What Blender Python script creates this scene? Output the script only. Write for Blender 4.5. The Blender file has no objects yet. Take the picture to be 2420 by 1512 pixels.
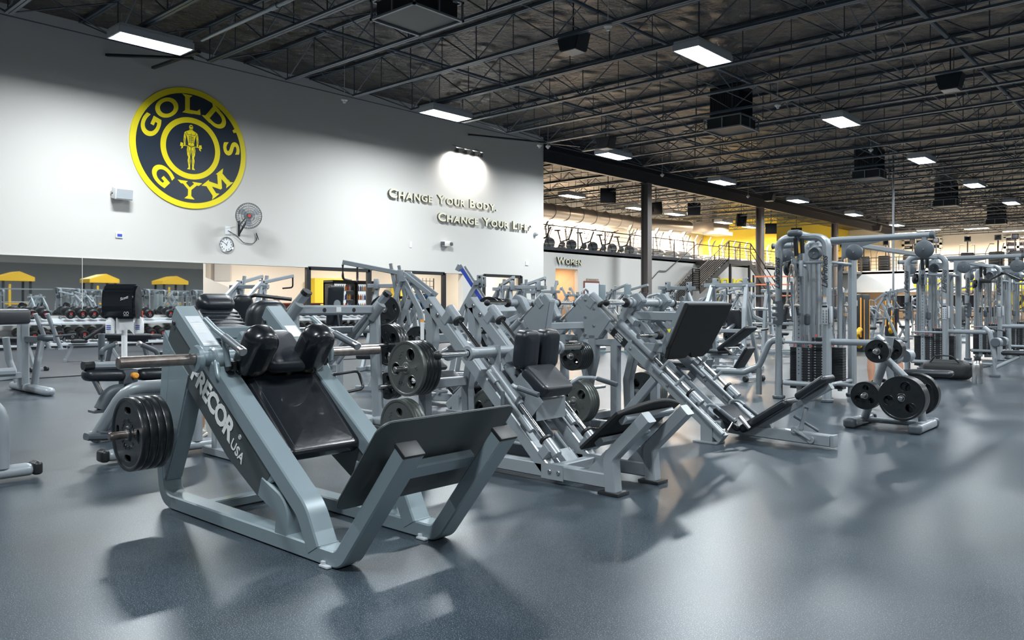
import bpy, bmesh, math, random
from mathutils import Vector, Matrix, Quaternion
PI = math.pi
R = math.radians
SC = bpy.context.scene
COL = SC.collection

# ------------------------------------------------------------------ camera
YAW = R(41.8); FPX = 1888.0; HOR = 722.0; EYE = 1.28
cam_d = bpy.data.cameras.new('camera'); cam = bpy.data.objects.new('camera', cam_d); COL.objects.link(cam)
cam.location = (0, 0, EYE); cam.rotation_euler = (PI/2, 0, YAW)
cam_d.sensor_width = 36; cam_d.lens = FPX/2420*36; cam_d.shift_y = -(756-HOR)/2420
cam_d.clip_start = .05; cam_d.clip_end = 400
SC.camera = cam
SC.view_settings.view_transform = 'Standard'; SC.view_settings.look = 'None'
SC.view_settings.exposure = .33; SC.view_settings.gamma = 1.0
w = bpy.data.worlds.new('world'); SC.world = w; w.use_nodes = True
w.node_tree.nodes['Background'].inputs[0].default_value = (.5, .6, .75, 1)
w.node_tree.nodes['Background'].inputs[1].default_value = .15
COOL = (.91, .97, 1.0); WARM = (1.0, .74, .5); NEUT = (1.0, .93, .84)
P_COOL = 430; P_WARM = 1300

# ------------------------------------------------------------------ materials
def mat(name, col, rough=.5, metal=0, emit=None, es=1, spec=.5, bump=None, coat=0, var=None, trans=0):
    m = bpy.data.materials.new(name); m.use_nodes = True
    nt = m.node_tree; b = nt.nodes['Principled BSDF']
    b.inputs['Base Color'].default_value = (*col, 1); b.inputs['Roughness'].default_value = rough
    b.inputs['Metallic'].default_value = metal; b.inputs['Specular IOR Level'].default_value = spec
    b.inputs['Coat Weight'].default_value = coat
    b.inputs['Transmission Weight'].default_value = trans
    if emit: b.inputs['Emission Color'].default_value = (*emit, 1); b.inputs['Emission Strength'].default_value = es
    tc = nt.nodes.new('ShaderNodeTexCoord')
    if var:   # (scale, second colour, low, high)
        n = nt.nodes.new('ShaderNodeTexNoise'); n.inputs['Scale'].default_value = var[0]; n.inputs['Detail'].default_value = 6
        rp = nt.nodes.new('ShaderNodeValToRGB'); rp.color_ramp.elements[0].position = var[2]; rp.color_ramp.elements[1].position = var[3]
        rp.color_ramp.elements[0].color = (*col, 1); rp.color_ramp.elements[1].color = (*var[1], 1)
        nt.links.new(tc.outputs['Object'], n.inputs['Vector']); nt.links.new(n.outputs['Fac'], rp.inputs[0])
        nt.links.new(rp.outputs[0], b.inputs['Base Color'])
    if bump:  # (scale, strength, distance)
        n = nt.nodes.new('ShaderNodeTexNoise'); n.inputs['Scale'].default_value = bump[0]; n.inputs['Detail'].default_value = 4
        bp = nt.nodes.new('ShaderNodeBump'); bp.inputs['Strength'].default_value = bump[1]; bp.inputs['Distance'].default_value = bump[2]
        nt.links.new(tc.outputs['Object'], n.inputs['Vector']); nt.links.new(n.outputs['Fac'], bp.inputs['Height'])
        nt.links.new(bp.outputs[0], b.inputs['Normal'])
    return m
M = {}
M['frame'] = mat('blue_grey_powder_coat', (.175, .225, .25), .34, .12, coat=.25, bump=(400, .05, .002))
M['frame2'] = mat('silver_grey_powder_coat', (.25, .28, .305), .36, .15, coat=.2, bump=(400, .05, .002))
M['fdark'] = mat('dark_grey_powder_coat', (.05, .062, .068), .45, .1, bump=(300, .08, .002))
M['footp'] = mat('charcoal_foot_plate', (.05, .062, .066), .5, .05, bump=(500, .2, .002))
M['chrome'] = mat('chrome', (.8, .82, .84), .12, 1)
M['steel'] = mat('brushed_steel', (.52, .52, .52), .3, 1)
M['bar'] = mat('worn_bronze_steel', (.23, .19, .17), .33, .9, var=(18, (.36, .33, .31), .35, .7))
M['vinyl'] = mat('black_vinyl', (.005, .007, .010), .27, 0, bump=(5, .22, .02), coat=.35)
M['vinyl2'] = mat('blue_black_vinyl', (.010, .014, .020), .36, 0, bump=(60, .15, .004))
M['rubber'] = mat('black_rubber', (.010, .011, .013), .5)
M['plate'] = mat('black_plate_rubber', (.009, .012, .014), .32, .0, bump=(60, .1, .002), coat=.2)
M['platem'] = mat('grey_cast_iron', (.12, .13, .125), .36, .6, bump=(80, .2, .003))
M['black'] = mat('black_paint', (.012, .014, .016), .4)
M['pad'] = mat('textured_black_rubber', (.008, .009, .010), .7, bump=(250, .6, .003))
M['white'] = mat('white_plastic', (.75, .77, .78), .4)
M['label'] = mat('off_white_label', (.62, .64, .64), .5)
M['cream'] = mat('cream_paint', (.72, .70, .66), .6)
M['wallp'] = mat('light_grey_wall_paint', (.60, .59, .56), .65, bump=(40, .05, .003))
M['hidw'] = mat('mid_grey_wall_paint', (.24, .25, .26), .6)
M['tan'] = mat('tan_paint', (.62, .47, .33), .6)
M['tile'] = mat('beige_tile', (.36, .30, .24), .5)
M['yellow'] = mat('gym_yellow', (.86, .72, .01), .45)
M['yelwall'] = mat('yellow_wall_paint', (.78, .60, .05), .6)
M['navy'] = mat('navy_black_vinyl', (.022, .032, .048), .28)
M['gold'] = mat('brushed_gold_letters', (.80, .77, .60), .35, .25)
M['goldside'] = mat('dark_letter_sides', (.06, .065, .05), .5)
M['orange'] = mat('orange_plastic', (.9, .38, .05), .4)
M['ored'] = mat('orange_red_bars', (.75, .2, .09), .5)
M['red'] = mat('red_print', (.8, .06, .05), .5)
M['yblk'] = mat('machine_yellow', (.62, .36, .02), .45)
M['maroon'] = mat('maroon_wood', (.2, .055, .035), .5)
M['joist'] = mat('dark_blue_grey_steel', (.07, .092, .12), .4, .3)
M['girder'] = mat('dark_girder_paint', (.022, .027, .036), .45, .2)
M['column'] = mat('brown_black_column', (.13, .115, .11), .4, .1)
M['stair'] = mat('dark_stair_steel', (.05, .045, .042), .45, .4)
M['tread'] = mat('black_stair_tread', (.02, .02, .02), .6)
M['duct'] = mat('dark_duct', (.035, .04, .046), .4, .6)
M['galv'] = mat('galvanised_duct', (.32, .3, .28), .35, .8)
M['grille'] = mat('grille_frame', (.25, .28, .31), .4, .5)
M['screen'] = mat('screen_black', (.012, .014, .02), .2)
M['plast'] = mat('glossy_black_plastic', (.008, .01, .013), .12, coat=.5)
M['stack'] = mat('weight_stack_black', (.022, .026, .03), .45, .2)
M['grey'] = mat('light_grey_plastic', (.42, .45, .48), .45)
M['dgrey'] = mat('dark_grey_plastic', (.07, .085, .1), .45)
M['clear'] = mat('mirror_glass', (.86, .9, .9), .015, 1)
M['blue'] = mat('blue_print', (.03, .07, .45), .5)
M['denim'] = mat('blue_fabric', (.03, .12, .28), .8)
M['skin'] = mat('skin', (.55, .3, .2), .5)
M['shoe'] = mat('off_white_shoe', (.68, .66, .58), .6)
M['rope'] = mat('grey_beige_rope', (.30, .27, .24), .85, bump=(90, .8, .01))
M['bag'] = mat('black_nylon', (.01, .011, .013), .6, bump=(30, .5, .01))
M['steelb'] = mat('stainless_bottle', (.7, .7, .7), .22, 1)
M['lamp'] = mat('lamp_diffuser', (.9, .95, 1), .4, emit=(.86, .95, 1.0), es=9)
M['lampw'] = mat('warm_lamp_diffuser', (1, .9, .8), .4, emit=(1, .86, .68), es=9)
M['bulb'] = mat('spot_bulb', (1, 1, 1), .4, emit=(1, .95, .88), es=40)
M['warn'] = mat('warning_yellow', (.85, .8, .05), .4)
M['hair'] = mat('blonde_hair', (.45, .3, .16), .7)
M['shirt'] = mat('patterned_shirt', (.45, .42, .4), .8)
M['nightglass'] = mat('dark_window_glass', (.02, .025, .04), .08, coat=.4)
M['cooler'] = mat('cooler_lit_back', (.8, .85, .85), .5, emit=(.85, .95, 1), es=.6)

def floor_mat():
    m = bpy.data.materials.new('speckled_rubber_floor'); m.use_nodes = True
    nt = m.node_tree; N = nt.nodes; Lk = nt.links.new; b = N['Principled BSDF']
    tc = N.new('ShaderNodeTexCoord')
    n1 = N.new('ShaderNodeTexNoise'); n1.inputs['Scale'].default_value = 210; n1.inputs['Detail'].default_value = 2
    r1 = N.new('ShaderNodeValToRGB'); r1.color_ramp.elements[0].position = .57; r1.color_ramp.elements[1].position = .70
    r1.color_ramp.elements[0].color = (.021, .032, .042, 1); r1.color_ramp.elements[1].color = (.24, .29, .33, 1)
    n2 = N.new('ShaderNodeTexNoise'); n2.inputs['Scale'].default_value = .9; n2.inputs['Detail'].default_value = 5
    mx = N.new('ShaderNodeMixRGB'); mx.blend_type = 'MULTIPLY'; mx.inputs[0].default_value = 1
    r2 = N.new('ShaderNodeValToRGB'); r2.color_ramp.elements[0].color = (.8, .8, .82, 1); r2.color_ramp.elements[1].color = (1.15, 1.15, 1.15, 1)
    r2.color_ramp.elements[0].position = .35; r2.color_ramp.elements[1].position = .65
    for n in (n1, n2): Lk(tc.outputs['Object'], n.inputs['Vector'])
    Lk(n1.outputs['Fac'], r1.inputs[0]); Lk(n2.outputs['Fac'], r2.inputs[0]); Lk(r1.outputs[0], mx.inputs[1]); Lk(r2.outputs[0], mx.inputs[2])
    Lk(mx.outputs[0], b.inputs['Base Color'])
    mr = N.new('ShaderNodeMapRange'); mr.inputs['To Min'].default_value = .25; mr.inputs['To Max'].default_value = .36
    Lk(n2.outputs['Fac'], mr.inputs[0]); Lk(mr.outputs[0], b.inputs['Roughness'])
    bp = N.new('ShaderNodeBump'); bp.inputs['Strength'].default_value = .12; bp.inputs['Distance'].default_value = .003
    Lk(n1.outputs['Fac'], bp.inputs['Height']); Lk(bp.outputs[0], b.inputs['Normal'])
    b.inputs['Specular IOR Level'].default_value = .6
    return m
M['floor'] = floor_mat()

def mat_mat():
    m = bpy.data.materials.new('black_rubber_mat_tiles'); m.use_nodes = True; nt = m.node_tree; N = nt.nodes; Lk = nt.links.new; b = N['Principled BSDF']
    tc = N.new('ShaderNodeTexCoord'); br = N.new('ShaderNodeTexBrick'); br.inputs['Scale'].default_value = 1; br.inputs['Brick Width'].default_value = 2.2; br.inputs['Row Height'].default_value = 2.2
    br.inputs['Mortar Size'].default_value = .012; br.offset = 0; br.inputs['Color1'].default_value = (.036, .042, .052, 1); br.inputs['Color2'].default_value = (.046, .05, .06, 1); br.inputs['Mortar'].default_value = (.01, .01, .012, 1)
    Lk(tc.outputs['Object'], br.inputs['Vector']); Lk(br.outputs[0], b.inputs['Base Color']); b.inputs['Roughness'].default_value = .42; return m
M['matt'] = mat_mat()
def deck_mat():
    m = bpy.data.materials.new('quilted_black_insulation'); m.use_nodes = True
    nt = m.node_tree; N = nt.nodes; Lk = nt.links.new; b = N['Principled BSDF']
    b.inputs['Base Color'].default_value = (.045, .038, .034, 1); b.inputs['Roughness'].default_value = .36; b.inputs['Specular IOR Level'].default_value = .7
    tc = N.new('ShaderNodeTexCoord')
    v = N.new('ShaderNodeTexVoronoi'); v.inputs['Scale'].default_value = 1.15; v.inputs['Randomness'].default_value = .75
    mp = N.new('ShaderNodeMapping'); mp.inputs['Scale'].default_value = (1, .8, 1)
    Lk(tc.outputs['Object'], mp.inputs['Vector']); Lk(mp.outputs[0], v.inputs['Vector'])
    rp = N.new('ShaderNodeMapRange'); rp.interpolation_type = 'SMOOTHERSTEP'; rp.inputs['From Max'].default_value = .55
    rp.inputs['To Min'].default_value = 1; rp.inputs['To Max'].default_value = 0
    Lk(v.outputs['Distance'], rp.inputs[0])
    n = N.new('ShaderNodeTexNoise'); n.inputs['Scale'].default_value = 3; n.inputs['Detail'].default_value = 6; n.inputs['Distortion'].default_value = 1.5
    Lk(tc.outputs['Object'], n.inputs['Vector'])
    ad = N.new('ShaderNodeMath'); ad.operation = 'MULTIPLY_ADD'; ad.inputs[1].default_value = .5
    Lk(n.outputs['Fac'], ad.inputs[0]); Lk(rp.outputs[0], ad.inputs[2])
    bp = N.new('ShaderNodeBump'); bp.inputs['Strength'].default_value = 1; bp.inputs['Distance'].default_value = .28
    Lk(ad.outputs[0], bp.inputs['Height']); Lk(bp.outputs[0], b.inputs['Normal'])
    return m
M['deck'] = deck_mat()

# ------------------------------------------------------------------ pinhole helpers: pixel of the photo -> point on a known plane
_S, _C = math.sin(YAW), math.cos(YAW)
def _ray(px, py):
    t = (px-1210)/FPX; return (-_S+_C*t, _C+_S*t, (HOR-py)/FPX)
def onX(px, py, X): r = _ray(px, py); d = X/r[0]; return Vector((X, r[1]*d, EYE+r[2]*d))
def onY(px, py, Y): r = _ray(px, py); d = Y/r[1]; return Vector((r[0]*d, Y, EYE+r[2]*d))
def onZ(px, py, Z=0): r = _ray(px, py); d = (Z-EYE)/r[2]; return Vector((r[0]*d, r[1]*d, Z))

# ------------------------------------------------------------------ geometry accumulator
V = Vector
def fillet(pts, rad, n=6):
    pts = [V(p) for p in pts]
    if len(pts) < 3 or (not isinstance(rad, (list, tuple)) and rad <= 0): return pts
    out = [pts[0]]
    for i in range(1, len(pts)-1):
        a, b, c = pts[i-1], pts[i], pts[i+1]
        u = (a-b); v = (c-b); lu, lv = u.length, v.length
        if lu < 1e-6 or lv < 1e-6: continue
        u /= lu; v /= lv
        ang = u.angle(v, PI)
        if ang > PI-.03: out.append(b); continue
        r_ = rad[i-1] if isinstance(rad, (list, tuple)) else rad
        d = min(r_/math.tan(ang/2), lu*.48, lv*.48)
        p0, p1 = b+u*d, b+v*d
        for k in range(n+1):
            t = k/n
            out.append(p0*(1-t)**2 + b*2*t*(1-t) + p1*t*t)
    out.append(pts[-1]); return out

class G:
    def __init__(s): s.bm = bmesh.new()
    def _add(s, vs, fs, smooth=True):
        vv = [s.bm.verts.new(v) for v in vs]
        for f in fs:
            try: s.bm.faces.new([vv[i] for i in f])
            except ValueError: pass
        return vv
    def sweep(s, pts, prof, up=(0, 0, 1), caps=True, closed=False):
        pts = [V(p) for p in pts]; n = len(pts); rings = []; up = V(up)
        for i, p in enumerate(pts):
            if closed: t = (pts[(i+1) % n]-pts[i-1])
            elif i == 0: t = pts[1]-p
            elif i == n-1: t = p-pts[-2]
            else: t = (pts[i+1]-p).normalized()+(p-pts[i-1]).normalized()
            if t.length < 1e-9: t = V((0, 0, 1))
            t.normalize()
            sd = t.cross(up)
            if sd.length < 1e-3: sd = t.cross(V((0, 1, 0)) if abs(t.y) < .9 else V((1, 0, 0)))
            sd.normalize(); nn = sd.cross(t)
            rings.append([s.bm.verts.new(p+sd*a+nn*b) for a, b in prof])
        m = len(prof)
        for i in range(n if closed else n-1):
            A, B = rings[i], rings[(i+1) % n]
            for k in range(m):
                try: s.bm.faces.new((A[k], A[(k+1) % m], B[(k+1) % m], B[k]))
                except ValueError: pass
        if caps and not closed:
            s.bm.faces.new(rings[0][::-1]); s.bm.faces.new(rings[-1])
        return s
    def tube(s, pts, r, rad=0, seg=12, up=(0, 0, 1), caps=True, closed=False):
        prof = [(r*math.cos(2*PI*k/seg), r*math.sin(2*PI*k/seg)) for k in range(seg)]
        return s.sweep(fillet(pts, rad), prof, up, caps, closed)
    def bar(s, pts, wd, ht, rad=0, up=(0, 0, 1), b=.008, n=6):   # rectangular tube; wd across, ht along up
        a, c = wd/2, ht/2; b = min(b, a*.6, c*.6)
        prof = [(a, -c+b), (a, c-b), (a-b, c), (-a+b, c), (-a, c-b), (-a, -c+b), (-a+b, -c), (a-b, -c)]
        return s.sweep(fillet(pts, rad, n), prof, up)
    def box(s, c, size, rot=None, b=0, seg=2):
        r = bmesh.ops.create_cube(s.bm, size=1)
        mtx = Matrix.Translation(V(c)) @ (rot.to_4x4() if rot is not None else Matrix.Identity(4)) @ Matrix.Diagonal((*size, 1))
        bmesh.ops.transform(s.bm, matrix=mtx, verts=r['verts'])
        if b > 0:
            es = list({e for v in r['verts'] for e in v.link_edges})
            bmesh.ops.bevel(s.bm, geom=es, offset=b, segments=seg, affect='EDGES', profile=.6, clamp_overlap=True)
        return s
    def box2(s, lo, hi, b=0, seg=2):
        lo, hi = V(lo), V(hi); return s.box((lo+hi)/2, [abs(x) for x in (hi-lo)], None, b, seg)
    def prism(s, poly, vec, b=0):     # planar outline extruded along vec
        vec = V(vec); n = len(poly); poly = [V(p) for p in poly]
        A = [s.bm.verts.new(p) for p in poly]; B = [s.bm.verts.new(p+vec) for p in poly]
        fs = [s.bm.faces.new(A), s.bm.faces.new(B[::-1])]
        for k in range(n): fs.append(s.bm.faces.new((A[k], B[k], B[(k+1) % n], A[(k+1) % n])))
        bmesh.ops.recalc_face_normals(s.bm, faces=fs)
        if b > 0:
            es = list({e for v in A+B for e in v.link_edges})
            bmesh.ops.bevel(s.bm, geom=es, offset=b, segments=2, affect='EDGES', clamp_overlap=True)
        return s
    def lathe(s, prof, c=(0, 0, 0), ax=(0, 1, 0), seg=32):   # prof: (radius, offset along ax)
        ax = V(ax).normalized(); q = V((0, 0, 1)).rotation_difference(ax); c = V(c)
        rings = []
        for r, h in prof:
            if r < 1e-6: rings.append([s.bm.verts.new(c+ax*h)])
            else: rings.append([s.bm.verts.new(c+q @ V((r*math.cos(2*PI*k/seg), r*math.sin(2*PI*k/seg), h))) for k in range(seg)])
        for A, B in zip(rings, rings[1:]):
            for k in range(seg):
                k2 = (k+1) % seg
                try:
                    if len(A) == 1 and len(B) == 1: break
                    elif len(A) == 1: s.bm.faces.new((A[0], B[k2], B[k]))
                    elif len(B) == 1: s.bm.faces.new((A[k], A[k2], B[0]))
                    else: s.bm.faces.new((A[k], A[k2], B[k2], B[k]))
                except ValueError: pass
        return s
    def cyl(s, p, q, r, seg=16, b=0):
        p, q = V(p), V(q); L = (q-p).length
        if b > 0: pr = [(0, 0), (r-b, 0), (r, b), (r, L-b), (r-b, L), (0, L)]
        else: pr = [(0, 0), (r, 0), (r, L), (0, L)]
        return s.lathe(pr, p, q-p, seg)
    def ball(s, c, r, seg=14, sc=(1, 1, 1)):
        r_ = bmesh.ops.create_uvsphere(s.bm, u_segments=seg, v_segments=max(6, seg//2+1), radius=r)
        bmesh.ops.transform(s.bm, matrix=Matrix.Translation(V(c)) @ Matrix.Diagonal((*sc, 1)), verts=r_['verts']); return s
    def mesh(s, me, mtx):
        n0 = len(s.bm.verts); s.bm.from_mesh(me); s.bm.verts.ensure_lookup_table()
        bmesh.ops.transform(s.bm, matrix=mtx, verts=s.bm.verts[n0:]); return s
    def pad(s, c, u, v, n, su, sv, sn, b=.03, crown=.006, seg=3):   # upholstered pad: rounded slab with axes u, v and thickness along n
        u, v, n = V(u).normalized(), V(v).normalized(), V(n).normalized(); c = V(c)
        b = min(b, sn*.48, su*.3, sv*.3); cr = min(b*1.6, su*.45, sv*.45); K = 5
        def ring(ins, z):
            a, d = su/2-ins, sv/2-ins; r = max(cr-ins, .002); out = []
            for q, (sx, sy) in enumerate(((1, 1), (-1, 1), (-1, -1), (1, -1))):
                for k in range(K+1):
                    t = q*PI/2+k/K*PI/2
                    out.append(s.bm.verts.new(c+u*(sx*(a-r)+r*math.cos(t))+v*(sy*(d-r)+r*math.sin(t))+n*z))
            return out
        lv = []
        m = seg+1
        for k in range(m+1): t = -PI/2+PI/2*k/m; lv.append((b*(1-math.cos(t)), -sn/2+b+b*math.sin(t)))
        for k in range(m+1): t = PI/2*k/m; lv.append((b*(1-math.cos(t)), sn/2-b+b*math.sin(t)))
        mm = min(su, sv)/2-b; lv.append((b+mm*.3, sn/2+crown*.7)); lv.append((b+mm*.6, sn/2+crown))
        R_ = [ring(*q) for q in lv]; N = len(R_[0])
        for A_, B_ in zip(R_, R_[1:]):
            for k in range(N): s.bm.faces.new((A_[k], A_[(k+1) % N], B_[(k+1) % N], B_[k]))
        s.bm.faces.new(R_[0][::-1]); s.bm.faces.new(R_[-1]); return s

_uid = {}
def finish(g, name, m, off, ang=38):
    bm = g.bm
    if off is not None: bmesh.ops.translate(bm, vec=-V(off), verts=bm.verts)
    bmesh.ops.recalc_face_normals(bm, faces=bm.faces)
    me = bpy.data.meshes.new(name); bm.to_mesh(me); bm.free()
    for p in me.polygons: p.use_smooth = True
    me.set_sharp_from_angle(angle=R(ang))
    for mm in (m if isinstance(m, (list, tuple)) else [m]): me.materials.append(M[mm] if isinstance(mm, str) else mm)
    return me
def tag(o, label, cat, group=None):
    o['label'] = label; o['category'] = cat
    if group: o['group'] = group
    return o
def obj(name, g, m, parent=None, off=None, label=None):
    """one mesh object; geometry given in world space is moved by the parent's origin"""
    if off is None and parent is not None:
        off = V((0, 0, 0)); q = parent
        while q is not None: off = off+V(q.location); q = q.parent
    o = bpy.data.objects.new(name, finish(g, name, m, off)); COL.objects.link(o)
    if parent is not None: o.parent = parent
    if label: o['label'] = label
    return o
def thing(name, label, cat, loc=(0, 0, 0), group=None, rz=0):
    o = bpy.data.objects.new(name, None); COL.objects.link(o); o.location = loc; o.rotation_euler = (0, 0, rz)
    o.empty_display_size = .1
    return tag(o, label, cat, group)
_T = 'tenth eleventh twelfth thirteenth fourteenth fifteenth sixteenth seventeenth eighteenth nineteenth'.split()
_O = 'first second third fourth fifth sixth seventh eighth ninth'.split()
def nth(i):     # 1 -> first, 23 -> twenty-third
    if i < 10: return _O[i-1]
    if i < 20: return _T[i-10]
    a, b = divmod(i, 10); w_ = {2: 'twent', 3: 'thirt', 4: 'fort'}[a]
    return w_+'ieth' if b == 0 else w_+'y-'+_O[b-1]
def solo(name, g, m, label, cat, group=None, loc=(0, 0, 0)):
    o = bpy.data.objects.new(name, finish(g, name, m, loc)); COL.objects.link(o); o.location = loc
    return tag(o, label, cat, group)
def struct(name, g, m):
    o = bpy.data.objects.new(name, finish(g, name, m, None)); COL.objects.link(o); o['kind'] = 'structure'; return o
def dup(root, loc=None, rz=None, label=None, group=None, rot=None):
    r = root.copy(); COL.objects.link(r)
    if loc is not None: r.location = loc
    if rz is not None: r.rotation_euler = (0, 0, rz)
    if rot is not None: r.rotation_euler = rot
    if label: r['label'] = label
    if group: r['group'] = group
    for ch in list(root.children):
        c = ch.copy(); COL.objects.link(c); c.parent = r
        for g_ in ch.children:
            d = g_.copy(); COL.objects.link(d); d.parent = c
    return r
def text_me(body, size=1, ext=.01, offset=0, shear=0, bevel=0, space=1, res=3):
    cu = bpy.data.curves.new('lettering', 'FONT'); cu.body = body; cu.size = size; cu.extrude = ext; cu.offset = offset
    cu.shear = shear; cu.align_x = 'CENTER'; cu.align_y = 'CENTER'; cu.resolution_u = res; cu.bevel_depth = bevel; cu.space_character = space
    t = bpy.data.objects.new('lettering', cu); COL.objects.link(t)
    dg = bpy.context.evaluated_depsgraph_get()
    me = bpy.data.meshes.new_from_object(t.evaluated_get(dg)); bpy.data.objects.remove(t); return me
def loops_me(loops, ext=.01, bevel=0, res=2):
    """flat shape with holes from closed 2D outlines, extruded"""
    cu = bpy.data.curves.new('outline', 'CURVE'); cu.dimensions = '2D'; cu.fill_mode = 'BOTH'; cu.extrude = ext; cu.bevel_depth = bevel; cu.bevel_resolution = res
    for lp in loops:
        sp = cu.splines.new('POLY'); sp.points.add(len(lp)-1); sp.use_cyclic_u = True
        for i, (x, y) in enumerate(lp): sp.points[i].co = (x, y, 0, 1)
    t = bpy.data.objects.new('outline', cu); COL.objects.link(t)
    dg = bpy.context.evaluated_depsgraph_get()
    me = bpy.data.meshes.new_from_object(t.evaluated_get(dg)); bpy.data.objects.remove(t); return me
def circ(r, n=32, cx=0, cy=0, ry=None): return [(cx+r*math.cos(2*PI*k/n), cy+(ry or r)*math.sin(2*PI*k/n)) for k in range(n)]
def frame_mtx(c, xax, yax):
    x = V(xax).normalized(); y = V(yax); y = (y-x*y.dot(x)).normalized(); z = x.cross(y)
    m = Matrix((x, y, z)).transposed().to_4x4(); m.translation = V(c); return m
def bolt(g, c, ax, r=.012, h=.012): g.cyl(c, V(c)+V(ax).normalized()*h, r, 8, .003)
# ================================================================== ROOM
XW = -26.5; YE = 32.1; ZT = 2.76; DECK = 10.07; JZ = 8.87
g = G(); g.box2((-60, -13, -.3), (26, 98, 0)); struct('floor', g, 'floor')
g = G(); g.box2((-60, -13, DECK), (26, 98, DECK+.3)); struct('ceiling', g, 'deck')
g = G(); g.box2((XW-.3, -13, ZT), (XW, YE, DECK)); g.box2((XW-.3, -13, 0), (XW, YE, 1.05))
g.box2((XW-.3, -13, 1.05), (XW, 13.54, ZT)); g.box2((XW-.3, 26.2, 1.05), (XW, 27.6, ZT)); g.box2((XW-.3, 30.3, 1.05), (XW, YE, ZT))
g.box2((XW-2.2, YE-.3, 0), (XW-.3, YE, DECK))
struct('wall_left', g, 'wallp')
g = G(); g.box2((-26.2, -8, 0), (-15.6, 22.5, .012)); struct('floor_mats', g, 'matt'); g = G(); g.box2((-15.6, -8, 0), (-15.52, 22.5, .016)); struct('trim_5', g, 'black')
g = G(); g.box2((25, -13, 0), (25.3, 98, 5)); struct('wall_right', g, 'hidw'); g = G(); g.box2((25, -13, 5), (25.3, 98, DECK)); struct('wall_right_upper', g, 'wallp')
g = G(); g.box2((-60, -13.3, 0), (26, -13, DECK)); struct('wall_front', g, 'hidw')
g = G(); g.box2((-60, 96, 0), (26, 96.3, DECK)); struct('wall_back', g, 'cream')
# wall with the doorway beneath the mezzanine
XM = -28.5; g = G()
g.box2((XM-.25, YE-.3, 0), (XM, 35.6, 4.5)); g.box2((XM-.25, 37.7, 0), (XM, 66, 4.5)); g.box2((XM-.25, 35.6, 3.4), (XM, 37.7, 4.5))
struct('wall_mezzanine', g, 'wallp')
g = G(); g.box2((XM-3.2, 33.6, 0), (XM-3.0, 40, 4.4)); g.box2((XM-3, 35.2, 0), (XM-.25, 35.4, 4.4)); g.box2((XM-3, 37.9, 0), (XM-.25, 38.1, 4.4)); g.box2((XM-3, 35.2, 3.6), (XM-.25, 38, 3.7))
struct('wall_corridor', g, 'tan')
g = G(); g.box2((XM-2.98, 35.4, 0), (XM-2.94, 37.9, 1.25)); g.box2((XM-2.9, 37.84, 0), (XM-.25, 37.9, 1.25)); struct('trim_1', g, 'tile')
g = G(); g.box2((-42, YE-.3, 4.3), (XM, 76.2, 4.5)); g.box2((-34, 76, 4.3), (-26.2, 80, 4.5)); g.box2((-34, 80, 4.3), (25, 96, 4.5)); struct('floor_mezzanine', g, 'dgrey')
g = G(); g.box2((XM-.02, YE, 4.42), (XM+.06, 66, 4.6)); struct('trim_2', g, 'girder')
g = G(); g.box2((-41.3, 20, 4.5), (-41, 76, DECK)); struct('wall_mezzanine_rear', g, 'cream')
g = G(); g.box2((-41.3, 76, 4.5), (-33, 76.3, DECK)); g.box2((-33.3, 76.3, 4.5), (-33, 96, DECK)); struct('wall_yellow', g, 'yelwall')
g = G(); g.box2((-41, 76, 0), (-28.4, 76.3, 4.4)); g.box2((-28.7, 66, 2.6), (-28.4, 80, 4.5)); g.box2((-28.4, 80, 2.55), (25, 80.3, 4.6)); struct('wall_fascia', g, 'cream')
g = G(); g.box2((-28.4, 88, 0), (25, 88.3, 4.3)); struct('wall_under_mezzanine', g, 'tan')
for i, (a, b) in enumerate([(-26, -22.6), (-20.5, -17), (-15, -11.5), (-9.5, -6)]):
    g = G(); g.box2((a, 87.9, .9), (b, 88.0, 2.3)); o = struct('window_%d' % (i+4), g, 'nightglass')
    g = G(); g.box2((a-.1, 87.85, .8), (b+.1, 87.95, .9)); g.box2((a-.1, 87.85, 2.3), (b+.1, 87.95, 2.4)); g.box2(((a+b)/2-.05, 87.85, .9), ((a+b)/2+.05, 87.95, 2.3)); obj('window_frame', g, 'white', o, off=(0, 0, 0))
# upper windows in the back wall
for i, (px0, px1, py0, py1) in enumerate([(2135, 2223, 563, 592), (2375, 2470, 555, 610)]):
    a, b = onY(px0, py1, 95.9), onY(px1, py0, 95.9)
    g = G(); g.box2((a.x, 95.9, a.z), (b.x, 95.98, b.z)); o = struct('window_%d' % (i+8), g, 'nightglass')
    g = G()
    for x in (a.x, (a.x*2/3+b.x/3), b.x): g.box2((x-.12, 95.8, a.z), (x+.12, 95.92, b.z))
    for z in (a.z, (a.z+b.z)/2, b.z): g.box2((a.x-.12, 95.8, z-.12), (b.x+.12, 95.92, z+.12))
    obj('window_frame', g, 'white', o, off=(0, 0, 0))
# mirrors on the long wall
ys = [-13, -8, -3.5, 1, 5.4, 9.6, 13.54]
for a, b in zip(ys, ys[1:]):
    g = G(); g.box2((XW, a+.01, 1.0), (XW+.02, b-.01, ZT)); solo('wall_mirror', g, 'clear', nth(ys.index(a)+1)+' frameless mirror panel behind the dumbbell rack, ending beside the lit office opening', 'mirror', 'mirror panels behind the dumbbell rack', (XW, (a+b)/2, 1.0))
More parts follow.
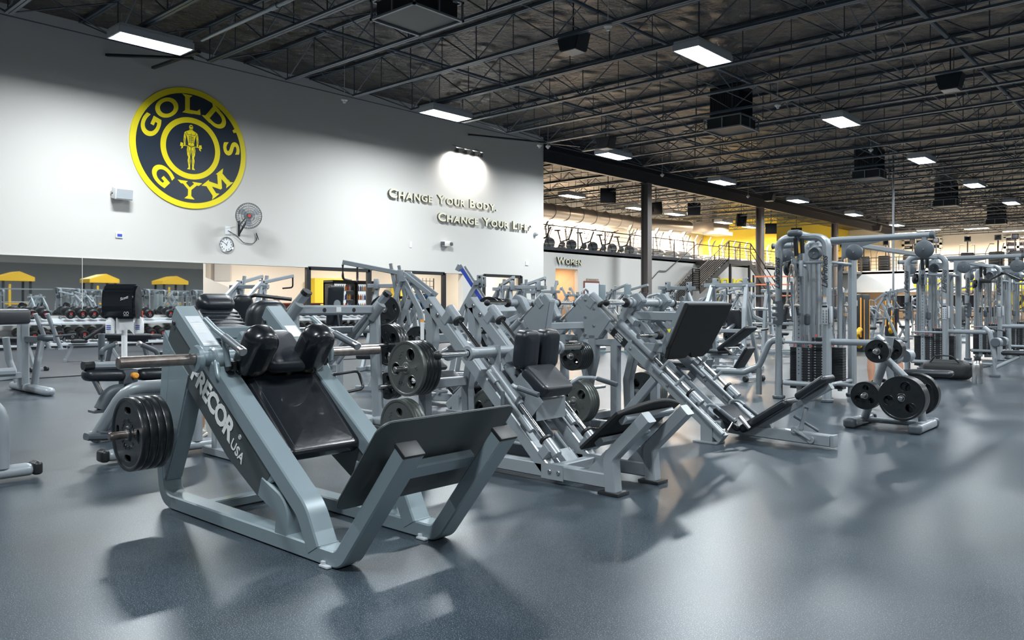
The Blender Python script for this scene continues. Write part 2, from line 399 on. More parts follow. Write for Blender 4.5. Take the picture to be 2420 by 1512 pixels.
# window frames with black mullions
for i, (a, b) in enumerate([(17.8, 20.75), (22.3, 25.0), (27.6, 30.3)]):
    g = G(); 
    for y in (a, b): g.box2((XW-.1, y-.09, 1.0), (XW+.05, y+.09, ZT))
    g.box2((XW-.1, a, ZT-.1), (XW+.05, b, ZT+.04)); g.box2((XW-.1, a, 1.0), (XW+.05, b, 1.08))
    struct('window_%d' % (i+1), g, 'black')
g = G(); g.box2((XW-.2, 13.5, 1.03), (XW+.06, 26.2, 1.09)); struct('trim_3', g, 'wallp')
# rooms seen through the openings
g = G(); g.box2((-33.2, 12, 0), (-33, 31.8, 4)); g.box2((-33, 31.2, 0), (-26.8, 31.5, 4)); g.box2((-33, 12, 0), (-26.8, 12.2, 4)); struct('wall_office', g, 'cream')
g = G(); g.box2((-33, 12, 3.9), (-26.8, 31.5, 4.0)); struct('ceiling_office', g, 'cream')
g = G(); _a, _b = onX(483, 655, -32), onX(700, 750, -32); g.prism([(-32.0, 12.2, 0), (-32.0, 12.2, 3.9), (-32.0, _a.y, 3.9), _a, _b, (-32, _b.y, 0)], (.1, 0, 0)); struct('wall_partition', g, 'grey')
g = G(); g.box2((-32.9, 22.2, 0), (-32.5, 24.4, 2.6)); g.box2((-32.9, 27.2, 0), (-32.5, 28.3, 2.4)); struct('wall_office_yellow', g, 'yelwall')
g = G(); g.box2((-31.2, 19.2, 0), (-30.6, 21.2, 1.35)); g.box2((-31.3, 19.1, 1.35), (-30.5, 21.3, 1.4)); solo('reception_counter', g, 'maroon', 'dark red wooden counter standing inside the lit office', 'counter', loc=(-30.9, 20.2, 0))
g = G(); g.box2((-32.97, 17.0, 0), (-32.9, 18.6, 2.35)); g.box2((-32.97, 19.1, 1.6), (-32.93, 19.4, 1.9)); struct('door_1', g, 'white')
g = G(); _c = onX(525, 640, -32.9); g.box(_c, (.06, .75, .9)); solo('framed_poster', g, 'grey', 'small framed grey poster hung on the office wall', 'poster', loc=_c)
# girder and columns along the mezzanine edge
g = G(); g.box2((-26.75, YE, 9.35), (-26.25, 96, 9.42)); g.box2((-26.54, YE, 9.42), (-26.46, 96, 10.0)); g.box2((-26.75, YE, 9.98), (-26.25, 96, 10.06)); g.box2((-26.62, YE, 8.75), (-26.38, 96, 9.36))
struct('trim_4', g, 'girder')
for i, (px, Y) in enumerate([(1531, 42.0), (1797, 58.0), (1972, 73.6), (0, 89)]):
    g = G(); g.box2((-26.74, Y-.24, 0), (-26.68, Y+.24, 8.75)); g.box2((-26.32, Y-.24, 0), (-26.26, Y+.24, 8.75)); g.box2((-26.69, Y-.04, 0), (-26.31, Y+.04, 8.75)); g.box2((-26.8, Y-.35, 8.7), (-26.2, Y+.35, 8.76)); g.box2((-26.8, Y-.35, 0), (-26.2, Y+.35, .05))
    solo('steel_column', g, 'column', ['dark steel column beside the foot of the staircase', 'dark steel column behind the stair landing', 'dark steel column in front of the yellow upper wall', 'dark steel column beneath the far end of the girder'][i], 'column', loc=(-26.5, Y, 0))

# roof joists: two chords and a zigzag web, spanning away from the long wall
def joist(x0, x1, name, label, group):
    t = thing(name, label, 'roof joist', (0, 0, 0), group)
    g = G()
    for s in (-.05, .05): g.box2((x0+2.7, s-.04, JZ), (x1, s+.04, JZ+.07))
    obj('bottom_chord', g, 'joist', t)
    g = G()
    for s in (-.05, .05): g.box2((x0, s-.04, DECK-.09), (x1, s+.04, DECK-.01))
    obj('top_chord', g, 'joist', t)
    g = G(); x = x0+2.7; st = 1.55; k = 0
    g.tube([(x0+.1, 0, DECK-.1), (x, 0, JZ+.05)], .022, seg=5)
    while x+st*2 <= x1+.1:
        g.tube([(x, 0, JZ+.05), (x+st, 0, DECK-.08)], .022, seg=5); g.tube([(x+st, 0, DECK-.08), (x+2*st, 0, JZ+.05)], .022, seg=5)
        g.tube([(x, 0, JZ+.05), (x, 0, DECK-.08)], .018, seg=5)
        g.tube([(x+st, 0, JZ+.05), (x+st, 0, DECK-.08)], .014, seg=5)
        x += 2*st
    obj('web', g, 'joist', t)
    return t
JY0, JS = 12.3, 2.77
jf = joist(-26.35, 24.9, 'roof_joist', 'dark open-web steel joist running out from the wall under the roof deck', 'roof joists over the main floor'); first = True
for k in range(-5, 31):
    lb = nth(k+6)+' dark open-web joist over the main floor, counted from the camera end'
    if k == -5: jf.location = (0, JY0+JS*k, 0); jf['label'] = lb
    else: dup(jf, (0, JY0+JS*k, 0), label=lb)
jm = joist(-26.6-19.0, -26.75+.0, 'roof_joist', 'dark open-web steel joist above the mezzanine', 'roof joists above the mezzanine'); first = True
jm.location = (0, 33.1, 0); jm['label'] = 'first dark joist above the mezzanine, counted from the long wall corner'
for k in range(1, 16): dup(jm, (0, 33.1+JS*k, 0), label=nth(k+1)+' dark joist above the mezzanine, counted from the long wall corner')
# bridging rows between the joists
for j, x in enumerate([-23.7, -18.5, -13.0, -7.6, -2.0, 5, 12]):
    g = G()
    for k in range(-5, 30):
        a, b = JY0+JS*k, JY0+JS*(k+1)
        g.tube([(x, a, JZ+.04), (x, b, DECK-.1)], .02, seg=4); g.tube([(x, a, DECK-.1), (x, b, JZ+.04)], .02, seg=4)
    g.tube([(x-.4, -2, JZ+.1), (x-.4, 94, JZ+.1)], .018, seg=5)
    solo('joist_bridging', g, 'joist', nth(j+1)+' row of thin crossed braces between the joists, counted from the long wall', 'joist bracing', 'bracing rows between the roof joists', (x, 30, 9))
# angled wall braces
for Y in ():
    pass
for (pa, pb, lb) in (((252, 130), (455, 138), 'dark horizontal steel brace between joist end and wall below the first lamp'), ((362, 160), (470, 122), 'short dark strut poking from the wall under the first lamp'), ((1106, 318), (1370, 345), 'long thin dark brace at the wall corner above the spotlights')):
    a, b = onX(*pa, -26.4), onZ(*pb, JZ-.05); g = G(); g.bar([a, b], .12, .08); solo('wall_brace', g, 'girder', lb, 'brace', None, a)
# sprinkler pipes
for i, (x, z, r) in enumerate([(-6.2, 9.3, .075), (-12.8, 9.3, .05), (-19.6, 9.35, .045), (-1.0, 9.3, .06)]):
    g = G(); g.tube([(x, -10, z), (x, 95, z)], r, seg=8)
    for k in range(24): g.cyl((x, -8+k*4.3, z), (x, -7.86+k*4.3, z), r*1.35, 10)
    solo('sprinkler_pipe', g, 'joist', ['thick grey pipe threaded through the joists over the open floor', 'thin sprinkler pipe running above the row of air diffusers', 'thin sprinkler pipe above the lamps beside the long wall', 'grey pipe above the cable towers, behind the joists'][i], 'pipe', loc=(x, 40, z))
g = G(); g.tube([(-21.6, 11.0, 8.80), (-7, 11.0, 8.80)], .06, seg=10); g.cyl((-18, 11.0, 8.80), (-17.7, 11.0, 8.80), .08, 12)
solo('conduit_pipe', g, 'grille', 'pale grey conduit with a coupling just above the first cool lamp', 'pipe', loc=(-18, 11.0, 8.8))
g = G(); g.tube([(-14.2, 48.6, 0), (-14.2, 48.6, 10)], .06, seg=10); solo('conduit_pole', g, 'grille', 'thin pale pole rising to the roof beside the third air diffuser', 'pole', loc=(-14.2, 48.6, 0))

# lamps
def lamp(warm, label, group):
    t = thing('ceiling_lamp', label, 'ceiling lamp', (0, 0, 0), group)
    g = G(); g.box2((-.40, -1.0, .02), (.40, 1.0, .14), b=.03); g.box2((-.42, -1.02, -.13), (-.38, 1.02, .05)); g.box2((.38, -1.02, -.13), (.42, 1.02, .05)); g.box2((-.42, -1.02, -.13), (.42, -.98, .05)); g.box2((-.42, .98, -.13), (.42, 1.02, .05))
    for s in (-.8, .8): g.tube([(0, s, .1), (0, s, .5)], .008, seg=5)
    obj('housing', g, 'grey', t)
    g = G(); g.box2((-.37, -.97, -.02), (.37, .97, .0)); g.box2((-.012, -.97, -.035), (.012, .97, -.02)); obj('diffuser', g, 'lampw' if warm else 'lamp', t)
    return t
def light(x, y, z, col, p, sx=.74, sy=1.94, lift=True):
    l = bpy.data.lights.new('lamp_light', 'AREA'); l.shape = 'RECTANGLE'; l.size = sx; l.size_y = sy; l.energy = p; l.color = col
    o = bpy.data.objects.new('lamp_light', l); COL.objects.link(o); o.location = (x, y, z); return o
lc = lamp(False, 'rectangular cool white lamp hung below the joists', 'cool lamps over the main floor')
lc_used = False
LZ = 8.62
for x in (-22.1, -11.3, -.5, 10.3):
    for k in range(-1, 7):
        y = 9.8+11.15*k
        if x > -5 and k > 5: continue
        nm = None
        if not lc_used: lc.location = (x, y, LZ); o = lc; lc_used = True
        else: o = dup(lc, (x, y, LZ))
        if x < -5: o['label'] = nth(k+2)+' rectangular cool lamp of the row '+('hugging the long wall' if x < -20 else 'beside the hanging air diffusers'); o['group'] = 'cool lamps '+('beside the long wall' if x < -20 else 'beside the air diffusers')
        else: o['label'] = 'cool rectangular lamp above the side of the hall outside the picture'; o['group'] = 'cool lamps outside the picture'
        l = light(x, y, LZ-.045, COOL, P_COOL); l.parent = o; l.location = (0, 0, -.045)
lw = lamp(True, 'rectangular warm white lamp above the mezzanine', 'warm lamps above the mezzanine')
MW = [(1352, 460), (1335, 507), (1425, 517), (1505, 489), (1595, 503), (1617, 545), (1710, 523), (1773, 534), (1548, 537), (1727, 556)]
used = False; _nw = 0
for px, py in MW + [(2195, 541), (2308, 537), (2398, 543), (2142, 548), (2175, 553)]:
    p = onZ(px, py, LZ+.1)
    if p.y > 94: p.y = 93
    if used: o = dup(lw, p, rz=PI/2 if px > 2000 else 0)
    else: lw.location = p; o = lw; used = True
    _nw += 1; o['label'] = nth(_nw)+' rectangular warm lamp above the mezzanine'+(' near the columns' if px > 1500 else ' over the spin bikes')
    if px > 2000: o['label'] = nth(_nw-len(MW))+' rectangular warm lamp over the far gallery of stair climbers'; o['group'] = 'warm lamps over the far gallery'
    l = light(0, 0, 0, WARM, P_WARM*(1.2 if px > 2000 else 1)); l.parent = o; l.location = (0, 0, -.045)
for i, (x, y) in enumerate([(-30, 15), (-29.8, 19.5), (-30, 24), (-30, 29)]):
    t = thing('office_lamp', 'flush warm lamp in the office ceiling', 'ceiling lamp', (x, y, 3.86), 'office ceiling lamps')
    g = G(); g.box((x, y, 3.87), (1.2, .6, .04)); obj('diffuser', g, 'lampw', t)
    l = light(0, 0, 0, (1, .88, .74), 190, 1.2, .6); l.parent = t; l.location = (0, 0, -.03)
t = thing('corridor_lamp', 'small warm lamp in the ceiling behind the doorway', 'ceiling lamp', (-30, 36.6, 3.55)); g = G(); g.box((-30, 36.6, 3.57), (.5, .5, .04)); obj('diffuser', g, 'lampw', t)
l = light(0, 0, 0, (1, .7, .42), 70, .5, .5); l.parent = t; l.location = (0, 0, -.03)
for i in range(4):
    x = -24+i*6
    t = thing('recessed_lamp', 'warm lamp recessed beneath the far gallery', 'ceiling lamp', (x, 84, 4.25), 'lamps beneath the far gallery'); g = G(); g.box((x, 84, 4.27), (1.2, .6, .04)); obj('diffuser', g, 'lampw', t)
    l = light(0, 0, 0, (1, .8, .58), 160, 1.2, .6); l.parent = t; l.location = (0, 0, -.03)
# ================================================================== WEIGHT PLATES
_plates = {}
def _plate_proto(kind, rad, th):
    k = rad/.225; g = G()
    if kind == 'three':
        hr, hp = .050*k, .125*k
        loops = [circ(.205*k, 48), circ(.027, 20)] + [circ(hr, 20, hp*math.cos(a), hp*math.sin(a)) for a in (R(90), R(210), R(330))]
    elif kind == 'oval':
        loops = [circ(.205*k, 48), circ(.027, 20)]
        for a in (R(90), R(210), R(330)):
            loops.append([(.122*k*math.cos(a)+.034*k*math.cos(t)*math.cos(a)-.052*k*math.sin(t)*math.sin(a)*.8, .122*k*math.sin(a)+.034*k*math.cos(t)*math.sin(a)+.052*k*math.sin(t)*math.cos(a)*.8) for t in [2*PI*i/20 for i in range(20)]])
    elif kind == 'olympic':
        loops = [circ(.205*k, 48), circ(.027, 20)]
        for a in (R(45), R(135), R(225), R(315)):
            loops.append([(.155*k*math.cos(a)+.026*k*math.cos(t)*math.cos(a)-.062*k*math.sin(t)*math.sin(a), .155*k*math.sin(a)+.026*k*math.cos(t)*math.sin(a)+.062*k*math.sin(t)*math.cos(a)) for t in [2*PI*i/20 for i in range(20)]])
    else:   # four rounded slots
        loops = [circ(.205*k, 48), circ(.027, 20)]
        for a in (0, R(90), R(180), R(270)):
            cx, cy = .145*k*math.cos(a), .145*k*math.sin(a); u, v_ = (.022*k, .045*k) if a in (0, R(180)) else (.045*k, .022*k)
            loops.append([(cx+u*(abs(math.cos(t))**.6)*(1 if math.cos(t) > 0 else -1), cy+v_*(abs(math.sin(t))**.6)*(1 if math.sin(t) > 0 else -1)) for t in [2*PI*i/24 for i in range(24)]])
    web = loops_me(loops, ext=th*.30, bevel=.002)
    g.mesh(web, Matrix.Rotation(PI/2, 4, 'X')); bpy.data.meshes.remove(web)
    h = th/2
    g.lathe([(.196*k, -h*.62), (.203*k, -h*.95), (.210*k, -h), (.222*k, -h), (rad, -h*.7), (rad, h*.7), (.222*k, h), (.210*k, h), (.203*k, h*.95), (.196*k, h*.62)], (0, 0, 0), (0, 1, 0), 48)
    g.lathe([(.026, -h*1.02), (.045*k, -h*1.02), (.055*k, -h*.62), (.055*k, h*.62), (.045*k, h*1.02), (.026, h*1.02)], (0, 0, 0), (0, 1, 0), 24)
    if kind == 'three':
        for a in (R(90), R(210), R(330)):
            c = V((hp*math.cos(a), 0, -hp*math.sin(a)*-1))
            for s in (-1, 1):
                g.lathe([(hr*.98, s*h*.55), (hr*1.05, s*h*.85), (hr*1.18, s*h*.6)], c, (0, 1, 0), 20)
    num = {.225: '45', .18: '35', .145: '25', .12: '10'}.get(rad, '45')
    words_ = [(num, 30, .125), ('GP1', -90, .13), ('AP-A', 150, .125)] if kind in ('three', 'oval') else ([('AMERICAN', 90, .085), ('45', 0, .10), ('BARBELL', -90, .085)] if kind == 'slot' else [('45', 90, .10), ('LB', -90, .10)])
    for tx, a, rr in words_:
        a = R(a); sz = .042*k
        if len(tx) > 4:   # letters one by one along an arc
            for q, ch in enumerate(tx):
                da = (q-(len(tx)-1)/2)*R(19)*(-1 if a > 0 else 1); aa = a+da
                me = text_me(ch, sz*.75, .0016, .0008)
                m_ = frame_mtx((rr*k*math.cos(aa), -th*.30-.0035, rr*k*math.sin(aa)), (math.sin(aa)*(1 if a > 0 else -1), 0, -math.cos(aa)*(1 if a > 0 else -1)), (math.cos(aa)*(1 if a > 0 else -1), 0, math.sin(aa)*(1 if a > 0 else -1)))
                g.mesh(me, m_); bpy.data.meshes.remove(me)
        else:
            me = text_me(tx, sz, .0016, .0008)
            g.mesh(me, frame_mtx((rr*k*math.cos(a), -th*.30-.0035, rr*k*math.sin(a)), (math.cos(a-PI/2+.4), 0, math.sin(a-PI/2+.4)), (-math.sin(a-PI/2+.4), 0, math.cos(a-PI/2+.4)))); bpy.data.meshes.remove(me)
    root = thing('weight_plate', 'x', 'weight plate')
    o = obj('disc', g, 'plate', root)
    g = G(); g.lathe([(.0255, -h*1.04), (.031, -h*1.06), (.034, -h*1.0), (.034, h*1.0), (.031, h*1.06), (.0255, h*1.04)], (0, 0, 0), (0, 1, 0), 20)
    obj('hub', g, 'steel', root); return root
ORD = ['outermost', 'second', 'third', 'fourth', 'fifth', 'sixth', 'seventh', 'eighth']
def plates(c, dirn, n, desc, kind='three', rad=.225, th=.036, gap=.003, rot=0, group=None, m=None, axis=None, word='black'):
    """n plates starting with the outermost, whose centre is c; dirn = +1/-1 towards the machine along Y"""
    ax = V(axis).normalized() if axis else V((0, 1, 0))*dirn
    for i in range(n):
        key = (kind, rad, th)
        if key not in _plates: _plates[key] = r = _plate_proto(kind, rad, th)
        elif i >= 0: r = None
        if r is None: r = dup(_plates[key])
        r.location = V(c)+ax*(th+gap)*i
        if axis: r.rotation_mode = 'XYZ'; r.rotation_euler = V((0, 1, 0)).rotation_difference(ax).to_euler()
        else: r.rotation_euler = (0, 0, 0)
        r.rotation_euler.rotate_axis('Y', rot+i*.35)
        if m:
            for ch in r.children:
                if ch.name.startswith('disc'):
                    ch.data = ch.data.copy(); ch.data.materials[0] = M[m]
        o_ = ORD[i] if i < n-1 or n == 1 else 'innermost'
        if n == 1: o_ = 'single'
        r['label'] = f'{o_} {word} plate on the {desc}'; r['group'] = group or 'plates on the '+desc

# ================================================================== MACHINE 1: hack squat with angled foot plate
def hack_one():
    yc = 2.685; t = thing('hack_squat_machine', 'large grey hack squat machine with lettered side panel and black back pad', 'gym machine', (-4.1, yc, 0))
    for s, nm in ((-1, 'near'), (1, 'far')):
        y = yc+s*.315
        g = G(); g.bar([(-2.735, y, .625), (-3.2, y, .045), (-5.06, y, .045), (-5.1, y, .3), (-4.985, y, 1.0)], .085, .12, rad=[.1, .14, .02], up=(0, 1, 0), n=8)
        obj('side_frame', g, 'frame', t)
        # rear post widens
        g = G(); g.prism([(-5.15, y-.058, .26), (-5.05, y-.058, 1.13), (-4.93, y-.058, 1.02), (-4.70, y-.058, .86), (-4.85, y-.058, .5), (-5.03, y-.058, .16)], (0, .116, 0), b=.01)
        obj('rear_post', g, 'frame', t)
        # inclined guide beam ending in a bent leg
        g = G(); g.bar([(-4.90, y, 1.235), (-3.50, y, .235), (-3.40, y, .06)], .105, .125, rad=[.22], up=(0, 1, 0), n=8)
        g.box2((-3.455, y-.06, .08), (-3.345, y+.06, .09))
        obj('guide_beam', g, 'frame', t)
        g = G(); g.bar([(-3.90, y, .30), (-3.68, y, .22), (-3.70, y, .07)], .12, .115, rad=[.15], up=(0, 1, 0)); g.bar([(-3.95, y, .30), (-3.72, y, .42)], .08, .10, up=(0, 1, 0))
        obj('support_leg', g, 'frame', t)
        g = G(); y0 = y-.052
        g.prism([(-4.93, y0, 1.215), (-5.015, y0, 1.03), (-4.99, y0, .937), (-4.775, y0, .80), (-4.263, y0, .415), (-3.925, y0, .235), (-3.79, y0, .385), (-3.80, y0, .40)], (0, .104, 0), b=.006)
        pn = obj('side_panel', g, 'fdark', t, label='dark grey side panel')
        if s < 0:
            u = V((.80, 0, -.6)).normalized(); v_ = V((.6, 0, .8)).normalized()
            g = G(); me = text_me('PRECOR', .17, .001, .006, shear=.0, space=.86); me2 = text_me('USA', .085, .001, .001); me3 = text_me('®', .04, .001)
            d0 = V((-4.43, y0-.003, .72))
            g.mesh(me, frame_mtx(d0, u, v_)); g.mesh(me2, frame_mtx(d0+u*.385+v_*-.035, u, v_)); g.mesh(me3, frame_mtx(d0+u*.36+v_*.05, u, v_))
            obj('lettering', g, 'label', pn, label='large pale maker lettering along the panel')
        # top end cap of beam and instruction decal
        g = G(); u = V((1.40, 0, -1.0)).normalized(); n = V((1.0, 0, 1.4)).normalized(); c = V((-4.90, y, 1.235))+u*.26+n*.0535
        if s < 0:
            g.box(c, (.30, .095, .002), Matrix((u, V((0, 1, 0)), n)).transposed()); dc = obj('instruction_decal', g, 'grey', t)
            g = G()
            for q in range(9): g.box(c+u*(-.07+q*.011)+n*.001, (.004, .07, .001), Matrix((u, V((0, 1, 0)), n)).transposed())
            me = text_me('PRECOR', .02, .0005); g.mesh(me, frame_mtx(c-u*.09+n*.0015, (0, 1, 0), -u))
            g.box(c+u*.18+n*.0, (.03, .04, .002), Matrix((u, V((0, 1, 0)), n)).transposed()); g.box(c+u*.13+n*.001, (.008, .09, .001), Matrix((u, V((0, 1, 0)), n)).transposed())
            obj('print', g, 'label', dc)
        else:
            g.box(c+u*.03, (.12, .085, .002), Matrix((u, V((0, 1, 0)), n)).transposed()); obj('instruction_decal', g, 'label', t)
        g = G(); bolt(g, (-4.88, y-.0625, 1.17), (0, -1, 0), .014, .01); obj('bolt', g, 'black', t)
        g = G(); g.box((-2.735, y, .632), (.088, .126, .022), Matrix.Rotation(R(39), 3, 'Y'), b=.008); obj('end_cap', g, 'rubber', t)
        g = G(); g.box((-3.28, y-.01, .008), (.07, .15, .012), b=.004); g.cyl((-3.3, y-.065, .01), (-3.3, y-.065, .028), .015, 8); obj('floor_tab', g, 'grey', t)
        # storage peg behind
        g = G(); yy = yc+s*.372; g.cyl((-4.96, yy, .50), (-4.96, yc+s*.74, .50), .024, 16, .004); g.cyl((-4.96, yy, .50), (-4.96, yc+s*.40, .50), .04, 16, .004)
        obj('storage_peg', g, 'bar', t)
    g = G(); g.bar([(-4.72, yc-.27, .035), (-4.72, yc+.27, .035)], .09, .06); obj('cross_member', g, 'frame', t)
    g = G(); g.bar([(-4.93, yc-.27, 1.10), (-4.93, yc+.27, 1.10)], .09, .08); obj('cross_member', g, 'frame', t)
    # foot plate with brace
    u = V((.48, 0, .60)).normalized(); n = V((.60, 0, -.48)).normalized()
    L_ = .58; c = V((-2.91, yc, .505))-n*.06; hw = .45
    poly = []
    for a0, (sx, sy) in ((0, (1, 1)), (90, (-1, 1)), (180, (-1, -1)), (270, (1, -1))):
        for q in range(6):
            a = R(a0+q*18); poly.append(c+V((0, 1, 0))*(sx*(hw-.07)+.07*math.cos(a))+u*(sy*(L_/2-.07)+.07*math.sin(a)))
    g = G(); g.prism(poly, n*.012, b=.003); obj('foot_plate', g, 'footp', t, label='charcoal foot plate with rounded corners')
    g = G(); g.bar([c-u*.03+V((0, -.26, 0))+n*.05, c-u*.03+V((0, .26, 0))+n*.05], .09, .05, up=n); obj('plate_brace', g, 'frame', t)
    # sliding carriage
    cx, cz = -4.46, .97
    g = G(); g.cyl((cx, yc-.42, cz), (cx, yc+.42, cz), .045, 20, .004)
    g.bar([(-4.48, yc-.2, .93), (-3.9, yc-.2, .44)], .05, .05, up=(0, 1, 0)); g.bar([(-4.48, yc+.2, .93), (-3.9, yc+.2, .44)], .05, .05, up=(0, 1, 0))
    for s in (-1, 1): g.lathe([(.03, -.012), (.075, -.012), (.082, 0), (.075, .02), (.03, .02)], (cx, yc+s*.44, cz), (0, s, 0), 24); g.cyl((cx+.02, yc+s*.30, cz-.01), (cx+.02, yc+s*.37, cz-.01), .075, 20, .01)
    obj('carriage', g, 'frame', t)
    for s in (-1, 1):
        g = G(); g.cyl((cx, yc+s*.46, cz), (cx, yc+s*.89, cz), .033, 20, .005); obj('loading_sleeve', g, 'bar', t)
        # shoulder pad, leaning up and back
        a = V((-.62, 0, .78)).normalized(); nn = V((.78, 0, .62)).normalized()
        g = G(); c2 = V((-4.235, yc+s*.195, 1.015)); g.pad(c2, (0, 1, 0), (.62, 0, .78), (.78, 0, -.62), .20, .33, .165, b=.075, seg=5); obj('shoulder_pad', g, 'vinyl', t)
        g = G(); g.bar([(-4.36, yc+s*.29, .93), (-4.25, yc+s*.18, .88)], .05, .03); g.box((-4.31, yc+s*.31, .93), (.09, .025, .06), b=.01); g.cyl((-4.31, yc+s*.30, .93), (-4.31, yc+s*.34, .93), .03, 14); obj('pad_bracket', g, 'black', t)
        # hand grips
        g = G(); yy = yc+s*.37
        g.tube([(-4.50, yy, 1.20), (-4.38, yy, 1.14), (-4.05, yy+s*.02, 1.03)], .017, seg=12)
        g.tube([(-4.29, yy, 1.10), (-4.27, yy-s*.02, .93)], .017, seg=10)
        gr = obj('hand_grip', g, 'frame', t)
        g = G(); g.cyl((-4.26, yy+s*.008, 1.10), (-4.07, yy+s*.02, 1.036), .023, 14); obj('grip_sleeve', g, 'dgrey', gr)
        g = G(); g.cyl((-4.075, yy+s*.02, 1.038), (-4.035, yy+s*.02, 1.024), .025, 14, .004); obj('grip_end', g, 'steel', gr)
        g = G(); g.tube([(-4.42, yc+s*.25, .95), (-4.40, yc+s*.36, .97), (-4.33, yc+s*.38, .86), (-4.34, yc+s*.33, .82)], .018, rad=.05, seg=10); obj('carriage_stop', g, 'frame', t)
    # back pad and head pad
    u = V((.77, 0, -.638)).normalized(); n = V((.638, 0, .77)).normalized()
    c3 = V((-4.115, yc+.02, .665))-n*.01
    g = G(); g.pad(c3, u, (0, 1, 0), n, .70, .50, .085, b=.03, seg=4); bp = obj('back_pad', g, 'vinyl', t)
    g = G(); g.tube([c3+u*a_+V((0, b_, 0))+n*.040 for a_, b_ in ((-.31, -.2), (.31, -.2), (.31, .2), (-.31, .2))], .005, rad=.03, seg=6, closed=False); obj('seam', g, 'vinyl2', bp)
    g = G(); c4 = V((-4.36, yc+.03, 1.00)); g.pad(c4, u, (0, 1, 0), n, .34, .30, .10, b=.045, seg=4); obj('head_pad', g, 'vinyl2', t)
    g = G(); g.bar([(-4.62, yc-.1, 1.03), (-4.62, yc+.1, 1.03)], .06, .06); g.bar([(-4.75, yc, 1.08), (-3.95, yc, .44)], .09, .05, up=(0, 1, 0)); obj('spine', g, 'frame', t)
    g = G(); g.tube([(-4.25, yc+.36, .84), (-4.18, yc+.50, .86), (-4.12, yc+.50, .75), (-4.2, yc+.37, .72)], .010, rad=.03, seg=8); obj('release_handle', g, 'black', t)
    plates((-4.96, 2.07, .50), 1, 4, 'low peg of the lettered hack squat', 'slot', .225, .044, .004, rot=0, word='black four-slot')
    return t
hack_one()

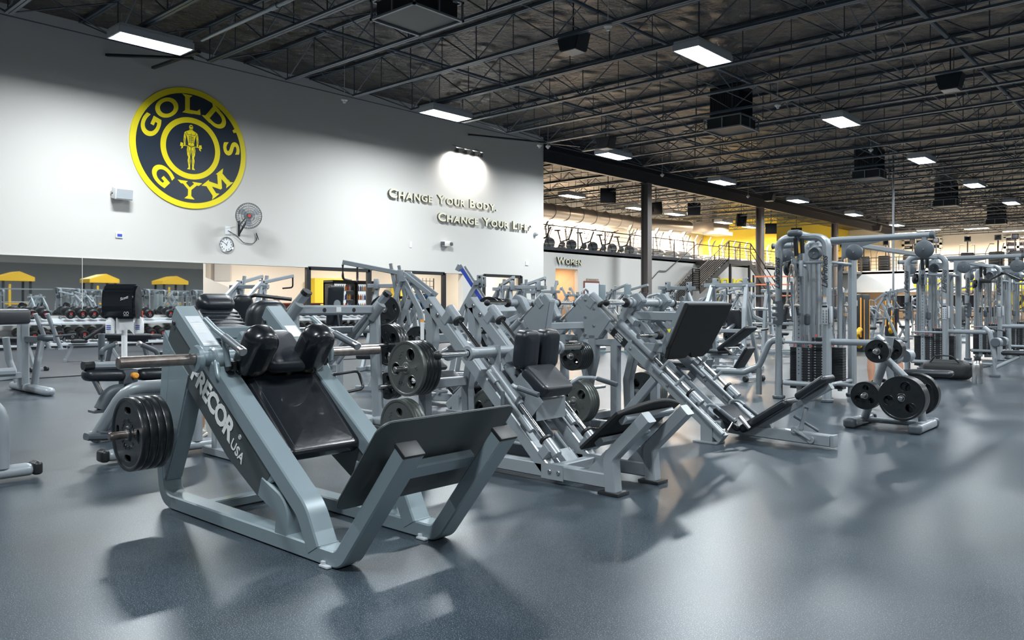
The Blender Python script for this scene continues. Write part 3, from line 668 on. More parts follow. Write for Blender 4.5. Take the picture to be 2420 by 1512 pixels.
# ================================================================== MACHINE 2: hack squat with chrome guide rods
def hack_two():
    yc = 4.75; t = thing('hack_squat_machine', 'silver grey hack squat machine with chrome rods and curved black foot plate', 'gym machine', (-4.1, yc, 0))
    u = V((1.07, 0, -1.02)).normalized(); n = V((1.02, 0, 1.07)).normalized()
    for s in (-1, 1):
        y = yc+s*.25
        g = G(); g.bar([(-4.95, y, 1.32), (-3.66, y, .09)], .085, .10, up=n); obj('guide_beam', g, 'frame2', t)
        g = G(); g.bar([(-4.93, y, 1.26), (-4.90, y, 1.0), (-5.0, y, .55), (-4.98, y, .05)], .085, .085, rad=.1, up=(0, 1, 0)); obj('rear_upright', g, 'frame2', t)
        g = G(); g.bar([(-5.3, y, .09), (-3.13, y, .09)], .085, .10); obj('base_rail', g, 'frame2', t)
        g = G(); g.bar([(-3.10, y-s*0, .02), (-3.12, y, .25), (-2.82, y, .55)], .085, .095, rad=.09, up=(0, 1, 0)); g.prism([(-3.30, y-.03, .14), (-3.14, y-.03, .14), (-3.14, y-.03, .30)], (0, .06, 0)); obj('front_leg', g, 'frame2', t)
        g = G(); g.box((-3.1, y, .012), (.17, .14, .022), b=.005); obj('foot_pad', g, 'black', t)
        # chrome rod with collars
        p, q = V((-4.68, y, 1.235)), V((-3.60, y, .215))
        g = G(); g.cyl(p, q, .020, 16); obj('guide_rod', g, 'chrome', t)
        g = G(); g.cyl(p-u*.04, p+u*.10, .042, 18, .004); g.bar([p+u*.02, p+u*.02-n*.10], .08, .1, up=(0, 1, 0)); obj('rod_holder', g, 'frame2', t); g = G(); g.cyl(q-u*.12, q+u*.02, .040, 18, .004); g.bar([q-u*.06, q-u*.06-n*.09], .08, .1, up=(0, 1, 0)); obj('rod_holder', g, 'frame2', t)
        g = G(); g.cyl(p+u*.10, p+u*.125, .050, 18, .005); obj('bumper_ring', g, 'rubber', t); g = G(); g.cyl(q-u*.145, q-u*.12, .050, 18, .005); obj('bumper_ring', g, 'rubber', t)
        g = G(); g.cyl(p+u*.62, p+u*1.02, .040, 18, .003); cs = obj('linear_bearing', g, 'frame2', t)
        for k in (.02, .10): 
            g = G(); bolt(g, V((-4.90+k, y-s*-.0-.0445, 1.30-k*.95)), (0, -1, 0), .016, .012); obj('bolt', g, 'steel', t)
        for k in (.0, .08): 
            g = G(); bolt(g, V((-3.62+k, y-.044, .09)), (0, -1, 0), .016, .012); obj('bolt', g, 'steel', t)
        g = G(); g.box2((-3.70, y-.046, .035), (-3.50, y-.040, .145)); obj('joint_plate', g, 'frame2', t)
        # release lever along the near bearing
        g = G(); a = p+u*.66+V((0, -.07, 0)); g.cyl(a, a+u*.12, .026, 12, .003); g.cyl(a+u*.12, a+u*.20, .014, 10); g.tube([a+u*.20, a+u*.32, a+u*.46], .014, seg=10); g.cyl(a+u*.46, a+u*.60, .026, 12, .003); lv = obj('stop_lever', g, 'frame2', t)
        g = G(); g.cyl(a+u*.20+V((.02, -.02, -.0)), a+u*.20+V((.05, -.05, -.17)), .016, 12, .006); obj('lever_grip', g, 'dgrey', lv)
    for x, z in ((-5.0, .62), (-5.0, 1.0), (-3.62, .09), (-5.2, .09)):
        g = G(); g.bar([(x, yc-.21, z), (x, yc+.21, z)], .08, .08); obj('cross_member', g, 'frame2', t)
    # centre catch channel
    g = G()
    for s in (-1, 1): g.bar([(-4.35, yc+s*.075, .66), (-3.70, yc+s*.075, .05)], .012, .10, up=n)
    g.bar([(-4.35, yc, .64), (-3.70, yc, .03)], .14, .02, up=n); g.box((-3.72, yc, .12), (.12, .14, .12), Matrix.Rotation(R(43), 3, 'Y')); obj('centre_channel', g, 'frame2', t)
    g = G(); g.cyl((-3.85, yc+.05, .30), (-3.71, yc+.05, .17), .018, 12, .006); obj('channel_handle', g, 'dgrey', t)
    # carriage
    cx, cz = -4.2, .925
    g = G(); g.cyl((cx, yc-.52, cz), (cx, yc+.52, cz), .042, 20, .003)
    for s in (-1, 1):
        g.lathe([(.03, -.01), (.055, -.01), (.055, .02), (.03, .02)], (cx, yc+s*.53, cz), (0, s, 0), 20)
        g.prism([(cx-.07, yc+s*.25-.01, cz+.05), (cx+.05, yc+s*.25-.01, cz+.05), (cx+.06, yc+s*.25-.01, cz-.22), (cx-.02, yc+s*.25-.01, cz-.20)], (0, .02, 0))
    g.prism([(cx-.02, yc-.16, cz-.04), (cx+.20, yc-.16, cz+.08), (cx+.20, yc-.16, cz-.06), (cx+.03, yc-.16, cz-.1)], (0, .32, 0), b=.01)
    g.bar([(cx, yc-.10, cz-.1), (-3.93, yc-.10, .58)], .05, .10, up=n); g.bar([(cx, yc+.10, cz-.1), (-3.93, yc+.10, .58)], .05, .10, up=n)
    g.box((-3.97, yc-.02, .62), (.36, .34, .012), Matrix.Rotation(R(43.6), 3, 'Y')); g.box((-3.93, yc-.19, .61), (.30, .01, .16), Matrix.Rotation(R(43.6), 3, 'Y')); g.box((-3.83, yc-.02, .50), (.01, .34, .16), Matrix.Rotation(R(-0), 3, 'Y'))
    g.tube([(-5.0, yc, .86), (-4.75, yc, .95), (-4.35, yc, .72), (-4.2, yc, .5)], .06, rad=.25, seg=14)
    obj('carriage', g, 'frame2', t)
    for s in (-1, 1):
        g = G(); g.cyl((cx, yc+s*.54, cz), (cx, yc+s*.84, cz), .025, 18, .004); sl = obj('loading_sleeve', g, 'chrome', t)
        g = G(); g.ball((cx, yc+s*.85, cz), .034, 14); obj('sleeve_end', g, 'rubber', sl)
        g = G(); g.pad((-3.99, yc+s*.122, .945), (0, 1, 0), (.12, 0, 1), (1, 0, -.12), .205, .30, .12, b=.035, seg=4); obj('shoulder_pad', g, 'vinyl2', t)
    g = G(); g.pad((-3.87, yc-.02, .71), (.80, 0, -.6), (0, 1, 0), (.6, 0, .8), .30, .36, .10, b=.035, seg=4); obj('back_pad', g, 'vinyl2', t)
    for s in (-1, 1):
        g = G(); g.tube([(-3.95, yc+s*.2, .60), (-3.88, yc+s*.40, .70), (-3.80, yc+s*.48, .70), (-3.58, yc+s*.48, .66)], .015, rad=.05, seg=10); h_ = obj('side_handle', g, 'frame2', t)
        g = G(); g.cyl((-3.76, yc+s*.48, .695), (-3.57, yc+s*.48, .658), .020, 12, .004); obj('grip_sleeve', g, 'dgrey', h_)
    # curved foot plate
    a = V((-3.31, 0, .31)); b = V((-2.90, 0, .66)); u2 = (b-a).normalized(); n2 = V((u2.z, 0, -u2.x))
    poly = [a+V((0, yc-.36, 0)), a+V((0, yc+.40, 0))]
    for q in range(15):
        f = q/14; yy = yc+.42-.80*f; poly.append(a+u2*(.42+.09*math.sin(PI*f))+V((0, yy, 0)))
    g = G(); g.prism(poly, n2*.025, b=.004); obj('foot_plate', g, 'pad', t, label='curved black textured foot plate')
    g = G(); g.bar([a+u2*.12+n2*.05+V((0, yc-.3, 0)), a+u2*.12+n2*.05+V((0, yc+.3, 0))], .07, .04, up=n2); g.bar([a+u2*.38+n2*.05+V((0, yc-.3, 0)), a+u2*.38+n2*.05+V((0, yc+.3, 0))], .07, .04, up=n2); obj('plate_brace', g, 'frame2', t)
    # storage pegs on the near side
    for s in (-1, 1):
        for z in (.77, .305):
            g = G(); g.cyl((-4.95, yc+s*.29, z), (-4.95, yc+s*.62, z), .022, 14, .004); g.cyl((-4.95, yc+s*.29, z), (-4.95, yc+s*.33, z), .04, 14, .004); obj('storage_peg', g, 'steel', t)
    g = G(); g.box((-4.985, yc-.294, 1.08), (.045, .002, .17)); dc = obj('warning_label', g, 'white', t)
    g = G(); g.box((-4.985, yc-.2955, 1.155), (.045, .001, .02)); obj('label_header', g, 'orange', dc)
    return t
hack_two()
plates((-4.95, 4.26, .77), 1, 5, 'upper peg of the chrome-rod hack squat', 'three', .225, .036, .003, rot=.45, word='black three-hole')
_o = [o for o in bpy.data.objects if o.get('group') == 'plates on the upper peg of the chrome-rod hack squat']
for o in _o[:1]:
    for ch in o.children:
        if ch.name.startswith('disc'): ch.data = ch.data.copy(); ch.data.materials[0] = M['platem']
_o[0]['label'] = 'outermost worn grey three-hole plate on the upper peg of the chrome-rod hack squat'
plates((-4.95, 4.18, .305), 1, 3, 'lower peg of the chrome-rod hack squat', 'oval', .225, .036, .003, rot=.1, word='grey oval-hole', m='platem')
plates((-4.95, 5.30, .305), -1, 3, 'far lower peg of the chrome-rod hack squat', 'three', .225, .036, .003, rot=.3)

# ================================================================== MACHINE 3 and 4: angled leg presses, back to back
def leg_press():
    yc = 7.2; t = thing('leg_press_machine', 'silver grey leg press with large black foot plate and low reclined seat', 'gym machine', (-5.3, yc, 0))
    u = V((1.57, 0, -1.27)).normalized(); n = V((1.27, 0, 1.57)).normalized()
    for s in (-1, 1):
        y = yc+s*.38
        g = G(); g.prism([(-5.10, y-.05, 1.33), (-5.02, y-.05, 1.41), (-4.70, y-.05, 1.13), (-4.86, y-.05, .93), (-5.02, y-.05, .93)], (0, .10, 0), b=.008); obj('gusset', g, 'frame2', t)
        g = G(); g.bar([(-5.05, y, 1.32), (-3.47, y, .045)], .085, .10, up=n); obj('guide_beam', g, 'frame2', t)
        g = G(); g.bar([(-4.94, y, .97), (-4.94, y, .75), (-5.02, y, .45), (-5.0, y, .04)], .09, .10, rad=.12, up=(0, 1, 0)); obj('rear_upright', g, 'frame2', t)
        g = G(); g.bar([(-4.67, y, .03), (-4.67, y, .92)], .085, .085, up=(0, 1, 0)); g.bar([(-4.92, y, .90), (-4.45, y, .90)], .08, .07); g.bar([(-4.62, y, .10), (-4.20, y, .56)], .08, .07, up=(0, 1, 0)); obj('brace', g, 'frame2', t)
        g = G(); g.bar([(-5.3, y, .05), (-4.6, y, .05)], .08, .08); obj('base_rail', g, 'frame2', t)
        g = G(); g.box((-3.62, y, .10), (.12, .10, .19)); g.box((-3.62, y, .008), (.24, .18, .014), b=.003); obj('front_foot', g, 'frame2', t)
        p, q = V((-5.02, y, 1.30))+n*.10, V((-3.85, y, .352))+n*.10
        g = G(); g.cyl(p, q, .018, 14); obj('guide_rod', g, 'steel', t)
        g = G(); g.cyl(p-u*.02, p+u*.13, .045, 16, .004); g.bar([p+u*.05, p+u*.05-n*.1], .08, .12, up=(0, 1, 0)); obj('rod_holder', g, 'frame2', t); g = G(); g.cyl(q-u*.02, q+u*.12, .042, 16, .004); g.bar([q+u*.05, q+u*.05-n*.1], .08, .12, up=(0, 1, 0)); obj('rod_holder', g, 'frame2', t)
        g = G(); g.cyl(p+u*.13, p+u*.155, .052, 16, .005); obj('bumper_ring', g, 'rubber', t); g = G(); g.cyl(q-u*.045, q-u*.02, .050, 16, .005); obj('bumper_ring', g, 'rubber', t)
        g = G(); g.cyl(p+u*.42, p+u*.98, .040, 16, .003); obj('linear_bearing', g, 'frame2', t)
        # safety stop tube along the beam
        a = V((-4.22, y, .64))+n*.07+V((0, -.075, 0))
        g = G(); g.cyl(a, a+u*.12, .026, 12, .003); g.cyl(a+u*.10, a+u*.78, .017, 10); g.cyl(a+u*.70, a+u*.95, .024, 12, .003); g.tube([a+u*.08, a+u*.08+n*.13+V((0, .05, 0))], .015, seg=8); g.tube([a+u*.30, a+u*.30+n*.13+V((0, .05, 0))], .015, seg=8); obj('stop_lever', g, 'frame2', t)
        for k in range(5):
            g = G(); c = V((-5.02+.055*(k % 2)*2, y-.051, 1.34-.09*k)); bolt(g, c, (0, -1, 0), .014, .012); obj('bolt', g, 'steel', t)
        for k in (.45, .75, 1.3):
            g = G(); bolt(g, V((-5.05, y-.043, 1.32))+u*k, (0, -1, 0), .013, .012); obj('bolt', g, 'steel', t)
        # loading peg beside the foot plate
        g = G(); c = V((-4.12, yc+s*.45, .99)); g.cyl(c, c+V((0, s*.36, 0)), .025, 16, .003); obj('loading_sleeve', g, 'chrome', t)
        g = G(); g.cyl(c-V((0, s*.03, 0)), c+V((0, s*.03, 0)), .042, 16, .004); obj('sleeve_collar', g, 'rubber', t)
        for z in (.765, .30):
            g = G(); g.cyl((-4.96, yc+s*.43, z), (-4.96, yc+s*.80, z), .022, 14, .004); g.cyl((-4.96, yc+s*.43, z), (-4.96, yc+s*.47, z), .04, 14); obj('storage_peg', g, 'steel', t)
    if True:
        g = G(); c = V((-4.60, yc-.38-.044, 1.32-.364)); g.box(c, (.22, .002, .075), Matrix((u, V((0, 1, 0)), n)).transposed()); pl_ = obj('name_plate', g, 'black', t)
        g = G()
        for r_ in (0, 1, 2): me = text_me(['HAMMER', 'STRENGTH', 'LEG PRESS'][r_], .021, .0006, .0006); g.mesh(me, frame_mtx(c+V((0, -.002, 0))+n*(.022-.022*r_), u, n))
        obj('print', g, 'label', pl_)
    for x, z in ((-4.98, 1.05), (-5.25, .05), (-3.62, .14), (-4.67, .10)):
        g = G(); g.bar([(x, yc-.34, z), (x, yc+.34, z)], .08, .08); obj('cross_member', g, 'frame2', t)
    # carriage: long bar on top with arms to the plate
    bx, bz = -4.50, 1.31
    g = G(); g.cyl((bx, yc-.45, bz), (bx, yc+.45, bz), .042, 18, .003)
    for s in (-1, 1):
        y = yc+s*.25
        g.prism([(bx-.07, y-.05, bz+.06), (bx+.03, y-.05, bz+.10), (bx+.10, y-.05, bz+.02), (bx-.12, y-.05, bz-.22), (bx-.2, y-.05, bz-.16)], (0, .10, 0), b=.008)
        g.bar([(bx-.1, y, bz-.12), (bx+.06, y+s*.1, 1.10)], .06, .07, up=(0, 1, 0)); g.bar([(bx-.02, y, bz-.13), (-3.93, y, 1.17)], .08, .09, up=(0, 0, 1)); g.bar([(bx+.05, y, 1.1), (-4.16, y, .80)], .07, .07, up=(0, 1, 0))
        g.cyl((bx, y-.13, bz), (bx, y-.10, bz), .055, 16, .004); g.box((bx, y, bz+.055), (.025, .025, .05))
        g.bar([(-4.32, yc+s*.38, .87), (-4.12, yc+s*.36, .86)], .09, .06, up=(0, 1, 0))
    obj('carriage', g, 'frame2', t)
    for s in (-1, 1):
        g = G(); g.cyl((bx, yc+s*.45, bz), (bx, yc+s*.78, bz), .025, 16, .003); sl = obj('loading_sleeve', g, 'chrome', t)
        g = G(); g.ball((bx, yc+s*.79, bz), .036, 12); obj('sleeve_end', g, 'rubber', sl); g = G(); g.cyl((bx, yc+s*.44, bz), (bx, yc+s*.47, bz), .05, 16, .004); obj('sleeve_collar', g, 'rubber', sl)
    a = V((-4.09, 0, .77)); b = V((-3.83, 0, 1.31)); u2 = (b-a).normalized(); n2 = V((u2.z, 0, -u2.x)); H = (b-a).length
    pts = [(-.44, .10), (-.40, .0), (-.06, .0), (.0, .06), (.06, .0), (.30, .0), (.38, .05), (.45, H*.72), (.45, H), (-.45, H), (-.44, .10)][:-1]
    poly = [a+u2*z+V((0, yc+y, 0)) for y, z in pts]
    g = G(); g.prism(poly, n2*.045, b=.006); obj('foot_plate', g, 'pad', t, label='large black textured foot plate with notched lower edge')
    pts = [(-.44, .12), (-.38, .03), (.36, .03), (.44, H*.7), (.44, H-.01), (-.44, H-.01)]
    g = G(); g.prism([a+u2*z+V((0, yc+y, 0)) for y, z in pts], n2*-.06, b=.008); pf = obj('plate_frame', g, 'frame2', t)
    g = G(); c = a+u2*.28-n2*.03+V((0, yc-.442, 0)); g.prism([c+u2*-.022, c+u2*.022-n2*.0, c-n2*.04], (0, -.002, 0)); obj('warning_label', g, 'warn', pf)
    # catch mechanism in the middle
    g = G(); g.bar([(-4.35, yc, .66), (-3.66, yc, .10)], .16, .03, up=n)
    for s in (-1, 1): g.bar([(-4.35, yc+s*.09, .68), (-3.66, yc+s*.09, .12)], .015, .09, up=n)
    obj('centre_channel', g, 'frame2', t)
    g = G(); g.cyl((-4.05, yc+.05, .68), (-3.90, yc+.05, .56), .02, 12, .004); g.cyl((-4.15, yc-.05, .66), (-4.0, yc-.05, .54), .015, 10); obj('channel_handle', g, 'dgrey', t)
    # front rail, seat, back
    g = G(); g.bar([(-3.62, yc, .10), (-2.62, yc, .075)], .10, .10); g.box((-2.60, yc, .075), (.03, .11, .11), b=.005); obj('front_rail', g, 'frame2', t)
    ub = V((.84, 0, .565)).normalized(); nb = V((-.565, 0, .84)).normalized()
    c = V((-3.20, yc, .255)); g = G(); g.pad(c, ub, (0, 1, 0), nb, .56, .33, .075, b=.03, seg=4); obj('back_pad', g, 'vinyl2', t)
    c = V((-2.77, yc, .545)); g = G(); g.pad(c, V((.80, 0, .6)), (0, 1, 0), V((-.6, 0, .8)), .34, .28, .07, b=.03, seg=4); obj('head_pad', g, 'vinyl2', t)
    c = V((-3.55, yc, .20)); g = G(); g.pad(c, V((.82, 0, -.57)), (0, 1, 0), V((.57, 0, .82)), .32, .40, .06, b=.025, seg=4); obj('seat_pad', g, 'vinyl2', t)
    g = G(); g.bar([(-3.30, yc, .13), (-2.62, yc, .565)], .075, .055, up=nb); g.prism([(-3.35, yc-.03, .12), (-3.15, yc-.03, .12), (-3.2, yc-.03, .2)], (0, .06, 0)); obj('back_frame', g, 'frame2', t)
    g = G(); g.bar([(-2.82, yc, .42), (-2.83, yc, .36)], .09, .07, up=(0, 1, 0)); g.bar([(-2.84, yc, .37), (-2.90, yc, .15)], .035, .03, up=(0, 1, 0)); g.bar([(-2.93, yc-.06, .15), (-2.78, yc-.06, .075)], .02, .06, up=(0, 1, 0)); g.cyl((-2.93, yc-.08, .15), (-2.93, yc+.08, .15), .03, 12); g.cyl((-2.78, yc-.08, .075), (-2.78, yc+.08, .075), .03, 12); obj('recline_strut', g, 'frame2', t)
    g = G(); g.cyl((-2.98, yc+.04, .26), (-2.78, yc+.12, .13), .013, 10, .003); obj('recline_handle', g, 'dgrey', t)
    for s in (-1, 1):
        g = G(); g.tube([(-3.72, yc+s*.20, .16), (-3.72, yc+s*.24, .33), (-3.62, yc+s*.25, .33), (-3.42, yc+s*.25, .20)], .014, rad=.05, seg=10); h_ = obj('seat_handle', g, 'frame2', t)
        g = G(); g.cyl((-3.57, yc+s*.25, .295), (-3.41, yc+s*.25, .193), .019, 12, .003); obj('grip_sleeve', g, 'dgrey', h_)
    g = G(); g.cyl((-3.44, yc-.2, .22), (-3.52, yc-.30, .03), .010, 8); g.cyl((-3.40, yc-.2, .24), (-3.30, yc-.2, .14), .02, 10); obj('foot_lever', g, 'steel', t)
    return t
lp = leg_press()
lp4 = dup(lp, (-5.3, 7.2, 0), PI, 'silver grey leg press turned away, backed against the one with the large foot plate')
plates((-4.96, 6.46, .765), 1, 6, 'upper peg of the leg press', 'three', .145, .03, .003, rot=.2, word='small black')
plates((-4.96, 6.50, .30), 1, 4, 'lower peg of the leg press', 'three', .225, .036, .003, rot=.9)
plates((-4.96, 7.98, .765), -1, 3, 'far upper peg of the leg press', 'three', .225, .036, .003)
plates((-4.96, 7.94, .30), -1, 5, 'far lower peg of the leg press', 'three', .225, .036, .003)
plates((-5.64, 6.46, .765), 1, 3, 'upper peg of the leg press turned away', 'three', .225, .036, .003, rot=.2)
plates((-5.64, 6.50, .30), 1, 4, 'lower peg of the leg press turned away', 'three', .225, .036, .003, rot=.2)
# ================================================================== PLATE TREE
def plate_tree():
    t = thing('plate_tree', 'grey A-frame plate tree on two rounded feet, loaded with black plates', 'plate rack', (-2.63, 8.92, 0))
    for x in (-2.94, -2.31):
        g = G(); g.pad((x, 8.92, .05), (0, 1, 0), (1, 0, 0), (0, 0, 1), .60, .12, .085, b=.03); f = obj('foot', g, 'frame2', t)
        for s in (-1, 1): g = G(); g.pad((x, 8.92+s*.32, .05), (0, 1, 0), (1, 0, 0), (0, 0, 1), .10, .13, .095, b=.035); obj('foot_cap', g, 'dgrey', f)
    g = G(); g.tube([(-2.92, 8.92, .06), (-2.33, 8.92, .06)], .025); g.tube([(-2.92, 9.0, .06), (-2.33, 9.0, .06)], .02); obj('base_bar', g, 'frame2', t)
    g = G(); g.tube([(-2.90, 8.92, .06), (-2.66, 8.92, .80), (-2.64, 8.92, .95)], .042, rad=.05, seg=14); obj('upright', g, 'frame2', t)
    g = G(); g.tube([(-2.68, 8.92, .72), (-2.36, 8.92, .40), (-2.32, 8.92, .06)], .040, rad=.1, seg=14); obj('upright', g, 'frame2', t)
    for x, z in ((-2.68, .81), (-2.80, .345), (-2.44, .345)):
        for s in (-1, 1):
            g = G(); g.cyl((x, 8.92, z), (x, 8.92+s*.36, z), .022, 14, .004); g.cyl((x, 8.92+s*.03, z), (x, 8.92+s*.08, z), .038, 14); obj('peg', g, 'steel', t)
plate_tree()
plates((-2.44, 8.62, .345), 1, 5, 'big front peg of the A-frame plate tree', 'three', .225, .030, .003, rot=.3)
plates((-2.80, 8.64, .345), 1, 4, 'small front peg of the A-frame plate tree', 'three', .145, .030, .003, rot=.1, word='small black')
plates((-2.68, 8.64, .81), 1, 3, 'top front peg of the A-frame plate tree', 'three', .12, .026, .003, rot=.5, word='tiny black')
plates((-2.44, 9.18, .345), -1, 3, 'big rear peg of the A-frame plate tree', 'three', .225, .030, .003, rot=.3)
plates((-2.80, 9.16, .345), -1, 2, 'small rear peg of the A-frame plate tree', 'three', .145, .030, .003, word='small black')
plates((-2.68, 9.20, .81), -1, 5, 'top rear peg of the A-frame plate tree', 'three', .12, .026, .003, rot=.5, word='tiny black')

# ================================================================== CABLE TOWERS
def cable_tower(label):
    t = thing('cable_tower', label, 'gym machine', (0, 0, 0), None)
    H = 2.20
    for k, y in enumerate((-.56, .40)):
        g = G(); prof_r = .055
        g.bar([(-.35, y, .03), (-.35, y, H-.02), (0, y, H+.06 if k == 0 else H), (.31, y, H-.02), (.31, y, .03)], .115, .085, rad=[.16, .2, .16], up=(0, 1, 0), b=.035, n=8) if False else g.tube([(-.35, y, .03), (-.35, y, H), (-.02, y, H)], .055, rad=.17, seg=16)
        g.tube([(-.02, y, H), (.31, y, H)], .055, seg=16) if False else None
        arch = obj('arch', g, 'frame2', t)
        g = G(); g.bar([(-.06, y, H-.0), (.31, y, H), (.31, y, .03)], .09, .15, rad=[.17], up=(0, 1, 0), b=.04, n=8); obj('post', g, 'frame2', t)
        for x in (-.35, .31): g = G(); g.cyl((x, y, 0), (x, y, .045), .085, 18, .01); obj('rubber_foot', g, 'dgrey', t)
        g = G()
        g.tube([(-.28, y, H-.34), (.28, y, H-.34)], .022); g.tube([(-.28, y, .22), (.28, y, .22)], .035); g.tube([(-.28, y, .78), (.28, y, .78)], .02); obj('cross_bar', g, 'frame2', t)
    for x in (-.35, .31):
        g = G(); g.tube([(x, -.53, H-.34), (x, .38, H-.34)], .022); g.tube([(x, -.53, .22), (x, .38, .22)], .03); obj('side_bar', g, 'frame2', t)
        g = G(); g.tube([(x*.9, 0, .1), (x*.9, 0, H-.30)], .03); obj('side_mast', g, 'frame2', t)
    # central mast and head
    g = G(); g.bar([(-.10, -.46, .08), (-.10, -.46, H-.2)], .07, .06); g.bar([(-.02, -.10, .05), (-.02, -.10, H-.05)], .14, .12); obj('mast', g, 'frame2', t)
    g = G()
    for k in range(30): g.cyl((-.10, -.492, .35+k*.055), (-.10, -.4895, .35+k*.055), .008, 6)
    obj('mast_holes', g, 'black', t)
    g = G(); g.tube([(-.05, -.70, H+.05), (-.02, -.2, H+.03), (0, .3, H)], .045, rad=.2, seg=14); g.lathe([(0, -.12), (.12, -.12), (.17, .0), (.10, .08), (0, .09)], (0, 0, H-.1), (0, 0, 1), 24); obj('head', g, 'frame2', t)
    g = G(); g.pad((-.06, -.72, H+.05), (1, 0, 0), (0, 1, 0), (0, 0, 1), .20, .12, .085, b=.04); obj('head_cap', g, 'dgrey', t)
    # arms reaching out along X
    g = G(); g.tube([(.20, -.1, H-.02), (1.45, -.1, H-.02)], .042, seg=16); g.tube([(-.3, -.1, H-.06), (-.62, -.1, H-.06)], .038, seg=14); g.prism([(.34, -.11, H-.06), (.9, -.11, H-.06), (.62, -.11, H-.12), (.45, -.11, H-.24), (.34, -.11, H-.30)], (0, .02, 0)); g.prism([(-.6, -.11, H-.09), (-.34, -.11, H-.09), (-.34, -.11, H-.25)], (0, .02, 0)); arm = obj('overhead_arm', g, 'frame2', t)
    g = G(); g.cyl((1.44, -.1, H-.02), (1.50, -.1, H-.02), .046, 16, .006); g.cyl((-.62, -.1, H-.06), (-.65, -.1, H-.06), .042, 16, .006); obj('arm_cap', g, 'dgrey', arm)
    # pulleys: big covered discs
    def pulley(c, r, ax=(0, 1, 0)):
        g = G(); g.lathe([(0, -.03), (r*.8, -.035), (r, -.02), (r, .02), (r*.8, .035), (0, .03)], c, ax, 28); p_ = obj('pulley', g, 'dgrey', t)
        g = G(); g.lathe([(0, -.045), (.012, -.045), (.012, .045), (0, .045)], c, ax, 10); obj('pulley_axle', g, 'steel', p_)
    pulley((1.38, -.12, H-.20), .115); pulley((.52, -.14, H-.20), .11); pulley((-.42, -.12, H-.22), .11); pulley((.05, -.30, H-.2), .09); pulley((-.2, -.62, H-.42), .09, (1, 0, 0))
    g = G(); g.bar([(1.38, -.1, H-.04), (1.38, -.1, H-.14)], .06, .07); g.box((-.06, -.66, H-.1), (.03, .06, .24), b=.01); g.box((-.11, -.63, H-.40), (.025, .13, .26), b=.03); g.box((-.01, -.63, H-.42), (.025, .12, .22), b=.03); obj('pulley_bracket', g, 'frame2', t)
    g = G(); g.lathe([(.055, -.015), (.085, -.02), (.085, .02), (.055, .015)], (-.17, -.66, H-.40), (1, 0, 0), 24); g.cyl((-.05, -.73, H-.02), (-.05, -.69, H-.25), .03, 10); g.cyl((.03, -.70, H-.02), (.03, -.68, H-.22), .028, 10); obj('cable_wheel', g, 'rubber', t)
    # guide rods, stacks
    for i, (x, y) in enumerate([(-.20, -.25), (-.02, -.40), (.14, -.34), (.12, .22), (-.16, .25), (.24, .02)]):
        g = G()
        for s in (-.06, .06): g.cyl((x+s, y, .12), (x+s, y, H-.32), .011, 8)
        obj('guide_rods', g, 'chrome', t)
        g = G(); n_ = 16 if i != 2 else 20
        for k in range(n_): g.box((x, y, .145+k*.036), (.19, .13, .0345), b=.002, seg=1)
        st = obj('weight_stack', g, 'stack', t)
        g = G(); g.cyl((x, y, .145+n_*.036), (x, y, .145+n_*.036+.16), .012, 8); g.tube([(x, y, .9), (x, y, H-.3)], .004, seg=5); obj('selector_stem', g, 'steel', st)
        if i in (1, 2, 3):
            g = G()
            for k in range(n_): me = text_me(str((k+1)*5), .026, .0004); g.mesh(me, frame_mtx((x-.05, y-.0665, .145+(n_-1-k)*.036), (1, 0, 0), (0, 0, 1))); g.mesh(me, frame_mtx((x+.05, y-.0665, .145+(n_-1-k)*.036), (1, 0, 0), (0, 0, 1)))
            obj('stack_numbers', g, 'white', st)
        g = G()
        for s in (-.06, .06): g.cyl((x+s, y, .145+n_*.036), (x+s, y, .145+n_*.036+.018), .016, 8)
        obj('red_bushing', g, 'red', st)
        g = G(); g.pad((x, y, 1.05+.04*i), (1, 0, 0), (0, 0, 1), (0, -1, 0), .08, .16, .05, b=.02); obj('floating_pulley', g, 'dgrey', t) if i in (1, 3) else g.bm.free()
    # hook rack and placards on the front posts
    g = G(); poly = []
    pr = [(-.07, .15), (.05, .17), (.07, .12), (.07, -.12), (.05, -.17), (-.07, -.15), (-.07, -.11), (.0, -.10), (.0, -.05), (-.08, -.045), (-.08, -.01), (.0, 0), (.0, .04), (-.08, .045), (-.08, .08), (.0, .085), (.0, .12), (-.07, .125)]
    g.prism([(-.33+a, -.65, 1.18+b) for a, b in pr], (0, .03, 0), b=.004); obj('bar_rack', g, 'dgrey', t)
    g = G(); g.box((.31, -.638, 1.16), (.075, .012, .26), b=.004); g.box((.375, -.60, 1.16), (.03, .06, .22), b=.01); pc = obj('placard', g, 'grey', t)
    g = G(); g.box((.31, -.6455, 1.27), (.068, .001, .025)); me = text_me('CABLE TOWER', .008, .0002); 
    for a in range(2):
        for b in range(5):
            g.box((.29+a*.04, -.6455, 1.21-b*.036), (.006, .001, .026)); g.box((.298+a*.04, -.6455, 1.205-b*.036), (.012, .001, .004))
    bpy.data.meshes.remove(me); obj('placard_print', g, 'black', pc)
    g = G(); g.box((.31, -.637, 1.36), (.045, .002, .075)); dc = obj('decal', g, 'label', t); g = G(); g.box((.31, -.6385, 1.395), (.045, .001, .012)); obj('decal_header', g, 'orange', dc)
    me = text_me('LifeFitness', .115, .0012, .0006, shear=.45, space=.9)
    g = G(); g.mesh(me, frame_mtx((.31, -.637, 1.72), (0, 0, 1), (-1, 0, 0))); obj('lettering', g, 'black', t, label='black slanted maker lettering up the post')
    g = G(); g.mesh(me, frame_mtx((-.35, -.617, 1.72), (0, 0, 1), (-1, 0, 0))); obj('lettering', g, 'black', t)
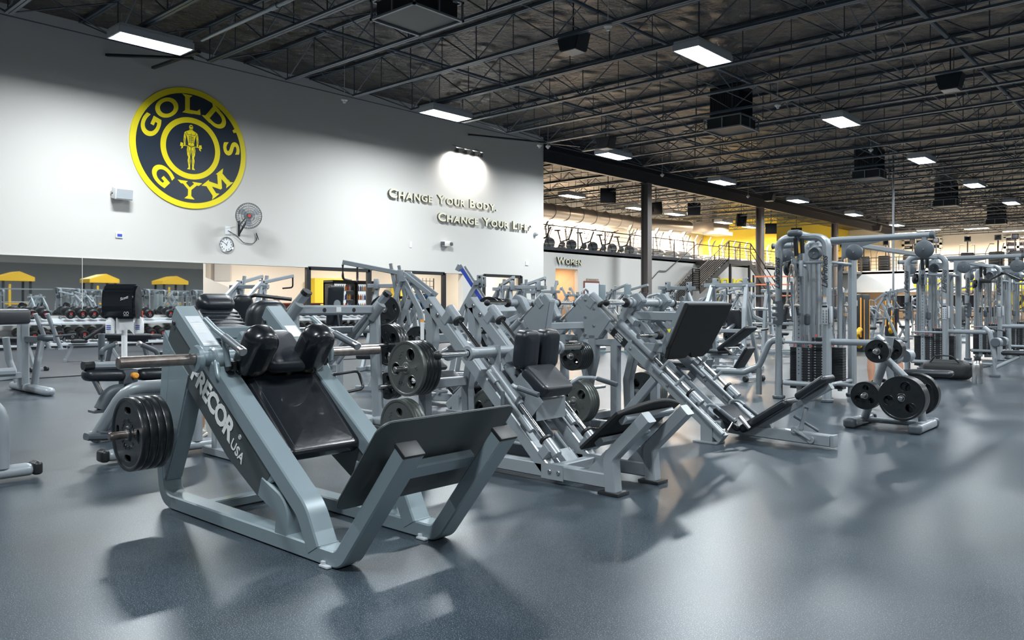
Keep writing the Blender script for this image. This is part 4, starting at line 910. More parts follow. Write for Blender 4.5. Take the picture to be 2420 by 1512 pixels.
    # low side station on +X: beam, leg, seat, roller pads
    g = G(); g.tube([(.31, -.50, .80), (.95, -.50, .80), (1.02, -.3, .80)], .042, rad=.06, seg=14); g.tube([(.92, -.48, .88), (1.02, -.5, .80), (1.10, -.52, .34), (1.10, -.52, .02)], .042, rad=.1, seg=14); g.tube([(1.10, -.52, .16), (1.42, -.2, .36)], .032, seg=12); g.tube([(.35, -.3, .22), (1.1, -.45, .22)], .025, seg=10); obj('station_frame', g, 'frame2', t)
    g = G(); g.box((1.10, -.52, .02), (.16, .13, .04), b=.01); obj('rubber_foot', g, 'dgrey', t)
    g = G(); g.pad((1.50, -.1, .44), (.2, 1, 0), (1, -.2, 0), (0, 0, 1), .62, .28, .07, b=.03) if False else g.pad((1.42, -.12, .42), (1, .15, 0), (-.15, 1, 0), (0, 0, 1), .58, .30, .07, b=.03); obj('seat', g, 'vinyl2', t)
    g = G(); g.bar([(1.05, -.2, .30), (1.05, -.2, .80)], .05, .05); g.tube([(1.05, -.2, .78), (1.0, -.2, .86), (1.2, -.2, .82)], .02, seg=8); obj('roller_post', g, 'dgrey', t)
    for s in (-1, 1):
        g = G(); c = V((1.12, -.2+s*.16, .62)); g.cyl(c, c+V((0, s*.22, 0)), .085, 20, .02); rp = obj('roller_pad', g, 'frame2', t)
        g = G(); g.cyl(c+V((0, s*.22, 0)), c+V((0, s*.235, 0)), .078, 20, .008); g.cyl(c-V((0, s*.0, 0)), c-V((0, s*.01, 0)), .08, 20); obj('roller_cap', g, 'dgrey', rp)
    return t
def rope(x, y, z0, z1, label, w_=.07):
    t = thing('rope_attachment', label, 'cable attachment', (x, y, z1), 'cable tower rope attachments')
    g = G()
    def strand(side):
        pts = []
        for k in range(13): f = k/12; pts.append(V((x+side*w_*(.25+.75*math.sin(f*1.4)), y, z1+.0-(z1-z0)*f)))
        for q in range(3):
            tw = [p+V((.008*math.cos(i*1.9+q*2.09), .008*math.sin(i*1.9+q*2.09), 0)) for i, p in enumerate([pts[0].lerp(pts[-1], j/60) if False else None or pts[min(12, j//5)].lerp(pts[min(12, j//5+1)], (j % 5)/5) for j in range(60)])]
            g.tube(tw, .0105, seg=6)
    strand(-1); strand(1); g.tube([(x-w_*.25, y, z1), (x-w_*.1, y, z1+.03), (x+w_*.1, y, z1+.03), (x+w_*.25, y, z1)], .018, seg=8); obj('rope', g, 'rope', t)
    for s in (-1, 1):
        xx = x+s*w_*(.25+.75*math.sin(1.4)); g = G(); g.ball((xx, y, z0), .036, 12, (1.15, 1, .7)); obj('knot', g, 'rope', t)
        g = G(); g.cyl((xx, y, z0-.02), (xx+s*.02, y, z0-.13), .017, 10, .005); obj('rubber_end', g, 'rubber', t)
    g = G()
    for k in range(5): g.lathe([(.008, -.003), (.013, 0), (.008, .003)], (x, y, z1+.05+k*.02), (1, 0, 0) if k % 2 else (0, 1, 0), 10)
    g.tube([(x, y, z1+.15), (x, y, z1+.33)], .005, seg=6); obj('chain', g, 'steel', t)
TW = [(-4.26, 11.25), (-4.20, 17.0), (-4.22, 21.9), (-4.15, 24.9)]
ct = cable_tower('grey cable tower with rope hanging, next to the A-frame plate tree'); ct.location = (*TW[0], 0); ct['group'] = 'row of cable towers'
for i, lb in ((1, 'second grey cable tower of the row, black sports bag at its base'), (2, 'third grey cable tower of the row, black angled handle hanging from it'), (3, 'fourth and last grey cable tower of the row')):
    dup(ct, (*TW[i], 0), label=lb)
for (x0, y0), (x1, y1), lb in ((TW[0], TW[1], 'perforated steel beam joining the first and second cable towers'), (TW[1], TW[2], 'perforated steel beam joining the second and third cable towers'), (TW[2], TW[3], 'short steel beam joining the third and fourth cable towers')):
    g = G(); g.bar([(x0+.15, y0+.6, 2.18), (x1+.15, y1-.6, 2.18)], .09, .07); 
    for k in range(8): f = (k+.5)/8; g.box((x0+.15+(x1-x0)*f, y0+.6+(y1-y0-1.2)*f, 2.22), (.02, .02, .015))
    solo('tower_beam', g, 'frame2', lb, 'beam', 'beams between the cable towers', ((x0+x1)/2, (y0+y1)/2, 2.18))
rope(-4.37, 10.55, 1.28, 1.80, 'thick braided grey rope with black ends on the first cable tower')
rope(-4.22, 21.25, 1.25, 1.78, 'braided rope attachment on the third cable tower')
# black V handle on the third tower, small bars
g = G(); g.bar([(-4.1+.25, 21.1, 2.03), (-3.98+.25, 21.1, 2.0), (-3.72+.25, 21.1, 1.86), (-3.52+.25, 21.1, 1.84)], .05, .045, rad=.05); g.bar([(-4.0+.2, 21.1, 2.02), (-4.28+.2, 21.1, 1.87), (-4.48+.2, 21.1, 1.86)], .05, .045, rad=.05); g.box((-4.36+.2, 21.1, 1.85), (.24, .06, .10), b=.02)
solo('row_handle', g, 'black', 'wide black angled pulldown handle on the third cable tower', 'cable attachment', loc=(-3.9, 21.1, 1.95))
g = G(); 
for s in (-1, 1): g.tube([(-3.55, 24.3, 1.92), (-3.55+s*.17, 24.3, 1.66)], .010, seg=6)
g.tube([(-3.73, 24.3, 1.65), (-3.37, 24.3, 1.65)], .014, seg=8); g.tube([(-3.55, 24.3, 1.92), (-3.55, 24.3, 2.3)], .005, seg=5)
solo('stirrup_handle', g, 'dgrey', 'triangular handle hanging from the fourth cable tower', 'cable attachment', loc=(-3.55, 24.3, 1.9))
# low row foot station beside the first tower
t = thing('low_row_station', 'low cable row with bent grey tube, black foot plates and seat', 'gym machine', (-5.2, 10.9, 0))
g = G(); g.tube([(-4.62, 10.9, .78), (-4.80, 10.85, .80), (-4.95, 10.8, .42), (-5.15, 10.75, .33), (-5.55, 10.7, .33)], .045, rad=.12, seg=14); g.tube([(-5.5, 10.7, .33), (-5.75, 10.72, .30)], .03); g.tube([(-4.95, 10.8, .4), (-4.95, 10.8, .02)], .04); g.tube([(-5.7, 10.7, .33), (-6.5, 10.6, .36)], .03); g.tube([(-6.4, 10.6, .36), (-6.4, 10.6, .02)], .035); obj('frame', g, 'frame2', t)
g = G(); g.pad((-5.24, 10.95, .52), (.62, 0, 1), (0, 1, 0), (-1, 0, .62), .36, .30, .05, b=.02); obj('foot_plate', g, 'vinyl2', t)
g = G(); g.pad((-5.62, 10.55, .38), (.3, 0, 1), (0, 1, 0), (-1, 0, .3), .26, .18, .03, b=.01); obj('foot_plate', g, 'dgrey', t)
g = G(); g.pad((-6.3, 10.6, .42), (1, 0, 0), (0, 1, 0), (0, 0, 1), .8, .28, .07, b=.03); obj('seat', g, 'vinyl2', t)
g = G(); g.tube([(-5.35, 10.9, .55), (-5.5, 10.85, .66), (-5.42, 11.1, .66), (-5.3, 11.1, .56), (-5.35, 10.9, .55)], .012, seg=6); obj('triangle_handle', g, 'steel', t)
# bag, bottle, legs of someone seated behind the tree
t = thing('sports_bag', 'black sports bag lying on the floor at the second cable tower', 'bag', (-3.55, 15.6, 0))
g = G(); g.pad((-3.62, 15.4, .16), (1, 0, 0), (0, 1, 0), (0, 0, 1), .78, .34, .30, b=.12, crown=.03, seg=5); obj('bag_body', g, 'bag', t)
g = G(); g.tube([(-3.85, 15.25, .30), (-3.75, 15.2, .42), (-3.5, 15.2, .42), (-3.4, 15.25, .30)], .014, rad=.1, seg=6); g.tube([(-3.3, 15.4, .30), (-3.1, 15.35, .24), (-2.95, 15.35, .26)], .012, rad=.1, seg=6); obj('strap', g, 'bag', t)
t = thing('water_bottle', 'tall stainless steel bottle beside the black bag', 'bottle', (-3.05, 14.9, 0))
g = G(); g.lathe([(0, 0), (.075, 0), (.08, .01), (.08, .30), (.06, .36), (.045, .38), (0, .38)], (-3.05, 14.9, 0), (0, 0, 1), 24); obj('bottle_body', g, 'steelb', t)
g = G(); g.lathe([(0, .375), (.05, .375), (.05, .42), (0, .42)], (-3.05, 14.9, 0), (0, 0, 1), 16); g.tube([(-3.09, 14.9, .41), (-3.05, 14.9, .46), (-3.01, 14.9, .41)], .006, seg=6); obj('bottle_cap', g, 'black', t)
# ================================================================== WALL GRAPHICS AND FITTINGS
YZ = ((0, 1, 0), (0, 0, 1))
def on_wall(px, py, off=0): return onX(px, py, XW+off)
a, b = on_wall(441, 208), on_wall(441, 492)
RL = (a.z-b.z)/2; LC = V((XW, (on_wall(295, 350).y+on_wall(587, 350).y)/2, (a.z+b.z)/2))
t = thing('round_logo_sign', 'huge round yellow and navy gym sign with strongman emblem on the wall', 'sign', LC)
g = G(); g.lathe([(0, .0), (RL, 0), (RL, .05), (0, .05)], LC, (1, 0, 0), 96); obj('backing_disc', g, 'yellow', t)
g = G(); g.lathe([(0, .05), (RL*.905, .05), (RL*.905, .056), (0, .056)], LC, (1, 0, 0), 96); obj('navy_disc', g, 'navy', t)
me = loops_me([circ(RL*.515, 72), circ(RL*.425, 72)], ext=.003); g = G(); g.mesh(me, frame_mtx(LC+V((.06, 0, 0)), *YZ)); obj('inner_ring', g, 'yellow', t)
def ring_letter(ch, ang, top, sz, sx=1.3):
    a_ = R(ang); d = V((0, math.cos(a_), math.sin(a_))); tg = V((0, math.sin(a_), -math.cos(a_))) if top else V((0, -math.sin(a_), math.cos(a_)))
    up = d if top else -d
    me = text_me(ch, sz, .004, sz*(.028 if ch != 'Y' else .006), res=8) if ch != 'M' else loops_me([[(x_*sz*.40, y_*sz*.345) for x_, y_ in ((-1, -1), (-.62, -1), (-.55, .2), (-.08, -.75), (.08, -.75), (.55, .2), (.62, -1), (1, -1), (.9, 1), (.52, 1), (0, -.05), (-.52, 1), (-.9, 1))]], ext=.004); g_ = G(); m_ = frame_mtx(LC+d*RL*(.715 if ch != "'" else .80)+V((.062, 0, 0)), tg, up) @ Matrix.Diagonal((sx, 1, 1, 1)); g_.mesh(me, m_)
    xs = [v.co.x for v in me.vertices]; ys_ = [v.co.y for v in me.vertices]; lo, hi, bt, tp = min(xs), max(xs), min(ys_), max(ys_); q = sz*.075
    ends = {'L': [(lo+q, tp, 1), (lo+q, bt, -1)], 'D': [(lo+q, tp, 1), (lo+q, bt, -1)], 'M': [(lo+q, bt, -1), (hi-q, bt, -1), (lo+q, tp, 1), (hi-q, tp, 1)], 'Y': [((lo+hi)/2, bt, -1), (lo+q, tp, 1), (hi-q, tp, 1)]}.get(ch, [])
    for x_, y_, sg in ends:
        g_.prism([m_ @ V(p_) for p_ in ((x_-q*2.3, y_+sg*q*.25, 0), (x_+q*2.3, y_+sg*q*.25, 0), (x_+q*.8, y_-sg*q*1.5, 0), (x_-q*.8, y_-sg*q*1.5, 0))], (.0062, 0, 0))
    if ch == 'L': g_.prism([m_ @ V(p_) for p_ in ((hi-q, bt, 0), (hi+q*.7, bt, 0), (hi+q*.4, bt+q*3.4, 0), (hi-q*1.2, bt+q*1.6, 0))], (.0062, 0, 0))
    o = obj('letter', g_, 'yellow', t); return o
for ch, ang in zip("GOLD'S", (158, 124, 90, 52, 28, 8)): ring_letter(ch, ang, True, RL*.40 if ch != "'" else RL*.4)
for ch, ang in zip('GYM', (226, 268, 311)): ring_letter(ch, ang, False, RL*.40)
me = text_me('®', RL*.09, .003); g = G(); g.mesh(me, frame_mtx(LC+V((.06, RL*.66, -RL*.48)), *YZ)); obj('registered_mark', g, 'yellow', t)
# strongman emblem: flat figure holding a bar
S_ = RL*.94
def P2(x, y): return V((XW+.058, LC.y+x*S_*1.15, LC.z+(y-.03)*S_))
g = G()
def blob(pts): g.prism([P2(x, y) for x, y in pts], (.006, 0, 0))
blob([(.032*math.cos(k*PI/6), .405+.045*math.sin(k*PI/6)) for k in range(12)])
blob([(-.02, .375), (.02, .375), (.03, .345), (-.03, .345)])
blob([(-.03, .35), (.03, .35), (.075, .325), (.075, .26), (.06, .20), (.045, .12), (.05, .08), (-.05, .08), (-.045, .12), (-.06, .20), (-.075, .26), (-.075, .325)])
for s in (-1, 1):
    blob([(s*.078, .325), (s*.105, .30), (s*.115, .24), (s*.12, .17), (s*.11, .075), (s*.09, .075), (s*.09, .16), (s*.08, .24)])
    blob([(s*.004, .075), (s*.055, .075), (s*.068, .0), (s*.06, -.09), (s*.045, -.13), (s*.055, -.19), (s*.045, -.26), (s*.04, -.31), (s*.065, -.345), (s*.015, -.345), (s*.018, -.28), (s*.010, -.19), (s*.018, -.12), (s*.006, -.04)])
    blob([(s*.125, .105), (s*.165, .115), (s*.175, .05), (s*.15, .045), (s*.16, .0), (s*.13, .02)]); blob([(s*.10, .06), (s*.14, .055), (s*.14, .07), (s*.10, .075)])
blob([(-.1, .062), (.1, .062), (.1, .072), (-.1, .072)])
em = obj('strongman_emblem', g, 'yellow', t)
g = G()
def line(x0, y0, x1, y1, w_=.004):
    p, q = P2(x0, y0)+V((.0065, 0, 0)), P2(x1, y1)+V((.0065, 0, 0)); d = (q-p).normalized().cross(V((1, 0, 0)))*w_*S_; g.prism([p-d, q-d, q+d, p+d], (.001, 0, 0))
for s in (-1, 1):
    for l_ in [(.005, .27, .06, .265), (.06, .265, .07, .31), (.03, .25, .035, .12), (.02, .0, .03, -.1), (.045, .05, .05, -.05), (.02, -.15, .03, -.25), (.1, .29, .085, .23), (.11, .2, .1, .12), (.01, .395, .02, .39), (.0, .23, .03, .232), (.0, .20, .03, .202), (.0, .17, .03, .172), (.0, .14, .028, .142)]: line(s*l_[0], l_[1], s*l_[2], l_[3])
line(0, .30, 0, .10); line(-.018, .42, .018, .42, .008); line(-.05, .085, 0, .04); line(.05, .085, 0, .04)
obj('emblem_lines', g, 'navy', em)

def slogan(words_, p0, p1, size, label, nm='wall_lettering', xax=(0, 1, 0), m='gold', ext=.045, off=.11):
    """small capitals from p0 to p1 (both on the wall); every letter its own part"""
    xax = V(xax); t = thing(nm, label, 'sign lettering', p0); pieces = []; x = 0
    for wd in words_.split(' '):
        for i, ch in enumerate(wd):
            s = size*(1.28 if i == 0 and ch.isalpha() else 1.0); 
            if ch == '"': s = size*.6
            me = text_me(ch, s, ext, s*.03); xs = [v.co.x for v in me.vertices]; ys = [v.co.y for v in me.vertices]; w_ = (max(xs)-min(xs)) if xs else 0
            pieces.append((me, x, min(xs), min(ys), s, ch)); x += w_+size*.13
        x += size*.42
    k = (p1-p0).dot(xax)/(x-size*.55); nrm = xax.cross(V((0, 0, 1)))
    for me, xx, mn, my, s, ch in pieces:
        g = G(); z0 = p0.z + (size*.45 if ch == '"' else 0)
        g.mesh(me, frame_mtx(V((p0.x, p0.y, z0))+xax*(xx*k)+nrm*off, xax, (0, 0, 1)) @ Matrix.Diagonal((k, 1, 1, 1)) @ Matrix.Translation((-mn, -my, 0)))
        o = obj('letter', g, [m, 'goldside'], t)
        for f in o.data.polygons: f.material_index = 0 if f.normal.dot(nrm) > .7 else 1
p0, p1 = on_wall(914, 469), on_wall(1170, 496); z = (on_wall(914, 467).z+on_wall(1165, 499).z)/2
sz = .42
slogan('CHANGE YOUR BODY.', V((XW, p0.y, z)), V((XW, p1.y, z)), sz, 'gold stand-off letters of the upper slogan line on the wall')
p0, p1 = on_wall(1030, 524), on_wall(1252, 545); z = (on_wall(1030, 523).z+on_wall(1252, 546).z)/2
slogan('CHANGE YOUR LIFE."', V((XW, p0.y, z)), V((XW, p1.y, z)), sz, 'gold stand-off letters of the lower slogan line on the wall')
p0, p1 = onX(1312, 622, XM), onX(1370, 625, XM)
slogan('WOMEN', V((XM, p0.y, 3.65)), V((XM, p1.y, 3.65)), .42, 'gold letters over the doorway below the mezzanine')

# fan
c = onX(588, 510, -25.75); t = thing('wall_fan', 'grey caged fan on a bracket between the round sign and the clock', 'fan', c)
ax = V((1, -.35, -.1)).normalized(); u = ax.cross(V((0, 0, 1))).normalized(); v_ = u.cross(ax)
g = G(); rr = .45
for f, o_ in ((1, 0), (.93, .06), (.93, -.06), (.78, .09), (.6, .105), (.78, -.09), (.5, -.11), (.4, .11), (.2, .11)): g.tube([c+ax*o_+(u*math.cos(k*PI/14)+v_*math.sin(k*PI/14))*rr*f for k in range(28)], .006 if f < 1 else .012, seg=5, closed=True)
for k in range(36):
    d = u*math.cos(k*PI/18)+v_*math.sin(k*PI/18)
    for s in (1, -1): g.tube([c+d*rr, c+d*rr*.93+ax*.06*s, c+d*rr*.6+ax*.105*s, c+d*rr*.1+ax*.11*s], .004, seg=4)
obj('cage', g, 'dgrey', t)
for k in range(3):
    g = G(); a_ = k*2*PI/3+.5; d = u*math.cos(a_)+v_*math.sin(a_); e = -u*math.sin(a_)+v_*math.cos(a_)
    g.prism([c+d*.08-e*.05-ax*.02, c+d*.36-e*.13-ax*.03, c+d*.39+e*.02+ax*.01, c+d*.34+e*.12+ax*.03, c+d*.08+e*.06+ax*.02], ax*.008); obj('blade', g, 'grey', t)
g = G(); g.cyl(c-ax*.3, c-ax*.02, .11, 20, .03); g.cyl(c-ax*.02, c+ax*.05, .05, 14, .01); mo = obj('motor', g, 'grey', t)
g = G(); g.cyl(c+ax*.115, c+ax*.12, .05, 16); obj('badge', g, 'red', mo)
w0 = on_wall(564, 540)
g = G(); g.box(w0+V((.02, 0, 0)), (.04, .07, .55)); g.bar([w0+V((.03, 0, -.2)), c-ax*.2+V((0, 0, -.12))], .06, .05); g.bar([w0+V((.03, 0, .1)), c-ax*.25], .04, .03); obj('bracket', g, 'black', t)
g = G(); q = on_wall(538, 545)
g.tube([q+V((.03, 0, 0)), q+V((.05, .3, -.15)), q+V((.04, .6, -.40)), q+V((.04, 1.0, -.42)), q+V((.04, 1.15, -.2)), q+V((.04, 1.08, .05)), q+V((.04, 1.2, -.25))], .012, rad=.2, seg=6); obj('power_cord', g, 'black', t)
g = G(); g.box(q+V((.012, 0, 0)), (.024, .2, .28), b=.01); solo('power_outlet', g, 'white', 'small white outlet plate with the fan cord plugged in', 'outlet', loc=q)
# clocks
def clock(c, r, nrm, right, label, hh=12.87):
    t = thing('wall_clock', label, 'clock', c); g = G(); nrm = V(nrm)
    g.lathe([(r*.8, .0), (r, .0), (r*1.0, .04), (r*.92, .07), (r*.84, .05)], c, nrm, 40); obj('rim', g, 'chrome', t)
    g = G(); g.lathe([(0, .03), (r*.86, .03), (r*.86, .035), (0, .035)], c, nrm, 40); f = obj('face', g, 'white', t)
    g = G()
    for k in range(1, 13):
        me = text_me(str(k), r*.24, .002, r*.006); a_ = PI/2-k*PI/6; g.mesh(me, frame_mtx(V(c)+nrm*.038+(V(right)*math.cos(a_)+V((0, 0, 1))*math.sin(a_))*r*.66, right, (0, 0, 1)))
    for k in range(60): a_ = k*PI/30; d = V(right)*math.cos(a_)+V((0, 0, 1))*math.sin(a_); g.tube([V(c)+nrm*.037+d*r*.79, V(c)+nrm*.037+d*r*.83], r*.008, seg=4)
    obj('numerals', g, 'black', f)
    g = G()
    for a_, ln, w_ in ((PI/2-(12.85/12)*2*PI, .42, .03), (PI/2-(51/60)*2*PI, .66, .02)):
        d = V(right)*math.cos(a_)+V((0, 0, 1))*math.sin(a_); g.tube([V(c)+nrm*.042-d*r*.12, V(c)+nrm*.042+d*r*ln], r*w_, seg=4)
    obj('hands', g, 'black', t)
clock(on_wall(534, 578), .285, (1, 0, 0), (0, 1, 0), 'round silver-rimmed clock below the fan')
# small boxes on the wall
c = on_wall(288, 458, .2); t = thing('wall_speaker', 'white box speaker mounted below the round sign', 'speaker', c)
g = G(); g.box(c+V((.05, 0, 0)), (.34, .56, .36), Matrix.Rotation(R(12), 3, 'Y'), b=.03); obj('cabinet', g, 'white', t); g = G(); g.bar([c+V((-.2, -.25, 0)), c+V((0, -.25, 0))], .06, .06); obj('bracket', g, 'grey', t)
g = G(); g.box(c+V((.225, 0, -.03)), (.01, .5, .30), Matrix.Rotation(R(12), 3, 'Y')); obj('speaker_grille', g, 'grey', t)
c = on_wall(281, 556); t = thing('thermostat', 'small white thermostat with blue display under the white speaker', 'thermostat', c); g = G(); g.box(c+V((.02, 0, 0)), (.04, .22, .17), b=.01); obj('casing', g, 'white', t); g = G(); g.box(c+V((.042, .01, 0)), (.004, .15, .09)); obj('display', g, 'blue', t)
c = on_wall(1245, 622); g = G(); g.box(c+V((.02, 0, 0)), (.05, .24, .22), b=.02); solo('thermostat', g, 'white', 'plain white thermostat near the end of the long wall', 'thermostat', loc=c)
c = on_wall(970, 578); g = G(); g.box(c+V((.01, 0, 0)), (.02, .14, .26), b=.01); solo('cover_plate', g, 'white', 'blank white cover plate on the wall below the upper slogan', 'cover plate', loc=c)
c = on_wall(1267, 553, .1); g = G(); g.cyl(c+V((-.1, 0, 0)), c+V((.02, 0, 0)), .10, 16, .01); g.ball(c+V((.04, 0, 0)), .085, 14); solo('security_camera', g, 'grey', 'small dome security camera at the end of the slogan wall', 'camera', loc=c)
c = on_wall(1055, 576, .1); t = thing('emergency_light', 'cream emergency light with twin lamps under the slogan', 'emergency light', c); g = G(); g.box(c, (.2, .40, .24), b=.03); obj('casing', g, 'cream', t)
for s in (-1, 1): g = G(); g.box(c+V((.08, s*.26-.05, 0)), (.16, .16, .16), Matrix.Rotation(R(20*s), 3, 'Z'), b=.03); obj('lamp_head', g, 'dgrey', t)
c = on_wall(880+0, 640); 
# track of spotlights washing the wall
c0, c1 = on_wall(1075, 346, .35), on_wall(1143, 356, .35); c1.z = c0.z
t = thing('spotlight_track', 'row of four silver spotlights glaring onto the wall above the slogan', 'spotlight', (c0+c1)/2)
g = G(); g.tube([c0, c1], .03, seg=8); g.bar([c0+V((-.35, .2, .15)), c0+V((0, .2, 0))], .04, .04); g.bar([c1+V((-.35, -.2, .15)), c1+V((0, -.2, 0))], .04, .04); obj('track', g, 'steel', t)
for k in range(4):
    p = c0.lerp(c1, (k+.3)/3.6); q = p+V((-.05, 0, -.25)); d = V((-.35, 0, -.94)).normalized()
    g = G(); g.lathe([(.05, .0), (.07, .02), (.13, .2), (.125, .2), (.06, .03)], p+V((0, 0, -.03)), d, 16); h_ = obj('spot_head', g, 'steel', t)
    g = G(); g.lathe([(0, .16), (.115, .16), (.115, .165), (0, .165)], p+V((0, 0, -.03)), d, 16); obj('spot_lens', g, 'bulb', h_)
    l = bpy.data.lights.new('spot_beam', 'SPOT'); l.energy = 230; l.spot_size = R(150); l.spot_blend = 1; l.shadow_soft_size = .08; l.color = (1, .97, .93)
    o = bpy.data.objects.new('spot_beam', l); COL.objects.link(o); o.parent = t; o.location = (p+d*.24)-(c0+c1)/2; o.rotation_euler = d.to_track_quat('-Z', 'Y').to_euler()

# ================================================================== CEILING FITTINGS
for i, (y, dz) in enumerate([(13.15, 0), (29.95, 0), (46.7, 0), (63.2, 0), (80, 0)]):
    x = -14.9; t = thing('air_diffuser', ['huge square air diffuser hanging nearest the camera', 'second square air diffuser of the hanging row', 'third square air diffuser of the hanging row', 'fourth square air diffuser of the hanging row', 'last square air diffuser of the hanging row'][i], 'air diffuser', (x, y, 8.3))
    if i == 0: t['label'] = 'huge square air diffuser hung above the first joists, largest of its row'
    g = G(); g.box2((x-.62, y-.62, 8.75), (x+.62, y+.62, DECK-.05)); 
    for k in range(-5, 6): g.box((x+k*.11, y-.63, 9.3), (.012, .02, 1.0)); g.box((x+.63, y+k*.11, 9.3), (.02, .012, 1.0)); g.box((x+k*.11, y+.63, 9.3), (.012, .02, 1.0)); g.box((x-.63, y+k*.11, 9.3), (.02, .012, 1.0))
    obj('duct', g, 'duct', t)
    g = G()
    for z in (8.3, 8.75):
        for a_, b_ in (((-.82, -.82), (.82, -.76)), ((-.82, .76), (.82, .82)), ((-.82, -.82), (-.76, .82)), ((.76, -.82), (.82, .82))): g.box2((x+a_[0], y+a_[1], z), (x+b_[0], y+b_[1], z+.05))
    for sx in (-1, 0, 1):
        for sy in (-1, 0, 1):
            if sx or sy: g.box((x+sx*.79, y+sy*.79, 8.55), (.04, .04, .45))
    obj('grille_frame', g, 'grille', t)
    g = G(); g.box2((x-.76, y-.76, 8.34), (x+.76, y+.76, 8.38)); g.box2((x-.70, y-.70, 8.38), (x+.70, y+.70, 8.75)); obj('core', g, 'duct', t)
for i, (px, py, z, lb) in enumerate([(1355, 104, 8.75, 'dark trapezoid speaker hung from the joists beside the second cool lamp'), (2246, 197, 8.75, 'dark speaker hidden in shade above the cable towers'), (1818, 467, 8.75, 'grey speaker hung beside the long girder'), (1432, 340, 8.75, 'dark speaker directly behind a lamp near the wall corner'), (2073, 540, 8.6, 'small grey speaker far down the row of lamps')]):
    p = onZ(px, py, z); t = thing('hanging_speaker', lb, 'speaker', p)
    g = G(); g.prism([p+V((-.42, -.28, .28)), p+V((.42, -.28, .28)), p+V((.28, -.28, -.22)), p+V((-.28, -.28, -.22))], (0, .56, 0), b=.02); obj('cabinet', g, 'girder', t)
    g = G(); g.box(p+V((0, 0, -.235)), (.5, .5, .02)); obj('speaker_grille', g, 'grille', t); g = G(); g.tube([p+V((0, 0, .28)), V((p.x, p.y, DECK+.05))], .02); obj('hanger', g, 'girder', t)
for i, (px, py) in enumerate([(814, 240), (1437, 68), (1838, 253), (1275, 347), (2058, 357), (1565, 416), (1295, 349), (1768, 466), (2205, 421)]):
    p = onZ(px, py, 8.76); g = G(); g.lathe([(0, .1), (.11, .1), (.12, .05), (.06, .0), (.05, -.05), (0, -.05)], p, (0, 0, 1), 14); g.cyl(p+V((0, 0, .1)), p+V((0, 0, .16)), .05, 10); g.cyl(p+V((0, 0, .1)), V((p.x, p.y, DECK+.05)), .01, 6)
    solo('smoke_detector', g, 'cream', 'small cream detector under the joists '+['right beside the long wall above the round sign', 'over the second hanging speaker, topmost of all', 'beside the second air diffuser', 'at the corner of the long wall', 'beside the third air diffuser', 'just before the first steel column', 'touching the girder at the wall corner', 'beside the girder past the first column', 'below the fourth air diffuser'][i], 'smoke detector', 'detectors under the roof joists', p)
# televisions above the mezzanine
for i, (px, py, w_) in enumerate([(1437, 462, 1.05), (1550, 492, .95), (1640, 494, 1.0), (1752, 520, 1.1), (1822, 540, 1.0), (1882, 550, 1.0)]):
    p = onX(px, py, -30.8+.35*0); t = thing('hanging_television', ['black television hung over the spin bikes, first of the row', 'television hung just beyond the first steel column', 'black television hung over the treadmill row', 'television hung before the second steel column', 'television hung in front of the yellow wall', 'last television of the row, above the stair climbers'][i], 'television', p)
    g = G(); g.box(p, (.12, w_, w_*.95), Matrix.Rotation(R([-50, -80, -48, -20, -60, -55][i]), 3, 'Z') @ Matrix.Rotation(R(8), 3, 'Y'), b=.02); g.box(p+V((-.05, .06, 0)), (.08, w_*.5, w_*.5), Matrix.Rotation(R(-50), 3, 'Z')); obj('casing', g, 'screen', t)
    g = G(); g.tube([p+V((0, 0, w_*.4)), V((p.x, p.y, DECK+.05))], .03, seg=8); obj('hanger_pole', g, 'girder', t)
# round air duct and hanging bits in the mezzanine
g = G(); g.tube([(-37, 30, 8.2), (-37, 58, 8.2), (-36, 64, 8.3)], .55, seg=20)
for k in range(5): g.tube([(-37, 32+k*6, 8.6), (-37, 32+k*6, DECK-.01)], .02, seg=5)
for k in range(16): g.lathe([(.55, -.03), (.60, 0), (.55, .03)], (-37, 32+k*1.7, 8.2), (0, 1, 0), 20)
solo('air_duct', g, 'galv', 'fat round galvanised duct under the mezzanine roof', 'duct', loc=(-37, 45, 8.2))
t = thing('mezzanine_duct', 'boxy dark duct with a pale outlet before the yellow wall', 'duct', (-36, 68, 8.2)); g = G(); g.box((-36, 68, 8.5), (2.4, 3, .9), b=.05); g.box((-36, 68, 9.5), (1, 1, 1.2)); obj('duct', g, 'galv', t)
g = G(); g.box((-34.4, 66.5, 7.8), (1.6, 2.6, .3)); obj('outlet', g, 'grille', t)

